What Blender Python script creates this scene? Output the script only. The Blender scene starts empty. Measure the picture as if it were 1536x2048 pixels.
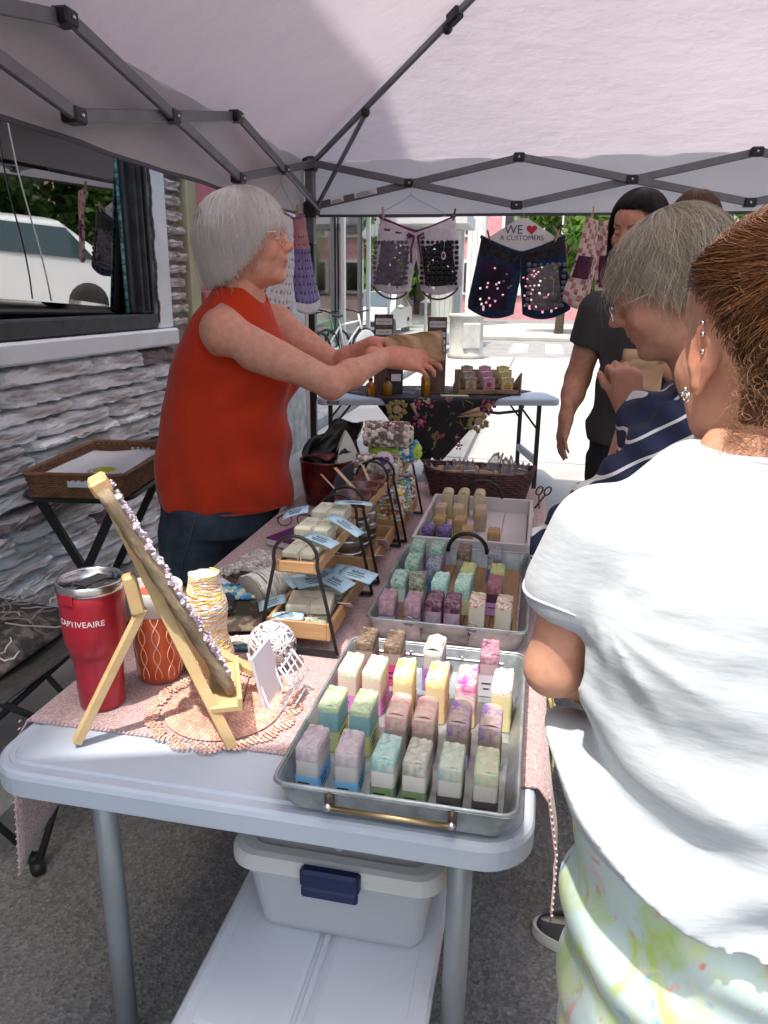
import bpy, bmesh, math, random
import numpy as np
from math import radians, sin, cos, pi
from mathutils import Vector, Matrix
random.seed(7); RNG = np.random.default_rng(7)
SC = bpy.context.scene
COL = SC.collection
# ---------------------------------------------------------------- camera
YAW, PITCH, ROLL, EYE = radians(11.6), radians(16.5), radians(0.7), 1.45
fw = Vector((-sin(YAW)*cos(PITCH), cos(YAW)*cos(PITCH), -sin(PITCH)))
rt = Vector((cos(YAW), sin(YAW), 0)); up = rt.cross(fw)
R_ = rt*cos(ROLL)+up*sin(ROLL); U_ = up*cos(ROLL)-rt*sin(ROLL)
cd = bpy.data.cameras.new('camera'); cam = bpy.data.objects.new('camera', cd); COL.objects.link(cam)
cd.sensor_fit = 'HORIZONTAL'; cd.sensor_width = 36; cd.lens = 36*1480/1536
cd.clip_start = 0.02; cd.clip_end = 800
cam.matrix_world = Matrix(((R_.x, U_.x, -fw.x, 0), (R_.y, U_.y, -fw.y, 0), (R_.z, U_.z, -fw.z, EYE), (0, 0, 0, 1)))
SC.camera = cam
# ---------------------------------------------------------------- sky, sun, exposure
SUN = Vector((-0.15, -0.33, 1.0)).normalized()
W = bpy.data.worlds.new('World'); SC.world = W; W.use_nodes = True
wn = W.node_tree.nodes; wl = W.node_tree.links
sky = wn.new('ShaderNodeTexSky'); sky.sky_type = 'NISHITA'; sky.sun_disc = False
sky.sun_elevation = math.asin(SUN.z); sky.sun_rotation = math.atan2(SUN.x, SUN.y)
sky.dust_density = 6.0; sky.air_density = 1.7; sky.ozone_density = 2.5
bg = wn['Background']; bg.inputs['Strength'].default_value = 0.15
wl.new(sky.outputs[0], bg.inputs[0])
sd = bpy.data.lights.new('sun', 'SUN'); sd.energy = 2.0; sd.angle = radians(0.9); sd.color = (1, .955, .88)
so = bpy.data.objects.new('sun', sd); COL.objects.link(so); so.location = (-8, -18, 55)
so.rotation_euler = (-SUN).to_track_quat('-Z', 'Y').to_euler()
SC.view_settings.view_transform = 'Standard'; SC.view_settings.look = 'None'
SC.view_settings.exposure = 1.42; SC.view_settings.gamma = 1.0
SC.render.engine = 'CYCLES'
SC.cycles.use_denoising = True
SC.cycles.max_bounces = 9; SC.cycles.diffuse_bounces = 4; SC.cycles.glossy_bounces = 4
SC.cycles.transmission_bounces = 6; SC.cycles.transparent_max_bounces = 10
SC.cycles.caustics_reflective = False; SC.cycles.caustics_refractive = False
# ---------------------------------------------------------------- helpers
def thing(name, label, cat, loc=(0, 0, 0), rz=0.0, group=None):
    o = bpy.data.objects.new(name, None); COL.objects.link(o)
    o.empty_display_size = .05
    o.location = loc; o.rotation_euler = (0, 0, rz)
    return tag(o, label, cat, group)
def tag(o, label, cat, group=None):
    o['label'] = label; o['category'] = cat
    if group: o['group'] = group
    return o
def struct(o, kind='structure', label=None):
    o['kind'] = kind
    if label: o['label'] = label
    return o
def copy_tree(o, parent=None):
    c = o.copy(); COL.objects.link(c); c.parent = parent
    for ch in list(o.children): copy_tree(ch, c)
    return c
class MB:
    """collects shapes; build() links them as one mesh object"""
    def __init__(s): s.v = []; s.f = []; s.m = []; s.mi = 0; s.sm = []; s.smooth = False
    def add(s, vs, fs, smooth=None):
        b = len(s.v); s.v += [tuple(v) for v in vs]
        s.f += [tuple(b+i for i in f) for f in fs]
        s.m += [s.mi]*len(fs); s.sm += [s.smooth if smooth is None else smooth]*len(fs)
        return s
    def box(s, c, d, rot=None, bev=0.0):
        x, y, z = d[0]/2, d[1]/2, d[2]/2
        if bev <= 0:
            vs = [(i*x, j*y, k*z) for k in (-1, 1) for j in (-1, 1) for i in (-1, 1)]
            fs = [(0, 2, 3, 1), (4, 5, 7, 6), (0, 1, 5, 4), (2, 6, 7, 3), (0, 4, 6, 2), (1, 3, 7, 5)]
        else:
            b = min(bev, x*.95, y*.95, z*.95); vs = []
            for k in (-1, 1):
                for j in (-1, 1):
                    for i in (-1, 1):
                        vs += [(i*x, j*(y-b), k*(z-b)), (i*(x-b), j*y, k*(z-b)), (i*(x-b), j*(y-b), k*z)]
            I = lambda i, j, k, a: 3*((i > 0)+2*(j > 0)+4*(k > 0))+a
            fs = []
            for a in range(3):
                for sg in (-1, 1):
                    o = [q for q in range(3) if q != a]; q = []
                    for (u, w) in ((-1, -1), (1, -1), (1, 1), (-1, 1)):
                        t = [0, 0, 0]; t[a] = sg; t[o[0]] = u; t[o[1]] = w; q.append(I(*t, a))
                    fs.append(tuple(q))
            for a in range(3):
                o = [q for q in range(3) if q != a]
                for u in (-1, 1):
                    for w in (-1, 1):
                        q = []
                        t = [0, 0, 0]; t[o[0]] = u; t[o[1]] = w
                        t[a] = -1; q.append(I(*t, o[0])); q.append(I(*t, o[1]))
                        t[a] = 1; q.append(I(*t, o[1])); q.append(I(*t, o[0])); fs.append(tuple(q))
            for k in (-1, 1):
                for j in (-1, 1):
                    for i in (-1, 1): fs.append((I(i, j, k, 0), I(i, j, k, 1), I(i, j, k, 2)))
        M = Matrix.Identity(3) if rot is None else rot
        c = Vector(c)
        return s.add([M @ Vector(v)+c for v in vs], fs)
    def bar(s, a, b, w, h=None, upv=(0, 0, 1), bev=0.0):
        a, b = Vector(a), Vector(b); d = b-a; L = d.length; d.normalize()
        u = Vector(upv)
        if abs(d.dot(u)) > .98: u = Vector((1, 0, 0))
        x = u.cross(d).normalized(); z = d.cross(x)
        M = Matrix((x, d, z)).transposed()
        return s.box((a+b)/2, (w, L, h or w), M, bev)
    def tube(s, pts, r, n=8, closed=False, cap=True, smooth=True):
        P = [Vector(p) for p in pts]; N = len(P)
        rr = r if hasattr(r, '__len__') else [r]*N
        vs = []; nrm = None
        for i in range(N):
            a = P[(i-1) % N] if (closed or i > 0) else P[0]
            b = P[(i+1) % N] if (closed or i < N-1) else P[-1]
            t = (b-a)
            t = t.normalized() if t.length > 1e-9 else Vector((0, 0, 1))
            if nrm is None:
                nrm = t.orthogonal().normalized()
            else:
                nrm = (nrm-t*nrm.dot(t))
                nrm = nrm.normalized() if nrm.length > 1e-6 else t.orthogonal().normalized()
            bn = t.cross(nrm)
            for k in range(n):
                q = 2*pi*k/n; vs.append(P[i]+(nrm*cos(q)+bn*sin(q))*rr[i])
        fs = []
        for i in range(N if closed else N-1):
            j = (i+1) % N
            for k in range(n): fs.append((i*n+k, i*n+(k+1) % n, j*n+(k+1) % n, j*n+k))
        s.add(vs, fs, smooth)
        if cap and not closed:
            b = len(s.v)-len(vs)
            s.f += [tuple(b+k for k in reversed(range(n))), tuple(b+(N-1)*n+k for k in range(n))]
            s.m += [s.mi]*2; s.sm += [False]*2
        return s
    def lathe(s, prof, n=32, c=(0, 0, 0), smooth=True, cap=True, sx=1, sy=1):
        vs = []; c = Vector(c)
        for (r, z) in prof:
            for k in range(n):
                q = 2*pi*k/n; vs.append((c.x+r*cos(q)*sx, c.y+r*sin(q)*sy, c.z+z))
        fs = []
        for i in range(len(prof)-1):
            for k in range(n): fs.append((i*n+k, i*n+(k+1) % n, (i+1)*n+(k+1) % n, (i+1)*n+k))
        s.add(vs, fs, smooth)
        if cap:
            b = len(s.v)-len(vs); m = len(prof)
            s.f += [tuple(b+k for k in reversed(range(n))), tuple(b+(m-1)*n+k for k in range(n))]
            s.m += [s.mi]*2; s.sm += [False]*2
        return s
    def prism(s, outline, z0, z1, M=None):
        n = len(outline); M = M or Matrix.Identity(4)
        vs = [M @ Vector((x, y, z0)) for x, y in outline]+[M @ Vector((x, y, z1)) for x, y in outline]
        fs = [tuple(reversed(range(n))), tuple(range(n, 2*n))]+[(i, (i+1) % n, n+(i+1) % n, n+i) for i in range(n)]
        return s.add(vs, fs)
    def ell(s, c, r, n=16, m=10, M=None):
        vs = []; c = Vector(c); M = M or Matrix.Identity(3)
        for i in range(m+1):
            t = pi*i/m
            for k in range(n):
                q = 2*pi*k/n
                vs.append(c+M @ Vector((r[0]*sin(t)*cos(q), r[1]*sin(t)*sin(q), r[2]*cos(t))))
        fs = [(i*n+k, (i+1)*n+k, (i+1)*n+(k+1) % n, i*n+(k+1) % n) for i in range(m) for k in range(n)]
        return s.add(vs, fs, True)
    def sheet(s, fn, nu, nv, thick=0.0, smooth=True, skip=None):
        """fn(u,v)->point ; thick > 0 gives a two-sided slab"""
        P = [[Vector(fn(i/nu, j/nv)) for i in range(nu+1)] for j in range(nv+1)]
        g = lambda i, j: j*(nu+1)+i
        fs = [(g(i, j), g(i+1, j), g(i+1, j+1), g(i, j+1)) for j in range(nv) for i in range(nu) if not (skip and skip((i+.5)/nu, (j+.5)/nv))]
        vs = [p for r in P for p in r]
        if thick:
            nr = []
            for j in range(nv+1):
                for i in range(nu+1):
                    a = P[j][min(i+1, nu)]-P[j][max(i-1, 0)]; b = P[min(j+1, nv)][i]-P[max(j-1, 0)][i]
                    n_ = a.cross(b); nr.append(n_.normalized() if n_.length > 1e-12 else Vector((0, 0, 1)))
            K = len(vs); vs2 = [v-n_*thick for v, n_ in zip(vs, nr)]
            fs2 = [tuple(K+q for q in reversed(f)) for f in fs]
            from collections import Counter
            ec = {}
            for f in fs:
                for q in range(len(f)):
                    e = (f[q], f[(q+1) % len(f)])
                    ec[e] = 1
            side = [(b, a, K+a, K+b) for (a, b) in ec if (b, a) not in ec]
            vs += vs2; fs = fs+fs2+side
        return s.add(vs, fs, smooth)
    def build(s, name, mats, parent=None, loc=None, rot=None, recalc=False):
        me = bpy.data.meshes.new(name); me.from_pydata(s.v, [], s.f)
        if not isinstance(mats, (list, tuple)): mats = [mats]
        for m in mats: me.materials.append(m)
        me.polygons.foreach_set('material_index', s.m)
        me.polygons.foreach_set('use_smooth', s.sm)
        if recalc:
            bm = bmesh.new(); bm.from_mesh(me); bmesh.ops.recalc_face_normals(bm, faces=bm.faces); bm.to_mesh(me); bm.free()
        me.update()
        return link(name, me, parent, loc, rot)
def link(name, me, parent=None, loc=None, rot=None):
    o = bpy.data.objects.new(name, me); COL.objects.link(o)
    if parent is not None: o.parent = parent
    if loc is not None: o.location = loc
    if rot is not None: o.rotation_euler = rot
    return o
def rotz(a): return Matrix.Rotation(a, 3, 'Z')
def rotx(a): return Matrix.Rotation(a, 3, 'X')
def roty(a): return Matrix.Rotation(a, 3, 'Y')
def arc(c, r, a0, a1, n, ux=(1, 0, 0), uy=(0, 0, 1)):
    c, ux, uy = Vector(c), Vector(ux), Vector(uy)
    return [c+ux*(r*cos(a0+(a1-a0)*i/n))+uy*(r*sin(a0+(a1-a0)*i/n)) for i in range(n+1)]
def text_mesh(txt, size, extrude=0.0004, align='CENTER'):
    cu = bpy.data.curves.new('lettering', 'FONT'); cu.body = txt; cu.size = size; cu.extrude = extrude
    cu.align_x = align; cu.align_y = 'CENTER'; cu.resolution_u = 3
    o = bpy.data.objects.new('lettering', cu); COL.objects.link(o)
    dg = bpy.context.evaluated_depsgraph_get()
    me = bpy.data.meshes.new_from_object(o.evaluated_get(dg)); me.materials.clear()
    bpy.data.objects.remove(o); bpy.data.curves.remove(cu)
    return me
def lettering(txt, size, mat, parent, loc, rot, name='lettering', bend=None, extrude=.0004):
    me = text_mesh(txt, size, extrude); me.name = name; me.materials.append(mat)
    if bend:
        for v in me.vertices:
            a = v.co.x/bend; r = bend+v.co.z
            v.co = Vector((r*sin(a), v.co.y, r*cos(a)-bend))
    return link(name, me, parent, loc, rot)
# ---------------------------------------------------------------- materials
def mat(name, c, rough=.6, c2=None, scale=8.0, lo=.35, hi=.65, metal=0.0, spec=.5, bump=0.0, bscale=60.0, detail=5.0,
        stretch=(1, 1, 1), trans=0.0, sss=0.0, sheen=0.0, coat=0.0, coords='Object', alpha=1.0, tl=0.0, c3=None, dist=0.0, bstretch=None, rvar=0.0, ior=1.45, bdist=.01, attr=None):
    m = bpy.data.materials.new(name); m.use_nodes = True
    nt = m.node_tree; n = nt.nodes; l = nt.links
    p = n['Principled BSDF']; out = n['Material Output']
    rgb = lambda q: (*q, 1) if len(q) == 3 else q
    p.inputs['Base Color'].default_value = rgb(c); p.inputs['Roughness'].default_value = rough
    p.inputs['Metallic'].default_value = metal; p.inputs['Specular IOR Level'].default_value = spec
    p.inputs['Transmission Weight'].default_value = trans; p.inputs['IOR'].default_value = ior
    p.inputs['Coat Weight'].default_value = coat; p.inputs['Sheen Weight'].default_value = sheen
    if sss:
        p.inputs['Subsurface Weight'].default_value = sss; p.inputs['Subsurface Scale'].default_value = .012
        p.inputs['Subsurface Radius'].default_value = (1, .35, .2)
    p.inputs['Alpha'].default_value = alpha
    tc = n.new('ShaderNodeTexCoord'); mp = n.new('ShaderNodeMapping'); mp.inputs['Scale'].default_value = stretch
    l.new(tc.outputs[coords], mp.inputs[0])
    src = None
    if c2 is not None:
        nz = n.new('ShaderNodeTexNoise'); nz.inputs['Scale'].default_value = scale; nz.inputs['Detail'].default_value = detail
        nz.inputs['Distortion'].default_value = dist
        l.new(mp.outputs[0], nz.inputs['Vector'])
        rp = n.new('ShaderNodeValToRGB'); rp.color_ramp.elements[0].position = lo; rp.color_ramp.elements[1].position = hi
        rp.color_ramp.elements[0].color = rgb(c); rp.color_ramp.elements[1].color = rgb(c2)
        if c3 is not None:
            e = rp.color_ramp.elements.new((lo+hi)/2); e.color = rgb(c3)
        l.new(nz.outputs['Fac'], rp.inputs[0]); src = rp.outputs[0]
    if attr:
        at = n.new('ShaderNodeAttribute'); at.attribute_name = attr
        if src is not None:
            mx = n.new('ShaderNodeMix'); mx.data_type = 'RGBA'; mx.blend_type = 'MULTIPLY'; mx.inputs[0].default_value = 1
            l.new(at.outputs[0], mx.inputs[6]); l.new(src, mx.inputs[7]); src = mx.outputs[2]
        else: src = at.outputs[0]
    if src is not None: l.new(src, p.inputs['Base Color'])
    if rvar:
        nr = n.new('ShaderNodeTexNoise'); nr.inputs['Scale'].default_value = scale*1.7; l.new(mp.outputs[0], nr.inputs['Vector'])
        mr = n.new('ShaderNodeMapRange'); mr.inputs[3].default_value = max(0, rough-rvar); mr.inputs[4].default_value = min(1, rough+rvar)
        l.new(nr.outputs['Fac'], mr.inputs[0]); l.new(mr.outputs[0], p.inputs['Roughness'])
    if bump:
        nb = n.new('ShaderNodeTexNoise'); nb.inputs['Scale'].default_value = bscale; nb.inputs['Detail'].default_value = 6
        if bstretch:
            mp2 = n.new('ShaderNodeMapping'); mp2.inputs['Scale'].default_value = bstretch
            l.new(tc.outputs[coords], mp2.inputs[0]); l.new(mp2.outputs[0], nb.inputs['Vector'])
        else: l.new(mp.outputs[0], nb.inputs['Vector'])
        b = n.new('ShaderNodeBump'); b.inputs['Strength'].default_value = bump; b.inputs['Distance'].default_value = bdist
        l.new(nb.outputs['Fac'], b.inputs['Height']); l.new(b.outputs[0], p.inputs['Normal'])
    if tl:
        t = n.new('ShaderNodeBsdfTranslucent'); mx = n.new('ShaderNodeMixShader'); mx.inputs[0].default_value = tl
        t.inputs[0].default_value = rgb(c)
        if bump: l.new(b.outputs[0], t.inputs['Normal'])
        if src is not None: l.new(src, t.inputs[0])
        l.new(p.outputs[0], mx.inputs[1]); l.new(t.outputs[0], mx.inputs[2]); l.new(mx.outputs[0], out.inputs[0])
    return m
def glass_mat(name, tint=(.6, .65, .65), refl=.3, rough=.01):
    m = bpy.data.materials.new(name); m.use_nodes = True; nt = m.node_tree; n = nt.nodes; l = nt.links
    n.remove(n['Principled BSDF']); out = n['Material Output']
    t = n.new('ShaderNodeBsdfTransparent'); t.inputs[0].default_value = (*tint, 1)
    g = n.new('ShaderNodeBsdfGlossy'); g.inputs['Roughness'].default_value = rough
    lw = n.new('ShaderNodeLayerWeight'); lw.inputs[0].default_value = refl
    mr = n.new('ShaderNodeMapRange'); mr.inputs[3].default_value = refl*.55; mr.inputs[4].default_value = 1
    l.new(lw.outputs['Fresnel'], mr.inputs[0])
    mx = n.new('ShaderNodeMixShader'); l.new(mr.outputs[0], mx.inputs[0]); l.new(t.outputs[0], mx.inputs[1]); l.new(g.outputs[0], mx.inputs[2])
    l.new(mx.outputs[0], out.inputs[0]); return m
# ================================================================ SETTING
def asphalt_mat(name, base, grain=.5):
    m = bpy.data.materials.new(name); m.use_nodes = True; nt = m.node_tree; n = nt.nodes; l = nt.links
    p = n['Principled BSDF']; p.inputs['Roughness'].default_value = .9; p.inputs['Specular IOR Level'].default_value = .25
    tc = n.new('ShaderNodeTexCoord')
    vo = n.new('ShaderNodeTexVoronoi'); vo.inputs['Scale'].default_value = 120; l.new(tc.outputs['Object'], vo.inputs['Vector'])
    vo2 = n.new('ShaderNodeTexVoronoi'); vo2.inputs['Scale'].default_value = 45; l.new(tc.outputs['Object'], vo2.inputs['Vector'])
    nz = n.new('ShaderNodeTexNoise'); nz.inputs['Scale'].default_value = 2.2; nz.inputs['Detail'].default_value = 8; l.new(tc.outputs['Object'], nz.inputs['Vector'])
    r1 = n.new('ShaderNodeValToRGB'); e = r1.color_ramp.elements
    e[0].position = .0; e[0].color = (*[q*.68 for q in base], 1); e[1].position = 1; e[1].color = (*[q*1.55 for q in base], 1)
    el = e.new(.45); el.color = (*base, 1)
    l.new(vo.outputs['Color'], r1.inputs[0])
    r2 = n.new('ShaderNodeValToRGB'); r2.color_ramp.elements[0].position = .05; r2.color_ramp.elements[0].color = (.62, .62, .62, 1)
    r2.color_ramp.elements[1].position = .3; r2.color_ramp.elements[1].color = (1, 1, 1, 1); l.new(vo2.outputs['Distance'], r2.inputs[0])
    m1 = n.new('ShaderNodeMix'); m1.data_type = 'RGBA'; m1.blend_type = 'MULTIPLY'; m1.inputs[0].default_value = grain
    l.new(r1.outputs[0], m1.inputs[6]); l.new(r2.outputs[0], m1.inputs[7])
    r3 = n.new('ShaderNodeValToRGB'); r3.color_ramp.elements[0].position = .3; r3.color_ramp.elements[0].color = (.74, .74, .75, 1)
    r3.color_ramp.elements[1].position = .7; r3.color_ramp.elements[1].color = (1.12, 1.1, 1.06, 1); l.new(nz.outputs['Fac'], r3.inputs[0])
    m2 = n.new('ShaderNodeMix'); m2.data_type = 'RGBA'; m2.blend_type = 'MULTIPLY'; m2.inputs[0].default_value = 1
    l.new(m1.outputs[2], m2.inputs[6]); l.new(r3.outputs[0], m2.inputs[7]); l.new(m2.outputs[2], p.inputs['Base Color'])
    b = n.new('ShaderNodeBump'); b.inputs['Strength'].default_value = .7; b.inputs['Distance'].default_value = .004
    l.new(vo.outputs['Distance'], b.inputs['Height']); l.new(b.outputs[0], p.inputs['Normal']); return m
M_asph = asphalt_mat('asphalt', (.18, .177, .172))
M_conc = mat('paving concrete', (.30, .29, .27), .9, (.40, .385, .36), 1.4, .3, .7, bump=.35, bscale=120, bdist=.003, spec=.2)
M_walk = mat('sidewalk concrete', (.27, .26, .25), .92, (.37, .36, .345), 2.5, .3, .7, bump=.5, bscale=90, bdist=.004, spec=.2)
M_kerb = mat('kerb stone', (.25, .245, .235), .9, (.38, .37, .35), 6, .3, .7, bump=.6, bscale=60, bdist=.006, spec=.2)
M_line = mat('road paint', (.75, .75, .72), .7, (.6, .6, .57), 9)

struct(MB().sheet(lambda u, v: (-250+500*u, -250+500*v, 0), 4, 4).build('ground', M_asph))
# concrete paving of the closed street, laid slab by slab
pav = struct(MB().box((2.5, 11, -.05), (9.6, 14.6, .1)).build('paving_bed', mat('joint filler', (.13, .125, .12), .95)))
pav.location.z = .003
k = 0
slab_me = {}
for iy in range(5):
    for ix in range(4):
        x0, x1 = [(-2.3, -.62), (-.6, 2.0), (2.02, 4.6), (4.62, 7.25)][ix]
        y0 = 3.75+iy*2.9; y1 = y0+2.875
        dz = random.uniform(-.002, .002)
        MB().box(((x0+x1)/2, (y0+y1)/2, -.02), (x1-x0-.012, y1-y0-.012, .06), None, .006).build('paving_slab', M_conc, pav, (0, 0, .002+dz))
# sidewalk along the near building and the setback storefront
sw = MB(); sw.box((-1.72, .6, .03), (.62, 12.0, .18)); sw.box((-3.56, 13.2, .03), (2.1, 13.0, .18))
struct(sw.build('sidewalk', M_walk))
kb = struct(MB().box((-1.37, .6, -.03), (.05, 12, .1)).build('kerb', M_kerb))
for i in range(10):
    y0 = -5.4+i*1.2
    MB().box((-1.385, y0+.6, .035), (.13, 1.188, .18), None, .018).build('kerb_stone', M_kerb, kb)
for i in range(9):
    y0 = 6.65+i*1.5
    MB().box((-2.42, y0+.75, .035), (.17, 1.488, .19), None, .02).build('kerb_stone', M_kerb, kb)
MB().box((-1.95, 6.6, .035), (1.1, .14, .18), None, .018).build('kerb_stone', M_kerb, kb)
# cross street beyond the paving, far pavement and zebra bars
st = struct(MB().box((4, 21.7, -.0455), (60, 6.6, .1)).build('road', asphalt_mat('far asphalt', (.22, .22, .22))))
struct(MB().box((6, 31, .06), (60, 11.8, .16), None, .03).build('pavement', M_conc))
for i in range(6):
    struct(MB().box((-.6+i*.95, 21.6, .0045), (.45, 3.4, .006)).build('crossing_bar', M_line))
# ---------------------------------------------------------------- the building with the painted stone front
M_stone = mat('painted stone', (.25, .21, .205), .8, (.86, .89, .93), 7.0, .29, .50, bump=1.0, bscale=48, bdist=.008, detail=9, c3=(.54, .525, .53), stretch=(1, .4, 1.9), dist=.6, spec=.3)
M_stone_m = mat('mauve stone', (.23, .185, .19), .85, (.62, .60, .62), 6.0, .46, .68, bump=1.0, bscale=30, bdist=.016, detail=9, c3=(.33, .28, .285), stretch=(1, .6, 1.5), dist=.5, spec=.3)
M_stone_b = mat('pilaster stone', (.37, .335, .33), .85, (.66, .63, .62), 7.0, .4, .65, bump=.8, bscale=40, bdist=.012, detail=8, c3=(.50, .46, .455), spec=.3)
M_mortar = mat('mortar', (.30, .285, .28), .95, (.48, .465, .46), 9, .35, .65, bump=.8, bscale=70, bdist=.01)
M_blackframe = mat('black window frame', (.018, .02, .026), .45, (.035, .038, .045), 14, bump=.15, bscale=40)
M_whitetrim = mat('white painted trim', (.72, .77, .83), .55, (.60, .63, .67), 5, .5, .75, bump=.25, bscale=35, bdist=.004)
M_glass = glass_mat('shop glass', (.42, .46, .46), .72)
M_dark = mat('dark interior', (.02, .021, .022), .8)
M_pink = mat('pink painted door', (.45, .13, .16), .5, (.52, .17, .20), 5, bump=.1)
M_olive = mat('olive trim', (.36, .34, .22), .5, (.43, .41, .28), 6)
M_upper = mat('upper brick', (.30, .24, .21), .9, (.38, .31, .27), 8, bump=.5, bscale=40)
B = thing('shop_building', 'shop building with white-painted rough stone wall and large black-framed window', 'building')
WX = -1.985
# backing wall around the window opening (Y 1.15..3.62, z 1.25..2.62)
bw = MB()
bw.box((WX-.12, 1.5, .62), (.2, 9.8, 1.25)); bw.box((WX-.12, -1.3, 1.935), (.2, 4.2, 1.38)); bw.box((WX-.12, 3.83, 1.935), (.2, .40, 1.38))
bw.box((WX-.12, 5.72, 1.935), (.2, 1.36, 1.38))
bw.build('wall', M_mortar, B)
MB().box((WX-.14, 1.5, 6.0), (.26, 9.8, 6.72)).build('upper_wall', M_upper, B)
MB().box((-4.4, 6.35, 4.7), (4.8, .12, 9.35)).build('side_wall', M_upper, B)
MB().box((-4.6, 1.5, 9.3), (5.2, 9.9, .1)).build('roof', mat('roof felt', (.1, .1, .1), .9), B)
# stones: each one its own piece, alike ones share a mesh
stone_var = []
def stone_mesh(L, H, mt, seed):
    rnd = random.Random(seed); mb = MB(); b = .016; nx = max(2, int(L/.09)); D = .055+rnd.uniform(0, .03)
    def fn(u, v):
        y = (u-.5)*L; z = (v-.5)*H
        e = min(u*L, (1-u)*L, v*H, (1-v)*H)
        x = D*(min(1, e/.011)**.45) if e < .011 else D
        x += rnd.uniform(-.007, .007) if 0 < u < 1 and 0 < v < 1 else 0
        y += rnd.uniform(-.006, .006); z += rnd.uniform(-.006, .006)
        return (x, y, z)
    us = nx*2+2
    mb.sheet(fn, us, 6)
    me = bpy.data.meshes.new('stone'); me.from_pydata(mb.v, [], mb.f); me.materials.append(mt)
    me.polygons.foreach_set('use_smooth', [False]*len(mb.f)); me.update(); return me
z = .135; row = 0; rs = random.Random(3)
courses = []
while z < 1.155:
    h = rs.choice([.046, .054, .062, .07, .08]);
    if z > .95: h = 1.168-z if z > 1.02 else h
    courses.append((z, h)); z += h
LIB = {}
for (z, h) in courses:
    y = 1.72-rs.uniform(0, .3)
    while y < 4.0:
        L = rs.choice([.18, .26, .32, .4, .46, .54, .64])
        if y+L > 3.98: L = max(.08, 4.03-y)
        mt = M_stone_m if (z > 1.0 and rs.random() < .75) or rs.random() < .13 else M_stone
        key = (round(L, 2), round(h, 3), mt.name, rs.randrange(2))
        if key not in LIB: LIB[key] = stone_mesh(L-.007, h-.007, mt, hash(key) % 9999)
        o = link('stone', LIB[key], B, (WX-.022+rs.uniform(-.008, .014), y+L/2, z+h/2), (rs.uniform(-.02, .02), 0, rs.uniform(-.03, .03)))
        y += L
z = 1.255
while z < 2.6:
    h = rs.choice([.066, .072, .078]); y = 3.765
    cuts = [.245] if rs.random() < .55 else [.1+rs.uniform(-.02, .04)]
    if len(cuts) == 1 and cuts[0] < .2: cuts = [cuts[0], .245-cuts[0]]
    for L in cuts:
        key = (round(L, 2), h, 'pil', rs.randrange(3))
        if key not in LIB: LIB[key] = stone_mesh(L-.006, h-.012, M_stone_b, hash(key) % 9999)
        link('stone', LIB[key], B, (WX-.03, y+L/2, z+h/2), (rs.uniform(-.015, .015), 0, 0)); y += L
    z += h
# window
wf = MB()
for (y0, y1, z0, z1, d) in ((1.0, 3.60, 1.262, 1.335, .10), (3.49, 3.60, 1.335, 2.62, .085), (3.45, 3.49, 1.335, 2.62, .05), (1.0, 1.1, 1.335, 2.62, .085), (1.1, 3.39, 2.55, 2.62, .08)):
    wf.box((WX-.045+d/2, (y0+y1)/2, (z0+z1)/2), (d, y1-y0, z1-z0), None, .008)
win = wf.build('window', M_blackframe, B)
for yy in (3.515, 3.56):
    MB().box((WX+.048, yy, 1.95), (.02, .014, 1.2), None, .003).build('frame_ridge', M_blackframe, win)
MB().box((WX-.215, 2.27, 1.92), (.008, 2.42, 1.36), rotz(radians(-9)) @ roty(radians(4.2))).build('pane', M_glass, win)
MB().tube([(WX-.02, 3.435, 1.34+i*.1) for i in range(13)], .009, 6).build('light_strip', mat('led strip', (.10, .32, .33), .3, (.02, .05, .06), 55, .45, .55), win)
tr = MB(); tr.box((WX+.035, 2.365, 1.215), (.10, 2.79, .085), None, .01); tr.box((WX+.02, 3.685, 1.94), (.07, .15, 1.36), None, .008)
tr.build('white_trim', M_whitetrim, win)
# ragged black caulk that runs over the white trim
ck = MB()
for i in range(16):
    zz = 1.30+i*.05; ck.ell((WX+.054, 3.602+.007*sin(i*1.7)+.006*random.random(), zz+.02), (.005, .010+.008*random.random(), .036), 8, 5)
ck.build('caulk', M_blackframe, win)
# display inside the shop: floor, back wall, sign, cord
ins = MB(); ins.box((-3.6, 2.2, 1.9), (.06, 2.9, 1.7)); ins.box((-2.8, 2.2, 1.1), (1.55, 2.9, .06)); ins.box((-2.8, 3.66, 1.9), (1.55, .06, 1.7)); ins.box((-2.8, .74, 1.9), (1.55, .06, 1.7)); ins.box((-2.8, 2.2, 2.78), (1.55, 2.9, .06))
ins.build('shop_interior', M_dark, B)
cp = [(WX-.09, 2.72+.22*t+.012*sin(9*t), 2.45-1.05*t) for t in [i/12 for i in range(13)]]
cd_ = tag(MB().tube(cp, .0035, 5).build('hanging_cord', mat('cord', (.62, .62, .55), .6)), 'thin pale cord hanging inside the black-framed shop window', 'cord')
MB().box((WX-.09, 2.765, 2.17), (.02, .026, .06), None, .006).build('cord_switch', mat('cord switch', (.6, .66, .56), .5), cd_)
dsp = thing('window_display', 'blue painted display board seen through the shop window', 'display board', (-2.6, 2.35, 1.13))
MB().prism([(.62*cos(2*pi*i/28)*.5, .36*sin(2*pi*i/28)) for i in range(28)], -.02, .02, Matrix.Translation((0, 0, .42)) @ Matrix(((0, 0, 1, 0), (1, 0, 0, 0), (0, 1, 0, 0), (0, 0, 0, 1)))).build('board', mat('blue board', (.09, .22, .42), .5, (.13, .3, .5), 6), dsp)
MB().box((-.02, 0, .04), (.12, .5, .08)).build('foot', mat('board foot', (.3, .24, .12), .6), dsp)
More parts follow.
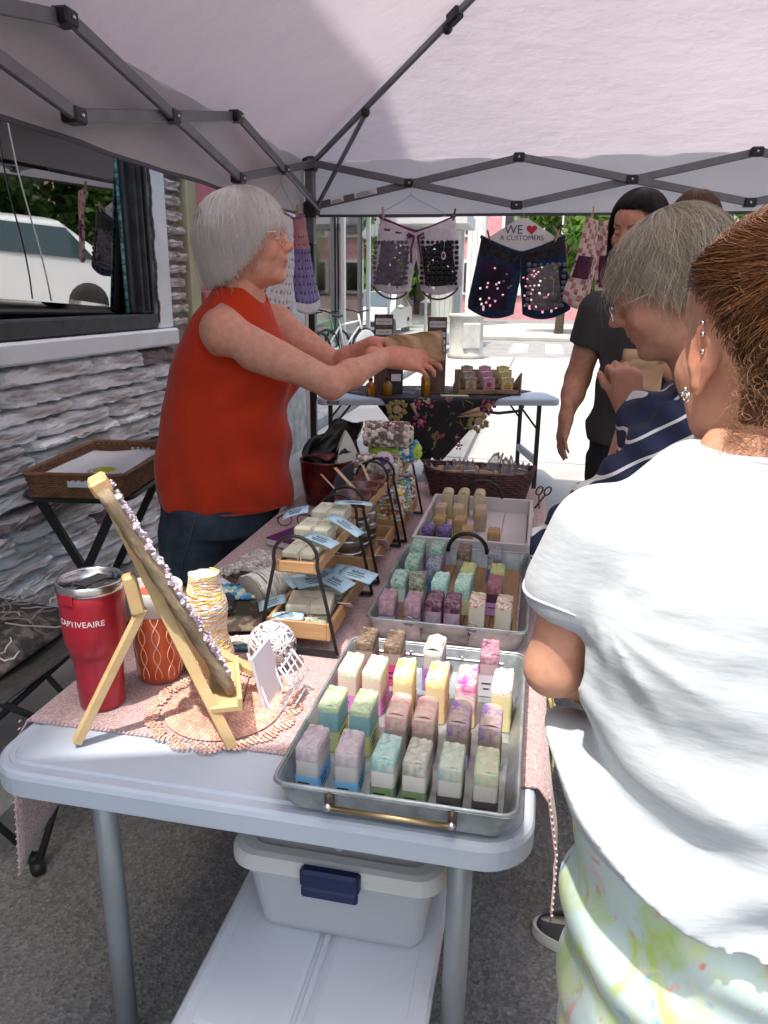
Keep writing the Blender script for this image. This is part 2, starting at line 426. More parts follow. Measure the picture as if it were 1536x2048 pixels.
for i in range(4): MB().box((.035, -.14+i*.09, .42+.05*(i % 2)), (.01, .045, .12), None, .004).build('painted_mark', mat('mark%d' % i, [(.6, .6, .5), (.1, .08, .06), (.5, .45, .2), (.55, .6, .65)][i], .6), dsp)
# door bay next to the pilaster
dr = MB().box((WX-.04, 4.42, 1.37), (.06, .56, 2.5)).build('door', M_pink, B)
MB().box((WX+.01, 4.42, 1.0), (.04, .36, .9), None, .01).build('door_panel', M_pink, dr)
MB().tube([(WX+.03, 4.63, 1.0), (WX+.08, 4.63, 1.02), (WX+.08, 4.63, 1.2), (WX+.03, 4.63, 1.22)], .009, 8).build('handle', mat('brass', (.5, .38, .15), .3, metal=1), dr)
of = MB(); of.box((WX+.0, 4.075, 1.38), (.10, .115, 2.5), None, .006); of.box((WX+.0, 4.77, 1.38), (.1, .12, 2.5), None, .006); of.box((WX, 4.42, 2.66), (.1, .8, .08), None, .006)
of.build('door_frame', M_olive, B)
MB().box((WX+.01, 4.93, 1.38), (.1, .16, 2.5), None, .006).build('door_post', mat('pale post', (.55, .53, .45), .6), B)
# ---------------------------------------------------------------- background storefront with dark glass
F = thing('storefront', 'far storefront with dark reflecting glass and pale metal mullions', 'building')
MB().box((-6.4, 14.2, 5.6), (3.6, 11.0, 4.0)).build('upper_wall', mat('pale stucco', (.45, .44, .42), .85, (.5, .49, .47), 3), F)
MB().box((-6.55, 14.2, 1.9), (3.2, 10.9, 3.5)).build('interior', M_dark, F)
MB().box((-4.62, 14.2, .24), (.34, 11.0, .26), None, .02).build('plinth', mat('plinth', (.42, .43, .43), .7, (.5, .5, .5), 4), F)
M_mull = mat('pale aluminium', (.62, .63, .63), .4, metal=.3)
for y in (8.8, 10.6, 12.4, 14.5, 17.0, 19.55):
    MB().box((-4.5, y, 1.95), (.1, .13, 3.2), None, .01).build('mullion', M_mull, F)
for y0, y1 in ((8.8, 10.6), (10.6, 12.4), (12.4, 14.5), (14.5, 17.0), (17.0, 19.55)):
    MB().box((-4.62, (y0+y1)/2, 1.95), (.012, y1-y0-.12, 3.1)).build('pane', glass_mat('dark glass', (.08, .09, .09), .34, .03), F)
MB().box((-4.5, 14.2, 3.6), (.16, 11.0, .14), None, .01).build('head_rail', M_mull, F)
# corner glass beyond it
cg = thing('glass_lobby', 'clear glass corner lobby with slim pale posts beyond the dark storefront', 'building', (-4.35, 20.5, 0))
for i, x in enumerate((.15, 1.05, 1.95)):
    MB().box((x, .25+.9*i, 1.7), (.07, .07, 3.1), None, .01).build('post', M_mull, cg)
for i in range(2):
    a = Vector((.15+.9*i, .25+.9*i, 0)); b = Vector((1.05+.9*i, 1.15+.9*i, 0))
    MB().bar(a+Vector((0, 0, 1.7)), b+Vector((0, 0, 1.7)), .012, 3.0).build('pane', glass_mat('lobby glass', (.82, .86, .86), .12), cg)
    MB().bar(a+Vector((0, 0, .2)), b+Vector((0, 0, .2)), .1, .26).build('base_rail', M_mull, cg)
MB().box((1.05, 1.15, 3.35), (2.4, 2.4, .3)).build('canopy_slab', mat('slab', (.5, .5, .5), .8), cg)
# pale building with fluted piers
pb = thing('pale_building', 'tall pale stone building with fluted piers across the street', 'building', (-4.5, 33, 0))
MB().box((-4.5, 3, 7), (10, 4, 14)).build('wall', mat('pale stone', (.52, .50, .47), .85, (.6, .58, .55), 1.5, bump=.2), pb)
M_pier = mat('pier stone', (.60, .59, .56), .8, (.68, .66, .63), 2, bump=.2)
for i, x in enumerate((.2, 1.5, -3.2, -6.4)):
    MB().box((x, .7, 6.5), (.75, .7, 13), None, .05).build('pier', M_pier, pb)
    for q in (-.22, 0, .22): MB().box((x+q, .33, 6.5), (.09, .06, 12.6), None, .02).build('flute', M_pier, pb)
M_win = glass_mat('far glass', (.15, .17, .18), .4, .02)
for i in range(2):
    for j in range(3):
        MB().box((-1.5-3.2*i, .96, 1.7+3.4*j), (2.1, .06, 2.4)).build('window', M_win, pb)
# pink-brick building
kb2 = thing('pink_brick_building', 'pink brick building with white window surrounds far down the street', 'building', (-1.6, 47, 0))
M_pbr = mat('pink brick', (.50, .22, .24), .9, (.60, .30, .31), 3, bump=.3, bscale=30)
MB().box((2, 2, 6), (12, 4, 12)).build('wall', M_pbr, kb2)
for i in range(5):
    for j in range(3):
        w_ = MB().box((-2.8+2.3*i, -.06, 2.4+3.3*j), (1.3, .14, 2.0)).build('window_surround', mat('white surround', (.75, .74, .72), .6) if (i, j) == (0, 0) else bpy.data.materials['white surround'], kb2)
        MB().box((-2.8+2.3*i, -.15, 2.4+3.3*j), (.95, .06, 1.65)).build('pane', M_win, w_)
# buildings across the road on the right: only seen mirrored in the shop window
rb = thing('corner_building', 'brick corner building mirrored in the shop window', 'building', (15, 10, 0))
MB().box((4, 0, 4.5), (8, 26, 9)).build('wall', mat('tan brick', (.36, .27, .19), .9, (.43, .33, .24), 4, bump=.3), rb)
for i in range(8):
    for j in range(2):
        MB().box((-.06, -10.5+3*i, 2.0+3.6*j), (.14, 1.6, 2.1)).build('window', M_win, rb)
# ---------------------------------------------------------------- trees
M_bark = mat('bark', (.10, .075, .055), .95, (.16, .125, .095), 14, bump=1, bscale=30, bdist=.02)
M_leafA = mat('leaf green', (.085, .19, .025), .55, (.15, .27, .05), 1.2, tl=.45)
M_leafB = mat('leaf deep green', (.045, .105, .02), .55, (.085, .165, .035), 1.5, tl=.35)
def tree(label, loc, H, R, crown_z, nleaf, leaf, mt, seed):
    rnd = np.random.default_rng(seed); r2 = random.Random(seed)
    t = thing('street_tree', label, 'tree', loc, 0, 'street trees')
    tk = MB(); tk.tube([(0, 0, -.1), (.04, 0, H*.2), (.02, .05, H*.45), (-.05, .02, H*.72), (0, 0, H*.9)], [.17, .13, .11, .07, .03], 10)
    cl = []
    for i in range(16):
        a = r2.uniform(0, 6.28); zz = crown_z+(H-crown_z)*(i/16)**1.1; rr = R*r2.uniform(.45, .95)*(1-.6*abs((zz-crown_z)/(H-crown_z)-.4))
        e = Vector((rr*cos(a), rr*sin(a), zz+r2.uniform(.1, .6))); s0 = Vector((0, 0, max(H*.2, zz-r2.uniform(.5, 1.2))))
        tk.tube([s0, s0.lerp(e, .5)+Vector((0, 0, .15)), e], [.055, .035, .012], 6)
        cl.append((e, R*r2.uniform(.28, .5)))
        cl.append((s0.lerp(e, .6)+Vector((r2.uniform(-.3, .3), r2.uniform(-.3, .3), .2)), R*r2.uniform(.22, .4)))
    tk.build('trunk', M_bark, t)
    C = np.array([list(c) for c, _ in cl]); Q = np.array([q for _, q in cl])
    idx = rnd.integers(0, len(cl), nleaf); d = rnd.normal(size=(nleaf, 3)); d /= np.linalg.norm(d, axis=1)[:, None]
    P = C[idx]+d*(Q[idx]*rnd.uniform(.25, 1.0, nleaf)**.5)[:, None]*np.array([1, 1, .75])
    a = rnd.normal(size=(nleaf, 3)); a /= np.linalg.norm(a, axis=1)[:, None]
    b = np.cross(a, rnd.normal(size=(nleaf, 3))); b /= np.linalg.norm(b, axis=1)[:, None]
    s = leaf*rnd.uniform(.6, 1.3, nleaf)[:, None]
    V = np.stack([P-a*s, P+b*s*.5, P+a*s, P-b*s*.5], 1).reshape(-1, 3)
    me = bpy.data.meshes.new('crown'); me.from_pydata(V.tolist(), [], np.arange(nleaf*4).reshape(-1, 4).tolist()); me.materials.append(mt)
    cr = link('crown', me, t); cr['kind'] = 'stuff'
tree('bright green street tree behind the navy crochet shorts', (.55, 27.5, .12), 6.6, 2.3, 1.7, 9000, .16, M_leafA, 1)
tree('leafy tree beside the pale piers, behind the white crochet shorts', (-8.2, 30, .12), 8.0, 3.0, 1.8, 9000, .17, M_leafA, 2)
tree('street tree at the right, its crown partly above the dark-haired man', (4.2, 30, .12), 7.5, 2.8, 2.0, 8000, .18, M_leafA, 3)
tree('dark leafy tree mirrored in the shop window', (8.8, 9.6, 0), 5.0, 2.1, .9, 10000, .14, M_leafB, 4)
tree('broad leafy tree mirrored at the left edge of the shop window', (9.4, 13.6, 0), 6.0, 2.4, 1.0, 10000, .15, M_leafB, 5)
# ---------------------------------------------------------------- parked cars
M_tyre = mat('tyre', (.02, .02, .02), .85); M_rim = mat('rim', (.5, .5, .52), .35, metal=.8)
M_cglass = mat('car glass', (.03, .05, .055), .05, spec=.8); M_lampw = mat('lamp glass', (.75, .77, .8), .1, spec=.8); M_trimk = mat('car black trim', (.02, .02, .022), .5)
def car(label, loc, rz, col):
    t = thing('parked_car', label, 'car', loc, rz, 'parked cars')
    prof = [(-2.1, .32), (-2.12, .62), (-2.0, .86), (-1.15, .98), (-.45, 1.46), (.95, 1.5), (1.75, 1.02), (2.08, .95), (2.12, .55), (2.05, .3)]
    mp = mat('car paint '+label[:12], col, .3, spec=.6, coat=.6)
    mb = MB(); mb.smooth = False
    nY = 7
    def sec(v):
        y = (v-.5)*2
        return y
    vs = []
    for j in range(nY):
        y = (j/(nY-1)-.5)*2
        for (x, z) in prof:
            taper = 1-.13*max(0, (z-.9)/.6); inset = 1-.05*abs(y)**6
            vs.append((x*inset, y*.9*taper, z-.05*abs(y)**4*(z > 1.2)))
    n_ = len(prof); fs = []
    for j in range(nY-1):
        for i in range(n_): fs.append((j*n_+i, j*n_+(i+1) % n_, (j+1)*n_+(i+1) % n_, (j+1)*n_+i))
    fs += [tuple(reversed(range(n_))), tuple((nY-1)*n_+i for i in range(n_))]
    mb.add(vs, fs, False); mb.build('body', mp, t, recalc=True)
    MB().add([(-1.10, -.70, 1.0), (-1.10, .70, 1.0), (-.50, .64, 1.445), (-.50, -.64, 1.445)], [(0, 1, 2, 3)]).build('windscreen', M_cglass, t).location = (-.03, 0, .025)
    for s_ in (-1, 1):
        MB().add([(-.95, s_*.885, .98), (1.4, s_*.885, 1.0), (.95, s_*.81, 1.42), (-.4, s_*.81, 1.4)], [(0, 1, 2, 3)]).build('side_window', M_cglass, t).location = (0, s_*.012, 0)
        MB().ell((-2.03, s_*.66, .72), (.07, .16, .09), 12, 8).build('headlight', M_lampw, t)
        for x in (-1.32, 1.3):
            w = MB().lathe([(.18, -.1), (.32, -.1), (.33, 0), (.32, .1), (.18, .1)], 20).build('wheel', M_tyre, t, (x, s_*.8, .33), (pi/2, 0, 0))
            MB().lathe([(.02, -.085), (.17, -.1), (.2, -.06), (.2, .06), (.17, .1), (.02, .085)], 14).build('rim', M_rim, w)
        MB().ell((-.75, s_*1.0, 1.0), (.07, .11, .07), 10, 6).build('mirror', mp, t)
    MB().box((-2.12, 0, .5), (.05, 1.2, .16), None, .02).build('grille', M_trimk, t)
    MB().box((-2.15, 0, .52), (.03, .4, .1)).build('number_plate', M_lampw, t)
    return t
car('silver car parked nose-on beyond the glass corner', (-5.6, 25.5, 0.004), pi/2, (.6, .62, .64))
car('white car parked across the road, mirrored in the shop window', (6.3, 8.2, 0), radians(110), (.7, .72, .74))
car('dark car mirrored low in the shop window', (6.6, 12.4, 0), radians(95), (.10, .11, .12))
# ---------------------------------------------------------------- concrete planter on the corner
pl = thing('concrete_planter', 'round concrete planter drum standing on the sunny street corner', 'planter', (-1.72, 17.6, .012))
MB().lathe([(.40, 0), (.42, .03), (.42, .1), (.39, .13), (.385, .9), (.41, .93), (.41, 1.0), (.36, 1.0), (.34, .9), (0.01, .9)], 40).build('drum', mat('planter concrete', (.34, .34, .32), .9, (.46, .455, .43), 3, bump=.4, bscale=50), pl)
MB().box((.16, -.345, .52), (.42, .07, .58), rotz(.42), .03).build('relief_panel', mat('planter panel', (.38, .38, .36), .9, (.5, .49, .47), 5, bump=.4), pl)
# ---------------------------------------------------------------- bicycles against the dark storefront
def bicycle(label, loc, rz, col, disc=False):
    t = thing('bicycle', label, 'bicycle', loc, rz, 'bicycles at the storefront')
    fr = mat('frame '+label[:10], col, .35, spec=.6); k_ = mat('bike black', (.02, .02, .02), .5) if 'bike black' not in bpy.data.materials else bpy.data.materials['bike black']
    for i, x in enumerate((-.52, .52)):
        w = MB().tube([(x+.33*cos(2*pi*q/28), 0, .35+.33*sin(2*pi*q/28)) for q in range(28)], .022, 7, True).build('wheel', M_tyre, t)
        sp = MB()
        for q in range(10): sp.bar((x, 0, .35), (x+.32*cos(2*pi*q/10), 0, .35+.32*sin(2*pi*q/10)), .006)
        sp.build('spokes', M_rim, w); MB().tube([(x, -.05, .35), (x, .05, .35)], .03, 10).build('hub', M_rim, w)
        if disc and i == 1:
            MB().lathe([(.01, -.01), (.30, -.01), (.31, 0), (.30, .01), (.01, .01)], 32).build('wheel_disc', mat('disc', (.42, .43, .43), .5), w, (x, -.045, .35), (pi/2, 0, 0))
            lettering('Jorgen', .14, k_, w, (x, -.062, .36), (pi/2, 0, 0))
    f = MB(); T_ = [((-.52, 0, .35), (-.05, 0, .33)), ((-.05, 0, .33), (.36, 0, .72)), ((-.16, 0, .75), (.36, 0, .82)), ((-.05, 0, .33), (-.2, 0, .88)), ((-.52, 0, .35), (-.16, 0, .74)), ((.52, 0, .35), (.34, 0, .95))]
    for a, b in T_: f.tube([a, b], .02, 8)
    f.build('frame', fr, t)
    MB().ell((-.22, 0, .92), (.14, .07, .035), 14, 8).build('saddle', k_, t)
    MB().tube([(.30, -.28, 1.02), (.36, -.12, 1.0), (.34, 0, .97), (.36, .12, 1.0), (.30, .28, 1.02)], .014, 8).build('handlebar', k_, t)
    MB().tube([(-.05, -.09, .2), (-.05, -.05, .33), (-.05, .05, .33), (-.05, .09, .46)], .012, 6).build('crank', k_, t)
    return t
bicycle('pale bicycle with round lettered wheel disc by the dark storefront', (-3.55, 13.6, .12), radians(62), (.6, .62, .6), True)
bicycle('green bicycle leaning beside the pale one at the storefront', (-3.95, 13.0, .12), radians(58), (.12, .3, .14))
bicycle('black bicycle parked nearest the white post of the canopy', (-3.9, 11.8, .12), radians(66), (.03, .03, .035))
# ================================================================ POP-UP CANOPY
M_fab = mat('canopy fabric', (.72, .635, .69), .85, (.68, .60, .655), 3, .3, .7, tl=.27, bump=1.0, bscale=6.5, bdist=.022, detail=8, spec=.1, bstretch=(1.0, 1.6, 1.0))
M_val = mat('valance fabric', (.62, .60, .62), .85, (.58, .56, .58), 3, .3, .7, tl=.4, bump=.6, bscale=7, bdist=.015, spec=.1, bstretch=(1, 1, 2.4))
M_hem = mat('dark hem', (.09, .085, .10), .8)
M_bar = mat('grey steel bar', (.17, .17, .19), .4, (.14, .14, .155), 9, metal=.35)
M_brk = mat('black plastic bracket', (.012, .012, .014), .42)
M_bolt = mat('bolt', (.7, .7, .7), .3, metal=1)
CX0, CX1, CY0, CY1 = -1.603, 2.552, 1.045, 5.2
RZ = 3.225; rx = (CX0+CX1)/2; ry0 = ry1 = (CY0+CY1)/2
can = thing('popup_canopy', 'pop-up market canopy with pale lilac roof over the soap stall', 'canopy', (0, 0, 0))
E0, E1, EY0, EY1, EZ = CX0-.05, CX1+.05, CY0-.05, CY1+.055, 2.295
def tri_sheet(a, b, c, d, nu, nv, sag):
    a, b, c, d = map(Vector, (a, b, c, d))
    def fn(u, v):
        p = a.lerp(b, u).lerp(d.lerp(c, u), v)
        s_ = sin(pi*u)*sin(pi*v)
        return p-Vector((0, 0, sag*s_+.008*sin(9*u+5*v)*s_))
    return MB().sheet(fn, nu, nv)
ridge0, ridge1 = (rx, ry0, RZ), (rx, ry1, RZ)
tri_sheet((E0, EY1, EZ), (E1, EY1, EZ), ridge1, ridge1, 28, 18, .03).build('roof_panel', M_fab, can)
tri_sheet((E0, EY0, EZ), (E0, EY1, EZ), ridge1, ridge0, 28, 18, .03).build('roof_panel', M_fab, can)
tri_sheet((E1, EY1, EZ), (E1, EY0, EZ), ridge0, ridge1, 28, 18, .03).build('roof_panel', M_fab, can)
tri_sheet((E1, EY0, EZ), (E0, EY0, EZ), ridge0, ridge0, 28, 18, .03).build('roof_panel', M_fab, can)
def valance(a, b, zb=1.945):
    a, b = Vector(a), Vector(b); L = (b-a).length; d = (b-a)/L; nr = Vector((d.y, -d.x, 0))
    f = lambda u, v: a.lerp(b, u)+Vector((0, 0, (EZ-zb)*(-v)))+nr*(.012*sin(u*L*5.1+.7)*v+.006*sin(u*L*13))
    MB().sheet(f, 40, 5).build('valance', M_val, can)
    MB().sheet(lambda u, v: Vector(f(u, 1))+Vector((0, 0, .018*(1-v)-.004)), 40, 1, .004).build('hem', M_hem, can)
valance((E0, EY1, EZ), (E1, EY1, EZ)); valance((E0, EY0, EZ), (E0, EY1, EZ), 1.94); valance((E1, EY1, EZ), (E1, EY0, EZ)); valance((E1, EY0, EZ), (E0, EY0, EZ), 1.95)
# scissor truss along the four sides
ZT, ZB = 2.275, 1.995
def truss(a, b, n, inn):
    a, b, inn = Vector(a), Vector(b), Vector(inn)*.05
    for i in range(n):
        p = a.lerp(b, i/n)+inn; q = a.lerp(b, (i+1)/n)+inn
        T = lambda v, z, o=0: Vector((v.x, v.y, z))+inn.normalized()*o
        for (z0, z1, o) in ((ZT, ZB, .013), (ZB, ZT, -.013)):
            MB().bar(T(p, z0, o), T(q, z1, o), .02, .046, bev=.004).build('truss_bar', M_bar, can)
        m = (p+q)/2
        for (v, z) in ((m, (ZT+ZB)/2),)+(((q, ZT), (q, ZB)) if i < n-1 else ()):
            br = MB().bar(T(v, z)-(q-p).normalized()*.036, T(v, z)+(q-p).normalized()*.036, .062, .052, bev=.008).build('bracket', M_brk, can)
            for s_ in (1,): MB().ell(T(v, z)+inn.normalized()*.033, (.007, .007, .007), 8, 5).build('bolt', M_bolt, br)
truss((CX0, CY1, 0), (CX1, CY1, 0), 3, (0, -1, 0)); truss((CX0, CY0, 0), (CX0, CY1, 0), 3, (1, 0, 0))
truss((CX1, CY0, 0), (CX1, CY1, 0), 3, (-1, 0, 0)); truss((CX0, CY0, 0), (CX1, CY0, 0), 3, (0, 1, 0))
for (x, y, sx, sy) in ((CX0, CY1, 1, -1), (CX1, CY1, -1, -1), (CX0, CY0, 1, 1), (CX1, CY0, -1, 1)):
    ps = MB().box((x, y, 1.13), (.045, .045, 2.26), None, .005).build('post', M_brk, can)
    MB().box((x, y, 2.03), (.06, .06, .52), None, .006).build('outer_leg', M_bar, ps)
    MB().box((x, y, 2.27), (.09, .09, .09), None, .012).build('top_bracket', M_brk, ps); MB().box((x+.01*sx, y+.01*sy, 1.985), (.095, .095, .10), None, .012).build('slider', M_brk, ps)
    MB().box((x, y, .012), (.13, .13, .024), None, .004).build('foot', M_bar, ps)
    c0 = Vector((x+.03*sx, y+.03*sy, 2.275)); pk = Vector((rx, ry1 if y > 3 else ry0, RZ-.03))
    MB().bar(c0, pk, .022, .034, bev=.004).build('hip_bar', M_bar, can)
    j = c0.lerp(pk, .228); MB().bar((x+.05*sx, y+.05*sy, 1.985), j-Vector((0, 0, .03)), .018, .028, bev=.003).build('strut', M_bar, can)
    MB().ell(j-Vector((0, 0, .02)), (.028, .028, .03), 12, 8).build('strut_joint', M_brk, can)
    jj = c0.lerp(pk, .512); MB().bar(jj-(pk-c0).normalized()*.045, jj+(pk-c0).normalized()*.045, .05, .06, bev=.01).build('hip_joint', M_brk, can)
    MB().ell(jj-(pk-c0).normalized()*.06-Vector((0, 0, .02)), (.028, .028, .028), 10, 7).build('hip_knob', M_brk, can)
MB().lathe([(.05, 0), (.05, .08), (.02, .1)], 12, (rx, ry0, RZ-.12)).build('peak_hub', M_brk, can)
# stickers on the back left truss bar
M_stk = mat('sticker', (.75, .75, .76), .5); M_ink = mat('ink', (.03, .03, .035), .6)
for (t_, L, hh) in ((.15, .09, .032), (.29, .155, .032)):
    p = Vector((CX0, CY1-.05, ZB)).lerp(Vector((CX0+1.385, CY1-.05, ZT)), t_); d = Vector((1.385, 0, ZT-ZB)).normalized()
    s_ = MB().bar(p-d*L/2+Vector((0, -.029, 0)), p+d*L/2+Vector((0, -.029, 0)), .002, hh).build('sticker', M_stk, can)
    for q in range(2 if L < .1 else 3): MB().bar(p-d*L*.4+Vector((0, -.0312, -.009+.009*q)), p+d*L*(.35-.12*q)+Vector((0, -.0312, -.009+.009*q)), .0012, .003).build('print_line', M_ink, s_)
# unseen canopy added behind the camera to throw shade on the table front
nb = thing('added_shade_canopy', 'unseen canopy added behind the camera to shade the front of the table', 'canopy', (-.27, .60, 0), radians(18))
M_shadefab = mat('added shade fabric', (.80, .80, .82), .85, tl=.45)
MB().add([(0, 0, 2.25), (-2.4, 0, 2.25), (-2.4, -1.5, 2.25), (0, -1.5, 2.25), (-1.2, -.75, 2.75)], [(0, 1, 4), (1, 2, 4), (2, 3, 4), (3, 0, 4)]).build('roof', M_shadefab, nb)
MB().add([(0, 0, 2.25), (-2.4, 0, 2.25), (-2.4, -1.5, 2.25), (0, -1.5, 2.25), (0, 0, 1.98), (-2.4, 0, 1.98), (-2.4, -1.5, 1.98), (0, -1.5, 1.98)], [(0, 4, 5, 1), (1, 5, 6, 2), (2, 6, 7, 3), (3, 7, 4, 0)]).build('valance', M_shadefab, nb)
for x, y in ((-2.35, -1.45), (-.05, -1.45)): MB().box((x, y, 1.1), (.045, .045, 2.25)).build('post', M_brk, nb)
# ================================================================ FOLDING TABLES
M_plastic = mat('table plastic', (.47, .52, .60), .45, (.43, .48, .56), 4, bump=.35, bscale=240, bdist=.0012, spec=.4, rvar=.12)
M_tleg = mat('grey table leg', (.33, .35, .37), .4, (.29, .31, .33), 6, metal=.3)
M_blk = mat('black steel', (.015, .015, .017), .45)
def round_rect(x0, x1, y0, y1, r, n=8):
    o = []
    for (cx, cy, a) in ((x1-r, y0+r, -pi/2), (x1-r, y1-r, 0), (x0+r, y1-r, pi/2), (x0+r, y0+r, pi)):
        o += [(cx+r*cos(a+pi/2*i/n), cy+r*sin(a+pi/2*i/n)) for i in range(n+1)]
    return o
def ring_top(mb, outs):
    """stack of (outline, z); first and last are capped"""
    n = len(outs[0][0]); vs = [(x, y, z) for o, z in outs for x, y in o]; fs = []
    for i in range(len(outs)-1):
        for k in range(n): fs.append((i*n+k, i*n+(k+1) % n, (i+1)*n+(k+1) % n, (i+1)*n+k))
    fs += [tuple(reversed(range(n))), tuple((len(outs)-1)*n+k for k in range(n))]
    return mb.add(vs, fs)
def tabletop(x0, x1, y0, y1, zt, r=.075):
    mb = MB()
    R = lambda d, rr=None: round_rect(x0+d, x1-d, y0+d, y1-d, max(.01, (rr or r)-d))
    return ring_top(mb, [(R(.006), zt-.048), (R(0), zt-.042), (R(0), zt-.012), (R(.003), zt-.005), (R(.008), zt-.0015), (R(.016), zt-.0018), (R(.018), zt-.0035), (R(.026), zt-.0035), (R(.03), zt)])
TX0, TX1, TY0, TY1, TZ = -.812, .038, .836, 2.745, .74
tb = thing('folding_table', 'pale grey plastic folding table at the front holding the soap trays', 'table', (0, 0, 0))
tabletop(TX0, TX1, TY0, TY1, TZ).build('tabletop', M_plastic, tb)
for (y, s_) in ((.985, 1), (2.55, -1)):
    for x in (-.70, -.07):
        L = MB(); L.tube([(x, y, .69), (x, y, .35), (x-.004, y-.03*s_*0, .01)], .021, 12); L.build('leg', M_tleg, tb)
        MB().lathe([(.024, 0), (.025, .03), (.022, .035)], 12, (x-.004, y, .0)).build('foot_cap', M_brk, tb)
    MB().bar((-.70, y+.02*s_, .64), (-.07, y+.02*s_, .64), .02, .03).build('crossbar', M_tleg, tb)
    for x in (-.70, -.07): MB().tube([(x, y+.01*s_, .56), (x, y+.22*s_, .68)], .008, 6).build('brace', M_tleg, tb)
for x in (-.73, -.015): MB().box((x, 1.8, .678), (.03, 1.75, .026)).build('rail', M_tleg, tb)
lg = MB().prism([(.055*cos(2*pi*i/32)*1.7, .03*sin(2*pi*i/32)) for i in range(32)], 0, .0015).build('moulded_logo', M_plastic, tb, (-.30+.0, .895, TZ-.0008))
M_cloth = mat('pink tweed cloth', (.38, .245, .245), .95, (.58, .43, .425), 260, .38, .62, bump=.5, bscale=330, bdist=.0015, sheen=.3, spec=.1, detail=2)
# runner over the table with drops at both sides
def clothfn(u, v):
    y = .962+.012*(u) + (2.77-.962)*v
    w = (u-.5)*2
    half = (TX1-TX0)/2+.006; cx = (TX0+TX1)/2
    s_ = abs(w)*(half+.17)
    if s_ < half: x = cx+math.copysign(s_, w); z = TZ+.0035
    else:
        e = s_-half; drop = e*(1+(.75 if w < 0 else .25)*max(0, 1-v*7)) ; sg = math.copysign(1, w)
        x = cx+sg*(half+.012+.012*sin(v*31)*min(1, e*9)+.02*max(0, 1-v*9)*min(1, e*12)); z = TZ+.001-drop
        y += (-.05 if v < .3 else 0)*(1-v/.3)*min(1, e*6)*.6
    return (x, y, z+.0008*sin(40*u)*sin(25*v))
ch = MB().sheet(clothfn, 70, 80, .003).build('table_runner', M_cloth)
tag(ch, 'dusty pink tweed runner covering the front folding table', 'tablecloth')
M_stitch = mat('overlock stitch', (.55, .40, .41), .9)
st_ = MB()
for i in range(150):
    u = i/150; p = Vector(clothfn(u, 0)); st_.ell(p+Vector((0, .001, .0012)), (.0022, .0045, .0018), 5, 4)
st_.build('stitched_edge', M_stitch, ch)['kind'] = 'stuff'
# the second table, behind, set at an angle
BT0 = (-1.50, 4.95); BTA = radians(15.5)
t2 = thing('folding_table', 'white folding table with black legs at the back under the flowered cloth', 'table', (*BT0, 0), BTA)
tabletop(0, 1.73, 0, .74, TZ, .06).build('tabletop', M_plastic, t2)
lb = MB().box((.11, -.0015, .715), (.085, .004, .02), None, .004).build('maker_label', M_blk, t2)
lettering('LIFETIME', .0155, M_stk, lb, (.11, -.0042, .715), (pi/2, 0, 0))
for x in (.09, 1.60):
    for y in (.1, .64): MB().box((x, y, .35), (.03, .026, .7), None, .003).build('leg', M_blk, t2)
    MB().bar((x, .1, .27), (x, .64, .27), .03, .05).build('crossbar', M_tleg, t2)
    for y in (.1, .64):
        s_ = 1 if x < 1 else -1
        MB().tube([(x, y, .50), (x+.16*s_, y, .70)], .008, 6).build('brace', M_blk, t2)
MB().tube([(1.1, .0, .69), (1.16, -.0, .655), (1.28, 0, .64), (1.42, 0, .655), (1.46, 0, .69)], .011, 8).build('carry_handle', M_blk, t2)
# ================================================================ CROCHET, HANGING SHORTS
def yarn_mat(name, c, c2=None, scale=40):
    return mat(name, c, .95, c2 or tuple(min(1, q*1.5+.02) for q in c), scale, .35, .65, bump=.7, bscale=420, bdist=.002, sheen=.4, spec=.15)
M_ywhite = yarn_mat('white yarn', (.62, .58, .64), (.74, .70, .74)); M_ygrey = yarn_mat('grey yarn', (.10, .085, .115), (.20, .17, .22), 25); M_yblack = yarn_mat('black yarn', (.012, .011, .014), (.03, .028, .034))
M_ynavy = yarn_mat('navy yarn', (.008, .02, .055), (.015, .035, .095)); M_ydk = yarn_mat('dark violet yarn', (.012, .009, .02), (.035, .012, .05), 9); M_ytaupe = yarn_mat('taupe yarn', (.15, .13, .145), (.22, .195, .21))
M_yplum = yarn_mat('plum yarn', (.17, .02, .09), (.24, .045, .14)); M_ylav = yarn_mat('lavender yarn', (.12, .09, .26), (.21, .16, .38), 14); M_ycream = yarn_mat('cream yarn', (.50, .36, .33), (.62, .50, .42), 12)
M_yrose = yarn_mat('rose yarn', (.30, .10, .13), (.45, .2, .22), 12); M_ydplum = yarn_mat('dark plum yarn', (.05, .008, .03), (.09, .015, .05))
M_wire = mat('hanger wire', (.35, .35, .36), .35, metal=.9)
M_peg = mat('clothespin wood', (.42, .27, .15), .7, (.52, .36, .22), 12, stretch=(1, 1, 8)); M_pegd = mat('dark clothespin', (.07, .04, .03), .7, (.11, .07, .05), 12)
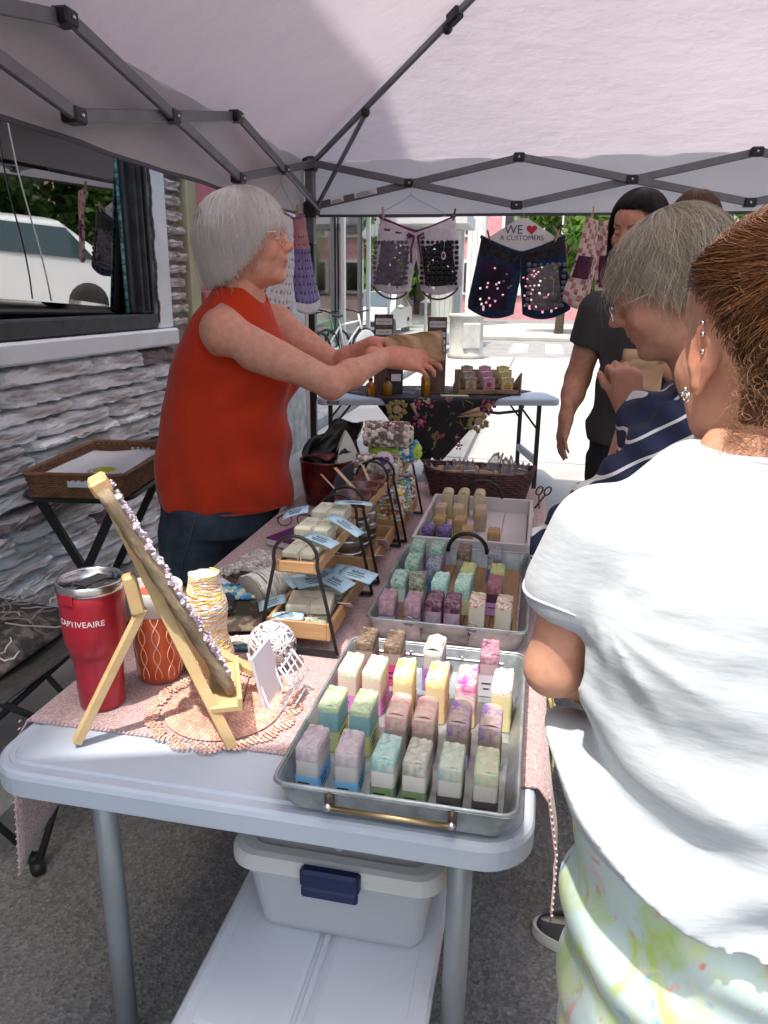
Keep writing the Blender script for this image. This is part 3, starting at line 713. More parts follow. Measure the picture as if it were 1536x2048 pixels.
def crochet(fn, nu, nv, cell, hole, amp, freq, mats, name, parent, back=.02):
    """puffy two-sided crochet fabric; cell(u,v)->material index, hole(u,v)->bool"""
    mb = MB(); P = {}
    for side in (1, -1):
        for j in range(nv+1):
            for i in range(nu+1):
                u, v = i/nu, j/nv; p, n_ = fn(u, v)
                e = min(u, 1-u)*nu/3
                h = amp*(.5+.5*sin(u*freq[0])*sin(v*freq[1]+(1.57 if int(u*freq[0]/pi) % 2 else 0)))
                h += amp*.4*random.uniform(-1, 1)
                P[side, i, j] = len(mb.v); mb.v.append(tuple(Vector(p)+Vector(n_)*side*(back*min(1, e)**.5*.5+h*min(1, e))))
    cells = {}
    for j in range(nv):
        for i in range(nu):
            u, v = (i+.5)/nu, (j+.5)/nv
            if hole(u, v): continue
            cells[i, j] = cell(u, v)
    for (i, j), c_ in cells.items():
        for side in (1, -1):
            q = [P[side, i, j], P[side, i+1, j], P[side, i+1, j+1], P[side, i, j+1]]
            mb.f.append(tuple(q if side > 0 else reversed(q))); mb.m.append(c_); mb.sm.append(True)
        for (di, dj, a, b) in ((-1, 0, (i, j), (i, j+1)), (1, 0, (i+1, j), (i+1, j+1)), (0, -1, (i, j), (i+1, j)), (0, 1, (i, j+1), (i+1, j+1))):
            if (i+di, j+dj) not in cells:
                mb.f.append((P[(1,)+a], P[(1,)+b], P[(-1,)+b], P[(-1,)+a])); mb.m.append(c_); mb.sm.append(False)
    return mb.build(name, mats, parent, recalc=True)
def peg(parent_t, loc, tilt, mt, label, s=1.0, rz=0.0, ry=0.0):
    t = thing('clothespin', label, 'clothespin', loc, rz, 'clothespins on the hanging shorts'); t.rotation_euler = (0, tilt, rz)
    for q in (-1, 1):
        MB().prism([(-.0045, 0), (.0045, 0), (.006, .03), (.0045, .075), (-.0045, .075)], -.0045, .0045, Matrix.Translation((0, q*.006, -.02)) @ Matrix(((1, 0, 0, 0), (0, 0, 1, 0), (0, 1, 0, 0), (0, 0, 0, 1)))).build('prong', mt, t)
    MB().tube([(-.007, -.012, .012), (.007, -.012, .012), (.007, .012, .012), (-.007, .012, .012)], .0015, 5, True).build('spring', M_wire, t)
    return t
def shorts(label, org, ex, W0, W1, H, gap, cellL, cellR, mats, hole, tilt=0.0, dip=.09, legsplit=.52, amp=.004, nrm=None, nu=22, nv=34, hemr=.05):
    """two leg panels hanging from a waist line; org = top centre, ex = horizontal direction"""
    ex = Vector(ex).normalized(); ez = Vector((0, 0, 1)); ny = ex.cross(ez) if nrm is None else Vector(nrm)
    t = thing('crochet_shorts', label, 'shorts', org, 0, 'crochet shorts hung for sale')
    def mk(sgn, cellf, nm):
        def fn(u, v):
            # u: 0 = centre seam, 1 = outer side
            w = W0+(W1-W0)*min(1, v*1.15)**1.1
            inner = 0 if v < legsplit else gap*((v-legsplit)/(1-legsplit))**.8
            x = sgn*(inner+(w/2-inner)*u)
            z = -dip*(1-u**1.3)*(1-v)**1.5-H*v-hemr*(v**6)*(1-abs(2*u-1)**2)*.9+.035*v**3*u
            yb = .016*sin(pi*u)+.01*sin(v*5+sgn)
            return ex*x+ez*z+ny*yb, ny
        return crochet(fn, nu, nv, cellf, hole(sgn), amp, (nu*pi/2.2, nv*pi/2.4), mats, nm, t)
    mk(-1, cellL, 'leg_panel'); mk(1, cellR, 'leg_panel')
    # waistband cord
    pts = []
    for i in range(25):
        a = (i/24-.5)*2; pts.append(ex*(a*W0/2*1.01)+ez*(-dip*(1-abs(a)**1.3)+.006)+ny*.012)
    return t, pts
def in_panel(u, v, u0, u1, v0, v1): return u0 < u < u1 and v0 < v < v1
SY = 5.11
# white shorts with one grey and one black panel
def hole_w(sgn):
    def h(u, v):
        a, b = int(u*22), int(v*34)
        if not in_panel(u, v, .15, .93, .3, .93): return False
        return ((a*7919) ^ (b*104729) ^ (sgn*77)) % 19 == 0
    return h
t, wb = shorts('white crochet shorts with a grey and a black panel and plum drawstring', (-.851, SY, 1.925), (1, 0, 0), .50, .62, .455, .035,
    lambda u, v: 1 if in_panel(u, v, .2, .86, .3, .9) else 0, lambda u, v: 2 if in_panel(u, v, .14, .88, .3, .9) else 0, [M_ywhite, M_ygrey, M_yblack], hole_w)
MB().tube(wb, .0085, 7).build('waist_cord', M_yplum, t)
for s_ in (-1, 1):
    MB().tube([(s_*.008, -.03, -.12), (s_*.05, -.036, -.10), (s_*.055, -.036, -.13), (s_*.012, -.036, -.125), (s_*.03, -.04, -.2), (s_*.036+.01, -.038, -.285)], .0075, 7).build('drawstring', M_yplum, t)
    MB().tube([(s_*(.055+.23*i/14), -.014, -.468-.052*sin(pi*i/14)**.7+.03*(i/14)**2) for i in range(15)], .007, 6).build('hem_cord', M_yplum, t)
for i in range(6):
    MB().bar((-.215+.075*i+(.02 if i > 2 else 0), -.02, -.075-.045*(1-abs(i-2.5)/2.5)), (-.175+.075*i+(.02 if i > 2 else 0), -.02, -.08-.05*(1-abs(i-2.5)/2.5)), .006, .013).build('ribbon_stitch', M_yplum, t)
tg = MB().ell((.185, -.04, -.24), (.016, .004, .026), 14, 8).build('charm', mat('charm rim', (.65, .6, .66), .4), t)
MB().ell((.185, -.045, -.238), (.010, .004, .015), 10, 6).build('charm_heart', M_yplum, tg); MB().tube([(.185, -.04, -.215), (.19, -.036, -.15)], .0012, 4).build('charm_thread', M_ywhite, tg)
# clusters (bobbles) that edge the two panels
for (mt_, x0, x1) in ((M_ygrey, -.275, -.06), (M_yblack, .045, .27)):
    bb = MB()
    for i in range(8):
        for j in range(9):
            if i in (0, 7) or j in (0, 8) or mt_ is M_yblack:
                bb.ell((x0+(x1-x0)*i/7+random.uniform(-.004, .004), -.03, -.155-.255*j/8), (.015, .010, .013), 7, 5)
    o = bb.build('shell_stitches', mt_, t); o['kind'] = 'stuff'
hg = thing('wire_hanger', 'thin wire hanger on the truss above the white crochet shorts', 'hanger', (-.9, SY-.005, 1.98))
MB().tube([(.0, 0, .16), (.012, 0, .175), (.026, 0, .16), (.02, 0, .135), (.006, 0, .12), (.006, 0, .08), (.05, 0, .05), (.22, 0, -.03), (.235, 0, -.05), (.2, 0, -.055), (-.19, 0, -.055), (-.22, 0, -.05), (-.2, 0, -.03), (-.04, 0, .05), (.006, 0, .08)], .0022, 6).build('wire', M_wire, hg)
peg(t, (-1.075, SY-.012, 1.935), -.12, M_peg, 'wooden clothespin at the left waist of the white crochet shorts'); peg(t, (-.612, SY-.012, 1.92), .18, M_pegd, 'dark clothespin at the right waist of the white crochet shorts')
# navy shorts
def hole_n(sgn):
    def h(u, v):
        a, b = int(u*22), int(v*34)
        if v < .3 or u > .93 or u < .06 or v > .93: return False
        hsh = ((a*7919) ^ (b*104729) ^ (17 if sgn > 0 else 5)) % 97
        return hsh < (9 if sgn < 0 and (u-.5)**2+(v-.65)**2 < .13 else (8 if sgn > 0 else 1))
    return h
t, wb = shorts('navy crochet shorts with dark violet and taupe panels', (-.166, SY, 1.80), (1, 0, 0), .53, .665, .475, .028,
    lambda u, v: 1 if in_panel(u, v, .2, .85, .25, .92) else (3 if v < .2 else 0), lambda u, v: 2 if in_panel(u, v, .16, .84, .3, .9) else (3 if v < .2 else 0), [M_ynavy, M_ydk, M_ytaupe, M_yblack], hole_n, dip=.10)
MB().tube(wb, .011, 7).build('waist_cord', M_ynavy, t)
bb = MB()
for i in range(7):
    for j in range(8):
        if i in (0, 6) or j in (0, 7): bb.ell((.055+.22*i/6+random.uniform(-.003, .003), -.028, -.165-.25*j/7), (.016, .009, .014), 7, 5)
bb.build('shell_stitches', M_ytaupe, t)['kind'] = 'stuff'
tg = MB().lathe([(.001, -.003), (.026, -.003), (.026, .003), (.001, .003)], 18).build('charm', mat('taupe charm', (.2, .18, .19), .5), t, (.215, -.042, -.355), (pi/2, 0, 0))
MB().tube([(0, -.02, 0), (0, .1, .01)], .0014, 4).build('charm_thread', M_ywhite, tg)
MB().tube([(-.02, -.03, -.12), (-.05, -.035, -.15), (-.01, -.036, -.125), (-.005, -.03, -.2)], .007, 6).build('drawstring', M_ynavy, t)
hg = thing('covered_hanger', 'white paper-covered hanger printed WE love over the navy shorts', 'hanger', (-.17, SY+.012, 1.80))
ol = [(-.205, .005), (-.03, .115), (.03, .115), (.205, .005), (.17, -.08), (-.17, -.08)]
XZ = Matrix(((1, 0, 0, 0), (0, 0, -1, 0), (0, 1, 0, 0), (0, 0, 0, 1)))
MB().prism(ol, -.002, .002, XZ).build('paper_cover', mat('white card', (.72, .71, .69), .7), hg)
MB().tube([(0, 0, .11), (0, 0, .15), (-.012, 0, .165), (0, 0, .185), (.015, 0, .17)], .0022, 6).build('hook', M_wire, hg)
M_print = mat('navy print', (.03, .035, .11), .6); M_heart = mat('red heart print', (.45, .02, .04), .6)
lettering('WE', .075, M_print, hg, (-.055, -.0035, .045), (pi/2, 0, 0)); lettering('R CUSTOMERS', .042, M_print, hg, (0, -.0035, -.004), (pi/2, 0, 0))
def heart(s, n=28):
    return [(s*.0625*(16*sin(a)**3), s*.0625*(13*cos(a)-5*cos(2*a)-2*cos(3*a)-cos(4*a))) for a in [2*pi*i/n for i in range(n)]]
MB().prism(heart(.033), -.0006, .0006, Matrix.Translation((.058, -.0035, .048)) @ XZ).build('heart_print', M_heart, hg)
peg(t, (-.375, SY-.018, 1.79), -.30, M_pegd, 'dark clothespin at the left waist of the navy crochet shorts'); peg(t, (.045, SY-.018, 1.79), .28, M_peg, 'wooden clothespin at the right waist of the navy crochet shorts')
# cream and plum shorts beside the man, hanging edge-on
t, wb = shorts('cream and rose crochet shorts with plum panels, half hidden behind the man', (.30, SY+.03, 1.915), (.8, .6, 0), .20, .46, .52, .03,
    lambda u, v: 2 if in_panel(u, v, .3, .95, .45, .72) else (1 if (int(v*17)+int(u*7)) % 3 == 0 else 0), lambda u, v: 2 if in_panel(u, v, .1, .6, .4, .8) else (1 if (int(v*17)+int(u*7)) % 3 == 0 else 0), [M_ycream, M_yrose, M_ydplum], lambda s: (lambda u, v: ((int(u*22)*7919) ^ (int(v*34)*104729)) % 17 == 0 and .05 < v < .95), dip=.02)
peg(t, (.255, SY+.01, 1.925), .05, M_peg, 'wooden clothespin on the cream and rose crochet shorts')
# lavender and white shorts along the left side, behind the woman's face
t, wb = shorts('lavender and white crochet shorts hanging behind the woman\'s face', (-1.545, 4.62, 1.90), (.18, .98, 0), .26, .74, .56, .04,
    lambda u, v: 2 if v > .93 or u > .97 else 0, lambda u, v: 0 if (v > .9 or u > .93) else (1 if v > .33 else 3), [M_ywhite, M_ylav, M_yplum, M_yrose], lambda s: (lambda u, v: (int(u*22) % 3 == 0 and int(v*34) % 3 == 0) and .12 < v < .9), dip=.03, amp=.006)
MB().tube(wb, .010, 7).build('waist_cord', M_yplum, t)
peg(t, (-1.535, 4.70, 1.91), .1, M_peg, 'wooden clothespin holding the lavender and white crochet shorts', rz=pi/2)
hg = thing('wire_hanger', 'bent wire hanger on the left truss above the lavender shorts', 'hanger', (-1.55, 4.45, 1.98))
MB().tube([(.0, 0, .18), (0, .012, .195), (0, .026, .18), (0, .02, .15), (0, .006, .12), (0, .006, .08), (0, .05, .05), (0, .25, -.05), (0, .2, -.055), (0, -.17, -.055), (0, -.2, -.04), (0, -.04, .05), (0, .006, .08)], .0022, 6).build('wire', M_wire, hg)
# ================================================================ SOAPS AND TRAYS
def swirl(name, a, b, c=None, scale=45, dist=2.2, rough=.5, gloss=.35):
    if name in bpy.data.materials: return bpy.data.materials[name]
    m = mat(name, a, rough, b, scale, .38, .62, dist=dist, c3=c, bump=.35, bscale=110, bdist=.002, sss=0, spec=gloss); return m
def plain(name, c, rough=.55, **k):
    return bpy.data.materials.get(name) or mat(name, c, rough, tuple(min(1, q*1.12) for q in c), 30, .3, .7, bump=.08, bscale=200, bdist=.001, **k)
SOAPN = [0]
def soap(label, x, y, z0, body, top, band, W=.034, D=.062, H=.076, frac=.42, tf=.62, style=0, rz=0.0, shift=0.0, lines=2, group='soap bars'):
    """thing: bar (body + swirled top layer) and a paper band round its lower half"""
    SOAPN[0] += 1; rnd = random.Random(SOAPN[0])
    t = thing('soap_bar', label, 'soap', (x, y, z0), rz+rnd.uniform(-.05, .05), group)
    mb = MB(); nx, ny = 6, 9; hz = [0, H*tf-.001, H*tf+.001, H-.004]
    o = round_rect(-W/2, W/2, -D/2, D/2, .004, 2); n = len(o)
    def zt(px, py):
        if style == 0: return H+.0012*sin(px*420+rnd.random()*.2)+.001*sin(py*260)
        if style == 1: return H+.004*sin(py*330+px*150)*cos(px*190)+.002*sin(py*700)      # wavy piped
        if style == 2: return H+.006*(1-(2*px/W)**2)+.002*sin(py*300)                        # domed
        return H-.004*(2*px/W)**2+.0025*sin(py*160+2)+.0012*cos(px*300)                         # sculpted
    vs = []; fs = []
    for q, z in enumerate(hz):
        vs += [(px, py, z) for px, py in o]
    k_ = .9
    vs += [(px*k_, py*.96, zt(px*k_, py*.96)) for px, py in o]
    for i in range(4):
        for k in range(n): fs.append((i*n+k, i*n+(k+1) % n, (i+1)*n+(k+1) % n, (i+1)*n+k))
    mb.add(vs, fs, True); mb.m = [0]*n+[1]*(3*n)
    b = len(mb.v); mb.mi = 1
    for j in range(ny+1):
        for i in range(nx+1):
            px = (i/nx-.5)*W*.86; py = (j/ny-.5)*D*.93
            mb.v.append((px, py, zt(px, py)+rnd.uniform(-.0006, .0006)))
    g = lambda i, j: b+j*(nx+1)+i
    for j in range(ny):
        for i in range(nx): mb.f.append((g(i, j), g(i+1, j), g(i+1, j+1), g(i, j+1))); mb.m.append(1); mb.sm.append(True)
    # rim between outline and top grid
    mb.f.append(tuple(range(4*n, 5*n))); mb.m.append(1); mb.sm.append(True)
    mb.v = [(v[0], v[1], v[2]-(.0009 if 4*n <= i < 5*n else 0)) for i, v in enumerate(mb.v)]
    mb.build('bar', [body, top], t)
    if band is not None:
        e = .0009; h = H*frac; ob = round_rect(-W/2-e, W/2+e, -D/2-e, D/2+e, .004, 2); w = MB()
        w.add([(px, py, shift+.001) for px, py in ob]+[(px, py, h+shift+(.006*(1-(2*py/D)**2) if abs(px) > W*.4 else 0)) for px, py in ob], [(k, (k+1) % n, n+(k+1) % n, n+k) for k in range(n)], False)
        wo = w.build('paper_band', band, t)
        if lines:
            pr = MB()
            for q in range(lines): pr.box((-W*.12, -D/2-e-.0003, shift+h*(.62-.24*q)), (W*(.5-.18*q), .0005, .0022))
            for q in range(3): pr.box((W/2+e+.0003, -D*.1, shift+h*(.75-.22*q)), (.0005, D*(.5-.1*q), .002))
            pr.build('print', M_ink, wo)
    return t
# materials of the bars
S_lav = swirl('lavender marbled top', (.36, .30, .38), (.48, .43, .47), (.42, .36, .36)); S_lg = plain('light grey soap', (.50, .48, .46)); B_blue = plain('sky blue band', (.20, .50, .80))
S_teal = swirl('teal swirl', (.20, .42, .38), (.50, .50, .47), (.30, .48, .44)); S_wh = plain('white soap', (.64, .61, .57)); B_green = plain('leaf green band', (.22, .33, .17))
S_gg = swirl('grey green swirl', (.26, .30, .24), (.52, .48, .45), (.38, .39, .34)); S_pale = plain('pale grey soap', (.55, .54, .50)); B_char = plain('charcoal band', (.075, .073, .072))
S_tg = swirl('teal gold swirl', (.26, .40, .37), (.50, .44, .33), (.40, .47, .42)); S_tgr = swirl('sage swirl', (.34, .46, .34), (.55, .48, .35), (.45, .50, .38))
S_gt = swirl('green swirl top', (.36, .50, .28), (.58, .60, .42), (.45, .55, .35)); S_teb = plain('teal soap', (.22, .42, .42)); B_yg = plain('lime band', (.55, .60, .27))
S_pk = swirl('pink swirl', (.62, .28, .28), (.62, .50, .38), (.60, .42, .38)); S_tau = plain('taupe soap', (.36, .31, .28)); B_gry = plain('grey band', (.27, .26, .30))
S_pur = swirl('violet tan swirl', (.26, .16, .42), (.46, .37, .26), (.40, .30, .32)); S_taub = plain('taupe brown soap', (.33, .27, .22)); B_lavb = plain('lavender band', (.48, .44, .72))
S_pgr = swirl('rose green swirl', (.66, .40, .38), (.55, .68, .44), (.72, .70, .55)); S_cp = plain('cream pink soap', (.74, .56, .46)); B_mag = plain('magenta band', (.72, .25, .66))
S_yel = swirl('yellow swirl', (.80, .62, .14), (.88, .82, .50), (.86, .76, .36)); S_crm = plain('cream soap', (.78, .58, .34)); B_pch = plain('peach band', (.75, .50, .30))
S_hot = swirl('hot pink yellow swirl', (.80, .12, .38), (.90, .72, .25), (.88, .50, .58), 30); S_hotb = swirl('pink white body', (.80, .30, .45), (.85, .72, .70), None, 25)
S_cel = swirl('white orange flecks', (.85, .82, .70), (.78, .40, .30), (.87, .85, .78), 38); S_yb = plain('butter soap', (.80, .70, .38))
S_brn = swirl('brown swirl', (.10, .07, .05), (.26, .19, .13), (.16, .11, .08)); S_bei = plain('mushroom soap', (.36, .29, .25)); B_hot = plain('hot pink band', (.62, .06, .24))
S_gw = swirl('grey white', (.44, .43, .40), (.56, .55, .52)); B_vio = plain('violet band', (.42, .18, .60))
S_mau = swirl('mauve swirl', (.22, .08, .14), (.46, .28, .34), (.38, .20, .27)); S_maub = plain('mauve soap', (.46, .33, .38)); B_lil = plain('pale lilac band', (.62, .60, .70))
M_galv = mat('galvanised steel', (.44, .47, .48), .42, (.27, .30, .31), 34, .35, .65, metal=.55, bump=.15, bscale=50, bdist=.002, c3=(.36, .39, .40), rvar=.12)
M_wood = mat('acacia wood', (.36, .21, .10), .6, (.24, .13, .06), 4, .35, .65, stretch=(9, 1, 9), bump=.15, bscale=30, c3=(.31, .18, .085))
M_woodl = mat('light wood', (.50, .30, .15), .55, (.40, .22, .10), 4, .35, .65, stretch=(1, 9, 9), bump=.12, bscale=30)
M_pine = mat('pine', (.66, .47, .24), .55, (.56, .37, .17), 3, .35, .65, stretch=(1, 9, 9), bump=.1)
def tray(label, x0, x1, y0, y1, h, mt, name='metal_tray', floor=None, flare=.014, z0=TZ+.006, r=.02, wire=True):
    t = thing(name, label, 'tray', ((x0+x1)/2, (y0+y1)/2, z0)); hx, hy = (x1-x0)/2, (y1-y0)/2
    R = lambda d, rr=r: round_rect(-hx-d, hx+d, -hy-d, hy+d, rr, 4)
    mb = MB(); outs = [(R(0), 0), (R(flare), h), (R(flare+.004), h+.003), (R(flare+.002), h+.006), (R(flare-.003), h+.003), (R(-.004), .004)]
    n = len(outs[0][0]); vs = [(a, b, z) for o, z in outs for a, b in o]
    fs = [(i*n+k, i*n+(k+1) % n, (i+1)*n+(k+1) % n, (i+1)*n+k) for i in range(len(outs)-1) for k in range(n)]
    fs += [tuple(reversed(range(n))), tuple((len(outs)-1)*n+k for k in range(n))]
    mb.add(vs, fs, False); mb.build('pan', mt, t)
    if floor: 
        nb_ = 5
        for i in range(nb_): MB().box((-hx+.008+(2*hx-.016)*(i+.5)/nb_, 0, .008), ((2*hx-.016)/nb_-.002, 2*hy-.02, .006), None, .001).build('floor_plank', floor, t)
    if wire: MB().tube([(a, b, h+.005) for a, b in R(flare+.001)], .0032, 6, True).build('rolled_rim', mt, t)
    return t
t1 = tray('front galvanised metal tray with six-wide rows of wrapped soap bars', -.312, -.004, .850, 1.288, .042, M_galv)
M_brass = mat('brass rod', (.48, .36, .20), .3, metal=.9); M_rust = mat('dark lug', (.12, .09, .07), .5, metal=.5)
hd = MB().tube([(-.085, -.244, .026), (.085, -.244, .026)], .0042, 8).build('handle', M_brass, t1)
for s_ in (-1, 1):
    l_ = MB().box((s_*.085, -.235, .03), (.012, .018, .034), None, .005).build('handle_lug', M_rust, hd); MB().ell((s_*.085, -.246, .028), (.006, .004, .006), 10, 6).build('rivet', M_bolt, l_)
for q in (.008, .022): MB().box((0, .223, q+.006), (.26, .004, .004), None, .0015).build('pressed_rib', M_galv, t1)
for s_ in (-.05, .05): MB().ell((s_, .2225, .032), (.004, .003, .004), 8, 5).build('rivet', M_bolt, t1)
Z1 = TZ+.0105
row1 = [(S_lg, S_lav, B_blue, 'lavender-topped grey soap with sky-blue band in the front-left corner of the tray'), (S_lg, S_lav, B_blue, 'lavender-topped grey soap with sky-blue band, second in the front row'), (S_wh, S_teal, B_green, 'white soap with teal swirl top and green band in the front row'),
        (S_wh, S_gg, B_green, 'white soap with grey-green swirl top and green band in the front row'), (S_pale, S_tg, B_char, 'pale soap with teal and gold top and charcoal band in the front row'), (S_pale, S_tgr, B_char, 'pale soap with sage top and charcoal band in the front-right corner')]
for (x, (b_, t_, w_, lab)) in zip((-.288, -.232, -.177, -.132, -.083, -.034), row1): soap(lab, x, .905, Z1, b_, t_, w_, frac=.40, tf=.72)
row2 = [(S_teb, S_gt, B_yg, 'teal soap with green top and lime band, leftmost of the second row'), (S_teb, S_gt, B_yg, 'teal soap with green top and lime band, second in the second row'), (S_tau, S_pk, B_gry, 'taupe soap with rose swirl top, left one of the pair in the second row'),
        (S_tau, S_pk, B_gry, 'taupe soap with rose swirl top, right one of the pair in the second row'), (S_taub, S_pur, B_lavb, 'brown soap with violet top and lavender band, left of its pair'), (S_taub, S_pur, B_lavb, 'brown soap with violet top and lavender band at the right end of the second row')]
for i, (x, (b_, t_, w_, lab)) in enumerate(zip((-.287, -.236, -.180, -.137, -.084, -.036), row2)): soap(lab, x, 1.012, Z1, b_, t_, w_, frac=.44 if i < 2 else .34, tf=.86 if i < 2 else .7, H=.082 if i < 2 else .078, style=0 if i < 2 else 2)
row3 = [(S_cp, S_pgr, B_mag, 'cream soap with rose and green top and magenta band, leftmost in the sunny row'), (S_cp, S_pgr, B_mag, 'cream soap with rose and green top and magenta band, second in the sunny row'), (S_crm, S_yel, B_pch, 'cream soap with yellow piped top, left of its pair in the sunny row'),
        (S_crm, S_yel, B_pch, 'cream soap with yellow piped top, right of its pair in the sunny row'), (S_hotb, S_hot, S_crm, 'hot pink and yellow swirled soap in the sunny row'), (S_yb, S_cel, S_yb, 'butter-coloured soap with white flecked top by the right rim of the tray')]
for i, (x, (b_, t_, w_, lab)) in enumerate(zip((-.286, -.243, -.191, -.134, -.084, -.024), row3)): soap(lab, x, 1.128, Z1, b_, t_, w_, frac=.42 if i < 2 else .3, tf=.8, H=.084, style=0 if i < 2 else 1, lines=2 if i < 3 else 0)
for i, (x, b_, t_, w_, lab) in enumerate(((-.283, S_bei, S_brn, B_hot, 'brown-topped soap with hot pink band, leftmost at the back of the front tray'), (-.230, S_bei, S_brn, B_hot, 'brown-topped soap with hot pink band, second at the back of the front tray'), (-.154, S_lg, S_gw, B_vio, 'grey-white sculpted soap with violet band at the back of the front tray'), (-.053, S_maub, S_mau, B_lil, 'mauve marbled soap with pale lilac band at the back right of the front tray'))):
    soap(lab, x, 1.236, Z1, b_, t_, w_, frac=.52, tf=.78, style=[0, 0, 3, 0][i], H=.084)
# --- second tray (steel, plank floor)
t2_ = tray('middle galvanised tray with wooden plank floor and wire loops, full of soap', -.306, -.004, 1.405, 1.86, .045, M_galv, floor=M_wood)
hd = MB().tube([(-.05, -.2395, .034), (-.047, -.2445, .012), (.047, -.2445, .012), (.05, -.2395, .034)], .003, 7).build('drop_handle', M_rust, t2_)
MB().tube(arc((0, .232, .045), .052, 0, pi, 16), .0055, 8).build('arch_handle', M_blk, t2_)
for x in (-.075, .055): MB().tube([(x+.011*cos(a), -.243, .05+.011*sin(a)) for a in [2*pi*i/16 for i in range(16)]], .0016, 5, True).build('wire_loop', M_wire, t2_)
Z2 = TZ+.018
S_dp = swirl('dusty purple', (.26, .16, .20), (.40, .27, .31), (.33, .21, .25)); S_dpb = plain('dusk purple soap', (.16, .10, .14)); B_per = plain('periwinkle band', (.42, .38, .58))
S_pl = swirl('dark plum gloss', (.06, .025, .04), (.28, .12, .20), (.12, .05, .08), 40, 2, .25, .6); S_lil = swirl('lilac marbled body', (.30, .20, .28), (.42, .33, .38), None, 20)
S_pet = swirl('cream with petals', (.60, .54, .44), (.40, .10, .07), (.62, .57, .48), 55); S_cr2 = plain('ivory soap', (.58, .53, .44)); B_tan = plain('tan band', (.36, .27, .20))
S_mint = swirl('mint flecks', (.14, .32, .22), (.46, .56, .46), (.30, .45, .36), 60); S_mintb = plain('pale mint soap', (.45, .56, .47)); S_blk = swirl('brown green flecks', (.10, .10, .07), (.36, .40, .32), (.22, .25, .19), 60)
S_aqua = swirl('aqua froth', (.22, .52, .42), (.60, .72, .64), (.42, .62, .54), 50); S_aqb = plain('aqua soap', (.40, .62, .55)); B_ylw = plain('pale yellow band', (.58, .58, .30))
S_slat = swirl('slate glass', (.12, .13, .18), (.30, .31, .36), (.2, .21, .27), 40, 2, .25, .6); B_bl = plain('cobalt band', (.06, .17, .38)); S_gld = swirl('lime gold', (.40, .40, .10), (.50, .56, .30), (.44, .48, .2)); S_gldb = plain('pistachio soap', (.42, .52, .30))
S_rosy = swirl('rose wood', (.24, .08, .10), (.36, .17, .18), (.30, .12, .14)); S_dk = plain('aubergine soap', (.08, .03, .05)); B_orch = plain('orchid band', (.50, .26, .54)); S_blu2 = plain('steel blue soap', (.12, .20, .30))
R2 = [(-.283, 1.437, S_dpb, S_dp, B_per, 'dusty purple soap with periwinkle band in the front-left corner of the middle tray', .5, .55, 0), (-.228, 1.437, S_dpb, S_dp, B_per, 'dusty purple soap with periwinkle band, second in the middle tray', .5, .55, 0),
      (-.184, 1.45, S_lil, S_pl, B_char, 'glossy dark plum soap, left of its pair in the middle tray', .28, .7, 0), (-.146, 1.45, S_lil, S_pl, B_char, 'glossy dark plum soap, right of its pair in the middle tray', .28, .7, 0),
      (-.095, 1.46, S_cr2, S_pet, B_tan, 'ivory soap sprinkled with red petals near the front of the middle tray', .2, .84, 0), (-.039, 1.46, S_cr2, S_pet, B_tan, 'ivory petal soap with tan band in the front-right corner of the middle tray', .25, .84, 0),
      (-.28, 1.555, S_mintb, S_mint, B_tan, 'mint-flecked soap with tan band at the left of the middle tray', .3, .7, 1), (-.238, 1.555, S_mintb, S_blk, B_tan, 'brown-green flecked soap in the second row of the middle tray', .3, .66, 1),
      (-.187, 1.56, S_aqb, S_aqua, B_ylw, 'frothy aqua soap with pale yellow band, left of its pair', .45, .62, 1), (-.135, 1.565, S_aqb, S_aqua, B_ylw, 'frothy aqua soap with pale yellow band, right of its pair', .45, .62, 1),
      (-.065, 1.575, S_dk, S_rosy, B_orch, 'rosewood and aubergine soap with orchid band in the middle tray', .42, .7, 0), (-.269, 1.675, S_wh, S_mint, None, 'white soap with mint-flecked top in the third row of the middle tray', .4, .7, 1),
      (-.216, 1.665, S_blu2, S_slat, B_bl, 'slate glassy soap with cobalt band in the middle tray', .5, .6, 0), (-.132, 1.64, S_gldb, S_gld, None, 'pistachio and lime-gold soap, left of its pair in the middle tray', .4, .8, 0),
      (-.064, 1.65, S_gldb, S_gld, None, 'pistachio and lime-gold soap, right of its pair in the middle tray', .4, .8, 0), (-.276, 1.79, S_lil, S_mint, B_per, 'sage-topped soap in the back-left corner of the middle tray', .4, .6, 0),
      (-.225, 1.79, S_lil, S_mint, B_orch, 'sage-topped soap with orchid band in the back row of the middle tray', .5, .6, 0), (-.155, 1.775, S_taub, S_brn, None, 'brown soap at the back of the middle tray under the black arch', .4, .7, 0), (-.077, 1.77, S_lg, S_slat, B_bl, 'grey glassy soap with cobalt band at the back right of the middle tray', .5, .66, 0)]
for (x, y, b_, t_, w_, lab, fr, tf, sty) in R2: soap(lab, x, y, Z2, b_, t_, w_, frac=fr, tf=tf, style=sty, H=.076, lines=1)
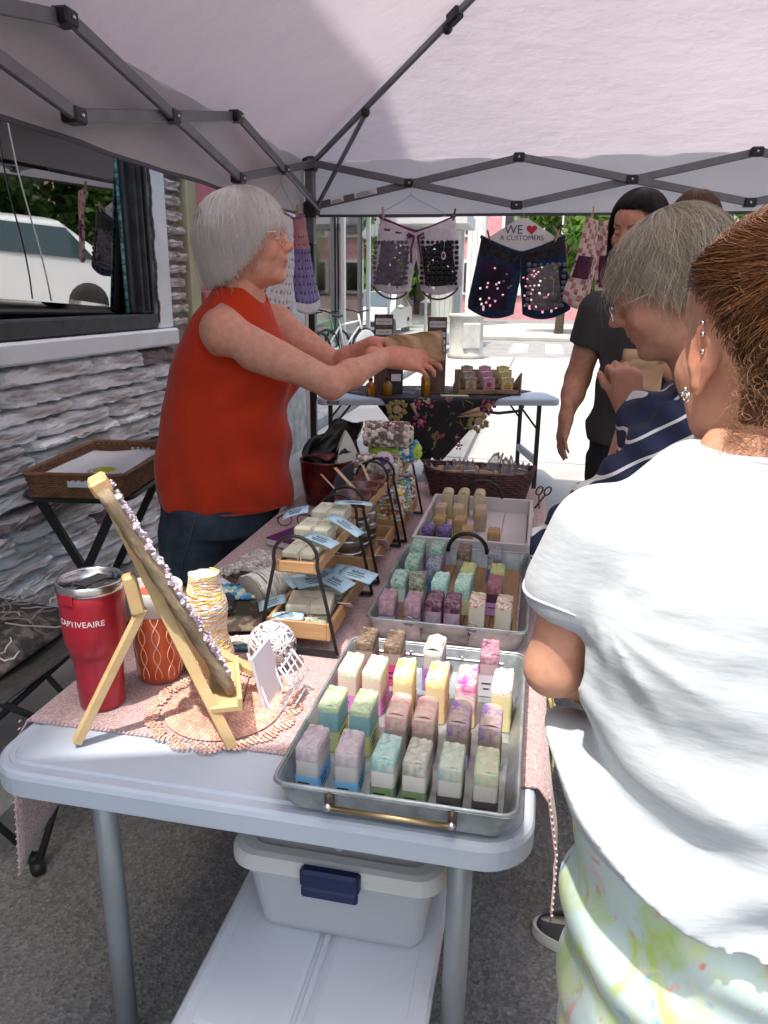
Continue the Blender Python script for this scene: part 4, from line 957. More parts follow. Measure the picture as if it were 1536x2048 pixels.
# --- white wooden tray
M_wpaint = mat('white painted wood', (.62, .59, .59), .6, (.55, .52, .52), 6, bump=.1)
t3 = thing('wooden_tray', 'white painted wooden tray with black arch handles, half full of soap', 'tray', (-.155, 2.17, TZ+.005))
for i in range(4): MB().box((-.112+.0748*i, 0, .005), (.0735, .45, .008), None, .001).build('floor_plank', M_wpaint, t3)
for (c_, d_) in (((-.158, 0, .028), (.011, .47, .056)), ((.158, 0, .028), (.011, .47, .056)), ((0, -.2295, .028), (.305, .011, .056)), ((0, .2295, .028), (.305, .011, .056))): MB().box(c_, d_, None, .002).build('side', M_wpaint, t3)
MB().tube(arc((0, .2295, .05), .062, 0, pi, 16), .0055, 8).build('arch_handle', M_blk, t3); MB().tube(arc((0, -.2295, .05), .0, 0, pi, 1), .0, 3)
tgp = MB().box((.166, .06, .03), (.003, .06, .05)).build('price_tag', M_stk, t3)
for q in range(4): MB().box((.168, .04+.013*q, .03), (.001, .006, .036)).build('barcode_line', M_ink, tgp)
S_tan = plain('tan soap', (.42, .30, .19)); S_tan2 = swirl('tan top', (.46, .34, .21), (.50, .38, .26)); S_iv = plain('ivory tan soap', (.52, .43, .28)); S_amb = swirl('amber top', (.36, .22, .08), (.44, .30, .14)); B_yel = plain('yellow band', (.55, .48, .05))
S_vi = swirl('violet crumbs', (.07, .04, .16), (.30, .22, .42), (.14, .09, .28), 60); S_dkv = plain('dark violet soap', (.05, .04, .07))
R3 = [(-.262, 2.30, S_iv, S_iv, B_yel, 'ivory soap, left of the three at the far end of the white tray', .1), (-.212, 2.31, S_iv, S_iv, B_yel, 'ivory soap, middle of the three at the far end of the white tray', .1), (-.161, 2.31, S_iv, S_iv, None, 'ivory soap, right of the three at the far end of the white tray', .1),
      (-.268, 2.185, S_tan, S_tan2, None, 'tan soap at the left side of the white tray, behind the amber one', .3), (-.215, 2.185, S_tan, S_tan2, None, 'tan soap in the middle of the white tray', .3), (-.147, 2.19, S_tan, S_tan2, B_tan, 'tan soap with tan band at the right of its row in the white tray', .5),
      (-.255, 2.06, S_tan, S_amb, B_yel, 'amber soap with yellow band, left of its pair in the white tray', .45), (-.196, 2.06, S_tan, S_amb, B_yel, 'amber soap with yellow band, right of its pair in the white tray', .45),
      (-.277, 1.985, S_dkv, S_vi, B_gry, 'dark violet crumb soap in the near-left corner of the white tray', .35), (-.231, 1.985, S_dkv, S_vi, None, 'bright violet crumb soap at the near side of the white tray', .4), (-.168, 1.985, S_taub, S_amb, B_tan, 'brown amber soap behind the black arch handle', .4), (-.094, 1.985, S_taub, S_amb, B_tan, 'single brown amber soap standing apart in the white tray', .4)]
for i, (x, y, b_, t_, w_, lab, fr) in enumerate(R3): soap(lab, x, y, TZ+.0145, b_, t_, w_, frac=fr, H=.084 if i < 3 else (.072 if i < 8 else .066), tf=.7, lines=0, D=.055, style=2 if i < 3 else 0)
# ================================================================ RACKS WITH TWO SHELVES
M_tagb = mat('pale blue tag', (.42, .62, .74), .6); M_linen = mat('cream linen', (.66, .58, .44), .9, (.74, .67, .53), 40, bump=.3, bscale=300, bdist=.001); M_linen2 = mat('pale green soap', (.54, .54, .41), .7, (.64, .62, .50), 30)
M_twine = mat('twine', (.66, .60, .48), .9); M_tin = mat('tin', (.55, .56, .57), .28, metal=.95, bump=.05, bscale=30); M_label = mat('price label', (.66, .62, .66), .6)
M_bowl = mat('dark wood bowl', (.10, .03, .025), .3, (.16, .055, .04), 6, coat=.3); M_dkbrown = mat('brown wrapped soap', (.30, .20, .14), .7, (.4, .28, .2), 20)
def rack(label, x, y, L=.32, w=.168, h=.25):
    t = thing('display_rack', label, 'rack', (x, y, TZ+.0055), 0, 'two-tier racks')
    for yy in (0, L):
        pts = [(-w/2, yy, .004), (-w/2+.022, yy, .11), (-w/2+.040, yy, .19)]+[(.045*cos(pi-pi*i/10), yy, .205+.045*sin(pi*i/10)) for i in range(11)]+[(w/2-.040, yy, .19), (w/2-.022, yy, .11), (w/2, yy, .004)]
        MB().tube(pts, .0038, 8).build('arch', M_blk, t)
        MB().bar((-w/2, yy, .006), (w/2, yy, .006), .012, .006).build('foot_bar', M_blk, t)
    for (zz, ww, hh) in ((.03, .128, .036), (.172, .082, .022)):
        s_ = MB().box((0, L/2, zz), (ww, L-.02, .006)).build('shelf', M_woodl, t)
        for (c_, d_) in (((-ww/2, L/2, zz+hh/2), (.008, L-.01, hh)), ((ww/2, L/2, zz+hh/2), (.008, L-.01, hh)), ((0, .01, zz+hh/2), (ww-.009, .008, hh)), ((0, L-.01, zz+hh/2), (ww-.009, .008, hh))): MB().box(c_, d_, None, .001).build('shelf_side', M_woodl if d_[0] < .02 else M_woodl, s_)
    return t
RX = -.443
rack('near two-tier rack with black wire arches holding tagged soap parcels', RX, 1.30)
rack('middle two-tier rack with wooden bowls above and round tins below', RX, 1.695, .29)
rack('far two-tier rack with rolled crochet cloths above and below', RX+.01, 2.03, .30)
def parcel(label, loc, d, mt, rz=0.0, layers=2, name='soap_parcel', cat='soap parcel', twine=True):
    t = thing(name, label, cat, loc, rz, 'soap parcels on the near rack')
    for i in range(layers):
        MB().box((random.uniform(-.003, .003), random.uniform(-.003, .003), d[2]*(i+.5)/layers), (d[0]*random.uniform(.93, 1), d[1]*random.uniform(.93, 1), d[2]/layers-.001), rotz(random.uniform(-.06, .06)), .004).build('layer', mt[i % len(mt)], t)
    if twine:
        for q in (0, .006): MB().tube([(q, -d[1]/2-.001, 0), (q, -d[1]/2-.002, d[2]+.001), (q*.5, 0, d[2]+.003), (q, d[1]/2+.002, d[2]+.001), (q, d[1]/2+.001, 0)], .0014, 5).build('twine', M_twine, t)
        MB().tube([(0, 0, d[2]+.003), (.018, -.012, d[2]+.006), (.022, .004, d[2]+.004), (0, 0, d[2]+.004), (-.02, -.008, d[2]+.006), (-.016, .012, d[2]+.003)], .0012, 5).build('bow', M_twine, t)
    return t
def papertag(label, loc, rot, L=.062, W=.034, txt='felted', mt=None, group='blue paper tags'):
    t = thing('paper_tag', label, 'tag', loc, 0, group); t.rotation_euler = rot
    MB().sheet(lambda u, v: ((u-.5)*L, (v-.5)*W, .003*sin(pi*u)), 6, 2, .0006).build('card', mt or M_tagb, t)
    lettering(txt, W*.34, M_ink, t, (0, W*.1, .0042), (0, 0, 0), 'print', extrude=.0001)
    pr = MB()
    for q in range(2): pr.box((0, -W*.12-W*.16*q, .0036), (L*(.5-.1*q), W*.045, .0004))
    pr.build('print_lines', M_ink, t)
    return t
UZ = TZ+.0055+.176; LZ = TZ+.0055+.034
parcel('cream linen soap parcel at the near end of the upper shelf', (RX, 1.36, UZ), (.07, .085, .034), [M_dkbrown, M_linen2, M_linen])
parcel('stack of cream wrapped soap parcels on the upper shelf, tied with twine', (RX-.005, 1.46, UZ), (.078, .085, .052), [M_linen, M_linen2, M_linen])
parcel('pale green soap parcel with twine bow at the far end of the upper shelf', (RX+.002, 1.555, UZ), (.078, .075, .062), [M_dkbrown, M_linen2, M_linen2])
papertag('blue tag lying on the near cream parcel of the upper shelf', (RX+.03, 1.375, UZ+.043), (.1, .12, -.35), .075, .034)
papertag('blue tag hanging over the right edge of the upper shelf', (RX+.06, 1.455, UZ+.053), (.1, .35, -.35), .085, .03)
papertag('blue tag sticking out on top of the pale green parcel', (RX+.052, 1.56, UZ+.072), (0, .05, .25), .085, .03)
papertag('blue tag sticking out to the left of the upper shelf', (RX-.075, 1.53, UZ+.05), (.15, -.3, .2), .06, .04)
parcel('grey-cream soap parcel in the lower shelf of the near rack', (RX+.0, 1.40, LZ), (.098, .085, .046), [M_dkbrown, M_linen, M_linen], .1)
parcel('green marbled soap with twine lying at the front of the lower shelf', (RX+.01, 1.335, LZ), (.085, .035, .024), [mat('green marbled', (.22, .33, .24), .6, (.45, .52, .42), 40)], .05, 1)
parcel('cream soap parcel at the back of the lower shelf under the fan of tags', (RX+.0, 1.52, LZ), (.095, .09, .04), [M_linen2, M_linen], -.1)
papertag('blue tag poking out left of the lower shelf', (RX-.085, 1.39, LZ+.03), (.3, -.3, .35), .06, .032)
papertag('blue tag on the front marbled soap', (RX-.03, 1.325, LZ+.032), (.1, -.05, .2), .07, .032)
for i, (dx, dy, a) in enumerate(((-.03, 0, .9), (-.005, -.01, .75), (.02, .02, -.4), (.05, -.02, -.55), (.065, .035, -.2), (.09, .015, -.3))):
    papertag(['leftmost blue tag of the fan on the lower shelf', 'second blue tag of the fan on the lower shelf', 'middle blue tag of the fan on the lower shelf', 'fourth blue tag of the fan, over the shelf edge', 'rear blue tag of the fan, pointing right', 'rightmost blue tag of the fan on the lower shelf'][i], (RX+dx-.01, 1.47+dy, LZ+.055+.0035*i), (.25, .05, a), .085, .042)
def price(label, loc, rot, L, W, mt=None):
    t = thing('price_label', label, 'label', loc, 0, 'price labels'); t.rotation_euler = rot
    MB().box((0, 0, 0), (L, W, .0012)).build('card', mt or M_label, t)
    pr = MB()
    for q in range(2):
        x = -L*.42
        while x < L*.4:
            w = random.uniform(.004, .009); pr.box((x+w/2, W*(.18-.36*q), .0009), (w, W*.2, .0004)); x += w+.003
    pr.build('lettering', M_ink, t)
price('price label on the lower shelf of the near rack', (RX+.068, 1.43, LZ+.022), (0, .55, pi/2+.1), .062, .028); price('long price label leaning on the shelf of tins', (RX+.069, 1.83, LZ+.026), (0, .6, pi/2), .10, .026)
price('short price label below the long one at the shelf of tins', (RX+.074, 1.75, LZ+.018), (0, .6, pi/2), .05, .026); price('price label on the shelf of crochet cloths', (RX+.082, 2.12, LZ+.03), (0, .6, pi/2), .06, .03)
# tins, bowls, sticks
def tin(label, loc, r=.036, h=.032):
    t = thing('tin', label, 'tin', loc, 0, 'round tins'); MB().lathe([(r*.97, 0), (r, .002), (r, h*.55), (r*1.02, h*.58), (r*1.02, h-.003), (r*.99, h), (r*.9, h), (r*.88, h-.0015), (.001, h-.0015)], 28).build('can', M_tin, t)
    MB().lathe([(r*1.035, h*.56), (r*1.04, h*.66), (r*1.035, h*.76)], 28, cap=False).build('lid_rim', M_tin, t)
k = 0
for i, (yy, n_) in enumerate(((1.755, 3), (1.83, 3), (1.905, 4))):
    for j in range(n_):
        tin(['bottom', 'second', 'third', 'top'][j]+' round tin of the '+['near', 'middle', 'far'][i]+' stack under the wooden bowls', (RX-.008+random.uniform(-.003, .003), yy, LZ+.0325*j))
def bowl(label, loc, r=.044):
    t = thing('wooden_bowl', label, 'bowl', loc, 0, 'dark wooden bowls'); h = .042
    MB().lathe([(r*.5, 0), (r*.8, .012), (r, .03), (r*1.02, h), (r*.97, h+.001), (r*.93, h-.002), (r*.86, .028), (r*.6, .012), (.001, .008)], 30).build('shell', M_bowl, t)
bowl('near dark wooden bowl on the middle rack', (RX+.003, 1.755, UZ)); bowl('second dark wooden bowl on the middle rack', (RX+.005, 1.845, UZ)); bowl('far dark wooden bowl on the middle rack', (RX+.005, 1.93, UZ))
M_stick = mat('stick wood', (.52, .36, .22), .7)
def stick(label, a, b, w): tag(MB().bar(a, b, w, .003, bev=.0012).build('wooden_stick', M_stick), label, 'stick', 'wooden sticks in the bowls')
stick('wide wooden stick in the second bowl', (RX-.085, 1.90, UZ+.07), (RX-.005, 1.83, UZ+.025), .011); stick('thin wooden stick in the near bowl', (RX-.11, 1.85, UZ+.062), (RX-.02, 1.745, UZ+.03), .005); stick('short wooden stick in the far bowl', (RX-.03, 1.985, UZ+.065), (RX+.01, 1.92, UZ+.025), .008)
# crochet cloths on the far rack
def stitches(mb, fn, nu, nv, r, jit=.3, mats=1, pick=None, flat=.6):
    for j in range(nv):
        for i in range(nu):
            p = Vector(fn((i+.5*(j % 2)+random.uniform(-jit, jit)*.5)/nu, (j+random.uniform(-jit, jit)*.5)/nv))
            mb.mi = pick(i, j) if pick else random.randrange(mats)
            q = r*random.uniform(.8, 1.2); mb.ell(p, (q, q, q*flat), 6, 4)
C_scrub = [yarn_mat('cotton cream', (.55, .48, .42)), yarn_mat('cotton brown', (.14, .09, .07)), yarn_mat('cotton taupe', (.33, .27, .24))]
C_multi = [yarn_mat('cotton lime', (.33, .45, .04)), yarn_mat('cotton aqua', (.05, .30, .33)), yarn_mat('cotton white', (.6, .56, .52)), yarn_mat('cotton blue', (.05, .12, .36))]
C_flor = [yarn_mat('cotton blush', (.62, .5, .48)), yarn_mat('cotton yellow', (.60, .45, .05)), yarn_mat('cotton rust', (.38, .09, .04)), C_multi[2], yarn_mat('cotton pearl', (.55, .5, .5))]
def roll(label, loc, L, R, mats, rz=0.0, pick=None, squash=.8):
    t = thing('crochet_cloth', label, 'cloth', loc, rz, 'rolled crochet cloths'); mb = MB(); mb.smooth = True
    mb.tube([(-L/2, 0, R*squash), (0, 0, R*squash), (L/2, 0, R*squash)], R*.9, 14)
    mb.v = [(a, b, R*squash+(c-R*squash)*squash) for a, b, c in mb.v]
    stitches(mb, lambda u, v: ((v-.5)*L, R*cos(u*2*pi), R*squash*(1+sin(u*2*pi))), 20, int(L/.011), .0085, .5, len(mats), pick, .9)
    for s_ in (-1, 1):
        stitches(mb, lambda u, v: (s_*L/2, R*.75*v*cos(u*2*pi), R*squash*(1+.75*v*sin(u*2*pi))), 9, 4, .009, .4, len(mats), pick, .9)
    mb.build('cloth', mats, t); return t
FX = RX+.015
roll('brown and cream rolled crochet cloth on top of the far rack', (FX-.005, 2.17, UZ+.085), .13, .042, C_scrub, .05)
roll('lime and aqua rolled crochet cloth in the middle of the far stack', (FX+.012, 2.20, UZ+.035), .14, .036, C_multi, -.1, lambda i, j: 0 if j < 8 else random.choice((1, 2, 3)))
roll('cream scrubby roll with heart button on the far rack', (FX-.02, 2.10, UZ), .12, .040, C_scrub, .1)
bt = thing('heart_button', 'round pink button with purple heart on the scrubby roll', 'button', (FX+.005, 2.052, UZ+.062)); bt.rotation_euler = (1.15, 0, .15)
MB().lathe([(.001, 0), (.026, 0), (.028, .002), (.026, .004), (.001, .004)], 24).build('disc', mat('pink disc', (.58, .42, .50), .6), bt); MB().prism(heart(.016), .0042, .0054).build('heart', mat('purple heart', (.08, .05, .14), .7), bt)
ob = thing('oval_label', 'plum oval label on the topmost crochet roll', 'label', (FX+.005, 2.145, UZ+.148)); ob.rotation_euler = (.6, 0, .1)
MB().prism([(.03*cos(a), .016*sin(a)) for a in [2*pi*i/24 for i in range(24)]], 0, .003).build('patch', mat('plum felt', (.15, .03, .06), .8), ob)
for i, (yy, mts, lab, dz) in enumerate(((2.08, C_flor, 'blush and yellow flowered crochet cloth at the front of the far lower shelf', 0), (2.17, C_multi, 'teal and white crochet cloth standing in the far lower shelf', 0), (2.26, [C_scrub[1], C_multi[2]], 'brown and white checked crochet cloth at the back of the far lower shelf', .0))):
    t = thing('crochet_cloth', lab, 'cloth', (FX, yy, LZ), 0, 'folded crochet cloths'); mb = MB(); mb.smooth = True
    mb.box((0, 0, .06), (.105, .07, .115), None, .02)
    stitches(mb, lambda u, v: (-.055+.11*u, -.036, .118*v), 10, 11, .0085, .5, len(mts)); stitches(mb, lambda u, v: (.053, -.035+.07*u, .118*v), 7, 11, .0085, .5, len(mts)); stitches(mb, lambda u, v: (-.052+.105*u, -.035+.07*v, .118), 10, 7, .0085, .5, len(mts))
    mb.build('cloth', mts, t)
# ================================================================ TUMBLER, MUG, YARN, EASEL
M_red = mat('red powder coat', (.42, .012, .03), .34, (.36, .01, .025), 5, spec=.6, metal=.15, coat=.15); M_steel = mat('brushed steel', (.6, .6, .6), .22, metal=1); M_clear = glass_mat('clear lid', (.82, .83, .83), .2, .03); M_smoke = mat('smoked slider', (.03, .03, .035), .25)
tm = thing('travel_tumbler', 'tall red steel travel tumbler with clear lid and silver lettering', 'tumbler', (-.722, 1.045, TZ+.0055), radians(-12))
MB().lathe([(.036, 0), (.0385, .003), (.040, .06), (.0425, .095), (.047, .112), (.0515, .125), (.0525, .15), (.054, .2), (.0545, .222), (.053, .224), (.050, .222), (.046, .1), (.001, .08)], 44).build('body', M_red, tm)
ld = MB().lathe([(.0545, .218), (.056, .224), (.056, .234), (.0535, .237), (.050, .234), (.050, .227), (.001, .226)], 44).build('lid', M_steel, tm)
MB().lathe([(.049, .2275), (.049, .231), (.001, .231)], 36).build('lid_window', M_clear, ld); MB().box((.004, .0, .2325), (.026, .055, .004), None, .0015).build('slider', M_smoke, ld)
MB().box((.0, -.0542, .216), (.026, .004, .02), None, .003).build('pull_tab', M_red, tm)
ltr = lettering('CAPTIVEAIRE', .0145, M_stk, tm, (.016, -.0515, .172), (pi/2, 0, radians(18)), bend=.0535, extrude=.0003)
ltr.location = (.053*sin(radians(18)), -.053*cos(radians(18)), .172)
M_orange = mat('orange glaze', (.55, .10, .03), .3, (.48, .08, .025), 6, spec=.6); M_ceram = mat('white ceramic', (.66, .66, .64), .3, spec=.6); M_pat = mat('pale pattern', (.78, .52, .40), .4)
mg = thing('patterned_mug', 'orange mug with pale looped pattern behind the red tumbler', 'mug', (-.668, 1.155, TZ+.0055))
MB().lathe([(.036, 0), (.040, .004), (.044, .05), (.0485, .15), (.0495, .165)], 40, cap=True).build('body', M_orange, mg)
MB().lathe([(.0497, .138), (.0515, .183), (.0502, .185), (.047, .18), (.040, .02), (.001, .014)], 40).build('white_rim', M_ceram, mg)
pt = MB()
for k in range(11):
    for ph in (0, pi):
        a0 = 2*pi*k/11
        P_ = [((.0442+.0055*(z/.155)+.0012)*cos(a0+.15*sin(z*80+ph)), (.0442+.0055*(z/.155)+.0012)*sin(a0+.15*sin(z*80+ph)), z) for z in [.012+.125*i/22 for i in range(23)]]
        P_ = [((.0408+.0082*(z/.15))*cos(math.atan2(y, x)), (.0408+.0082*(z/.15))*sin(math.atan2(y, x)), z) for x, y, z in P_]
        pt.tube(P_, .0011, 4)
pt.build('looped_pattern', M_pat, mg)
def windings(parent, rf, z0, z1, n, mats, turns=2.2, r=.0016, name='yarn_windings', tilt=.02):
    for q, mt in enumerate(mats):
        mb = MB()
        for s_ in range(n):
            zc = random.uniform(z0+tilt*.4, z1-tilt*.4); a0 = random.uniform(0, 2*pi); sg = random.choice((-1, 1)); tl_ = random.uniform(.3, 1)*tilt
            P_ = []
            for i in range(18):
                a = a0+2*pi*.62*i/17; z = min(z1, max(z0, zc+sg*tl_*(i/17-.5)*2)); R = rf(z)+random.uniform(-.0003, .0008)
                P_.append((R*cos(a), R*sin(a), z))
            mb.tube(P_, r*random.uniform(.8, 1.2), 5)
        o = mb.build(name, mt, parent); o['kind'] = 'stuff'
M_y1 = yarn_mat('yarn white', (.72, .66, .62)); M_y2 = yarn_mat('yarn orange', (.72, .26, .05)); M_y3 = yarn_mat('yarn yellow', (.72, .56, .12)); M_y4 = yarn_mat('yarn peach', (.72, .45, .32))
yc = thing('yarn_cone', 'tall cone of white, orange and yellow variegated yarn', 'yarn', (-.592, 1.205, TZ+.0055))
rf = lambda z: .046-.016*(z/.2)+.004*sin(z*60) if z > .02 else .036+.5*z
MB().lathe([(.02, 0)]+[(rf(.005+.19*i/16)-.0025, .005+.19*i/16) for i in range(17)]+[(.016, .196), (.013, .196), (.012, .15), (.001, .15)], 28).build('core', M_y1, yc)
windings(yc, rf, .003, .196, 60, [M_y1, M_y2, M_y3, M_y4, M_y1])
yb = thing('yarn_ball', 'ball of shiny silver-grey and white ribbon yarn beside the small easel', 'yarn', (-.472, 1.235, TZ+.0055+.046))
M_yr1 = mat('silver ribbon', (.62, .60, .62), .35, spec=.6); M_yr2 = mat('grey ribbon', (.14, .12, .14), .4); M_yr3 = mat('cream ribbon', (.68, .62, .58), .4)
MB().ell((0, 0, 0), (.042, .042, .044), 20, 14).build('core', M_yr1, yb)
for mt, n_ in ((M_yr1, 34), (M_yr3, 26), (M_yr2, 12)):
    mb = MB()
    for q in range(n_):
        ax = Vector((random.gauss(0, 1), random.gauss(0, 1), random.gauss(0, .6))).normalized() if q % 3 else Vector((.5, .2, .8)).normalized(); u = ax.orthogonal().normalized(); v = ax.cross(u); off = random.uniform(-.028, .028); R = math.sqrt(.0455**2-off**2); a0 = random.uniform(0, 6.28)
        mb.tube([ax*off+(u*cos(a0+a)+v*sin(a0+a))*R for a in [3.6*i/16 for i in range(17)]], .0022, 5)
    mb.build('ribbon', mt, yb)['kind'] = 'stuff'
wc = thing('yarn_cone', 'white cotton yarn cone lying on its side behind the near rack', 'yarn', (-.605, 1.455, TZ+.05)); wc.rotation_euler = (0, radians(79), radians(58))
rf2 = lambda z: .046-.030*(z/.17)
MB().lathe([(.03, -.006), (.048, 0), (.046, .006), (.018, .165), (.014, .185), (.009, .185), (.008, .15), (.001, .15)], 26).build('core', mat('cone card', (.30, .26, .24), .8), wc)
M_yw = yarn_mat('cotton off white', (.55, .50, .46)); windings(wc, lambda z: rf2(z)+.003, .004, .16, 90, [M_yw, M_y1], tilt=.008)
# pale macrame piece
mc = thing('macrame_piece', 'off-white knotted cotton piece lying at the table edge', 'crochet')
mb = MB(); C_mac = [yarn_mat('cotton ecru', (.40, .35, .32)), yarn_mat('cotton pale', (.52, .47, .44))]
def strip(P, w, n, m, r=.0065):
    P = [Vector(p) for p in P]
    def fn(u, v):
        q = v*(len(P)-1); i = min(int(q), len(P)-2); p = P[i].lerp(P[i+1], q-i); d = (P[i+1]-P[i]).normalized(); s_ = Vector((-d.y, d.x, 0))
        return p+s_*(u-.5)*w+Vector((0, 0, .014*sin(pi*min(1, max(0, u)))))
    mb.sheet(lambda u, v: Vector(fn(u, v))-Vector((0, 0, .004)), n, m); stitches(mb, fn, n, m, r, .4, 2, None, .8)
strip([(-.745, 1.74, .752), (-.70, 1.76, .772), (-.655, 1.70, .775), (-.63, 1.62, .765), (-.665, 1.56, .752)], .075, 8, 24); strip([(-.765, 1.66, .75), (-.71, 1.68, .77), (-.66, 1.67, .775)], .05, 6, 12)
mb.build('knots', C_mac, mc)
# camouflage pouch with crocheted blue edge, dark clothespin, marker, purple book, glasses
M_camo = mat('leaf tapestry', (.035, .04, .02), .9, (.16, .14, .09), 38, .42, .6, c3=(.075, .03, .03), bump=.4, bscale=200, bdist=.001)
pc = thing('crochet_pouch', 'leaf-patterned pouch with blue and ecru crocheted edging beside the yarn cone', 'pouch', (-.60, 1.40, TZ+.006), radians(18))
mb = MB(); mb.smooth = True
mb.sheet(lambda u, v: ((u-.5)*.17, (v-.5)*.15, .05*sin(pi*u)**.6*(.35+.65*v)+.004), 16, 14, .004); mb.build('pouch_body', M_camo, pc)
mb = MB(); C_blue = [yarn_mat('edge navy', (.03, .07, .13)), yarn_mat('edge blue', (.05, .20, .45)), yarn_mat('edge aqua', (.18, .40, .38)), yarn_mat('edge cream', (.55, .55, .40))]
stitches(mb, lambda u, v: (-.09+.15*u, .03+.05*v, .052+.016*v), 12, 5, .008, .3, 4); mb.build('blue_edging', C_blue, pc)
mb = MB(); stitches(mb, lambda u, v: (.075+.03*v-.02*u, -.10+.2*u, .012+.006*sin(pi*v)), 22, 4, .0065, .4, 2); stitches(mb, lambda u, v: (-.08+.17*u, -.115+.035*v, .012), 20, 4, .0065, .4, 2); mb.build('ecru_edging', C_mac, pc)
mb = MB(); stitches(mb, lambda u, v: (.10+.012*v-.02*u, -.12+.23*u, .006), 24, 2, .006, .4, 2); stitches(mb, lambda u, v: (-.05+.15*u, -.127+.012*v, .006), 20, 2, .006, .4, 2); mb.build('green_edging', [C_blue[1], yarn_mat('edge green', (.02, .12, .07))], pc)
MB().box((-.055, -.005, .053), (.075, .05, .012), rotx(.15), .003).build('card_reader', M_smoke, pc)
cp_ = thing('clothespin', 'dark brown clothespin lying on the pink runner', 'clothespin', (-.725, 1.635, TZ+.012), radians(62))
for s_ in (-1, 1): MB().box((s_*.009, 0, 0), (.009, .10, .012), rotz(s_*.09), .002).build('prong', M_pegd, cp_)
MB().tube([(-.012, .01, .0), (-.012, .01, .008), (.012, .01, .008), (.012, .01, 0)], .002, 5).build('spring', M_wire, cp_)
mk = thing('marker_pen', 'green marker pen lying behind the pouch', 'pen', (-.675, 1.59, TZ+.0125)); MB().tube([(-.035, -.055, 0), (.02, .03, 0)], .0065, 10).build('barrel', mat('green plastic', (.01, .16, .07), .4), mk); MB().tube([(.02, .03, 0), (.035, .055, 0)], .0075, 10).build('cap', mat('dark green plastic', (.005, .07, .03), .4), mk)
bk = thing('paperback_book', 'purple paperback lying left of the near rack', 'book', (-.665, 1.965, TZ+.007), radians(-22)); MB().box((0, 0, .011), (.10, .145, .018)).build('pages', mat('paper', (.62, .60, .56), .8), bk); MB().box((0, 0, .0215), (.103, .15, .0025)).build('cover', mat('purple cover', (.10, .015, .13), .4), bk); MB().box((.02, -.03, .0232), (.03, .022, .001)).build('cover_print', M_stk, bk)
pp = tag(MB().sheet(lambda u, v: (-.80+.09*u, 1.60+.07*v-.02*u, TZ+.0085+.004*sin(4*u)), 6, 4, .0008).build('paper_slip', M_stk), 'white paper slip under the knotted cotton piece', 'paper')
gl = thing('eyeglasses', 'folded dark eyeglasses on the runner beside the tank-top woman', 'glasses', (-.715, 2.10, TZ+.008), .4)
for s_ in (-1, 1): MB().tube([(s_*.03+.022*cos(a), 0, .022+.018*sin(a)) for a in [2*pi*i/18 for i in range(18)]], .0018, 5, True).build('rim', M_blk, gl); MB().tube([(s_*.052, 0, .025), (s_*.05, .05, .015), (s_*.03, .11, .004)], .002, 5).build('temple', M_blk, gl)
# ---------------------------------------------------------------- easel with rough board
EC = Vector((-.53, 1.0, TZ+.005)); EA = radians(36)
ez = thing('table_easel', 'small pine table easel standing on the peach doily', 'easel', EC, EA)
IR = Matrix.Rotation(-EA, 3, 'Z')
def Zp(p): return IR @ (Vector(p)-EC)
def Ze(x, y, z): return Vector((x, y, z))
MB().bar(Zp((-.443, .965, .747)), Zp((-.630, .975, 1.150)), .016, .018, (1, 0, 0), .001).build('front_leg', M_pine, ez)
MB().bar(Zp((-.535, 1.125, .747)), Zp((-.660, 1.03, 1.13)), .016, .018, (1, 0, 0), .001).build('front_leg', M_pine, ez)
MB().bar(Zp((-.692, .921, .747)), Zp((-.592, .985, .965)), .018, .014, (1, 0, 0), .001).build('back_leg', M_pine, ez)
MB().bar(Zp((-.600, .985, .955)), Zp((-.612, .985, 1.02)), .03, .022, (1, 0, 0), .004).build('hinge_block', M_pine, ez)
MB().bar(Zp((-.552, .975, .985)), Zp((-.60, 1.07, .985)), .015, .018).build('crossbar', M_pine, ez)
MB().bar(Zp((-.452, .965, .812)), Zp((-.515, 1.10, .812)), .046, .012, bev=.002).build('ledge', M_pine, ez)
MB().bar(Zp((-.430, .975, .818)), Zp((-.493, 1.11, .818)), .008, .024, bev=.001).build('ledge_lip', M_pine, ez)
BDL = Matrix.Rotation(EA, 4, 'Z') @ Matrix.Rotation(radians(-25), 4, 'Y')
bd = thing('rough_board', 'bark-edged wooden board with clear beads leaning on the small easel', 'board', (-.556, .999, 1.0)); bd.rotation_euler = BDL.to_euler()
def bfn(u, v):
    a = 2*pi*u; return (.0105*math.copysign(abs(cos(a))**.5, cos(a))+.0015*sin(v*37+a*2), .070*math.copysign(abs(sin(a))**.5, sin(a))+.002*sin(v*23+3*a), (v-.5)*.385)
mb = MB().sheet(bfn, 20, 26); mb.f += [tuple(reversed(range(20))), tuple(26*21+i for i in range(20))]; mb.m += [0, 0]; mb.sm += [False, False]
mb.build('slab', mat('barky wood', (.16, .11, .07), .85, (.36, .28, .18), 9, .3, .7, stretch=(3, 3, .8), bump=1, bscale=40, bdist=.006, c3=(.27, .195, .12)), bd)
MB().box((-.002, 0, .192), (.028, .05, .026), None, .004).build('top_cap', M_pine, bd)
mb = MB()
for i in range(170):
    zz = random.uniform(-.185, .185); yy = random.uniform(-.066, .066); q = random.uniform(.003, .0065)
    mb.box((.0115, yy, zz), (q*1.3, q, q*1.6), Matrix.Rotation(random.uniform(0, 3), 3, Vector((random.random(), random.random(), random.random())).normalized()))
mb.build('glass_beads', mat('lilac beads', (.62, .56, .62), .15, (.40, .32, .42), 60, spec=.8), bd)['kind'] = 'stuff'
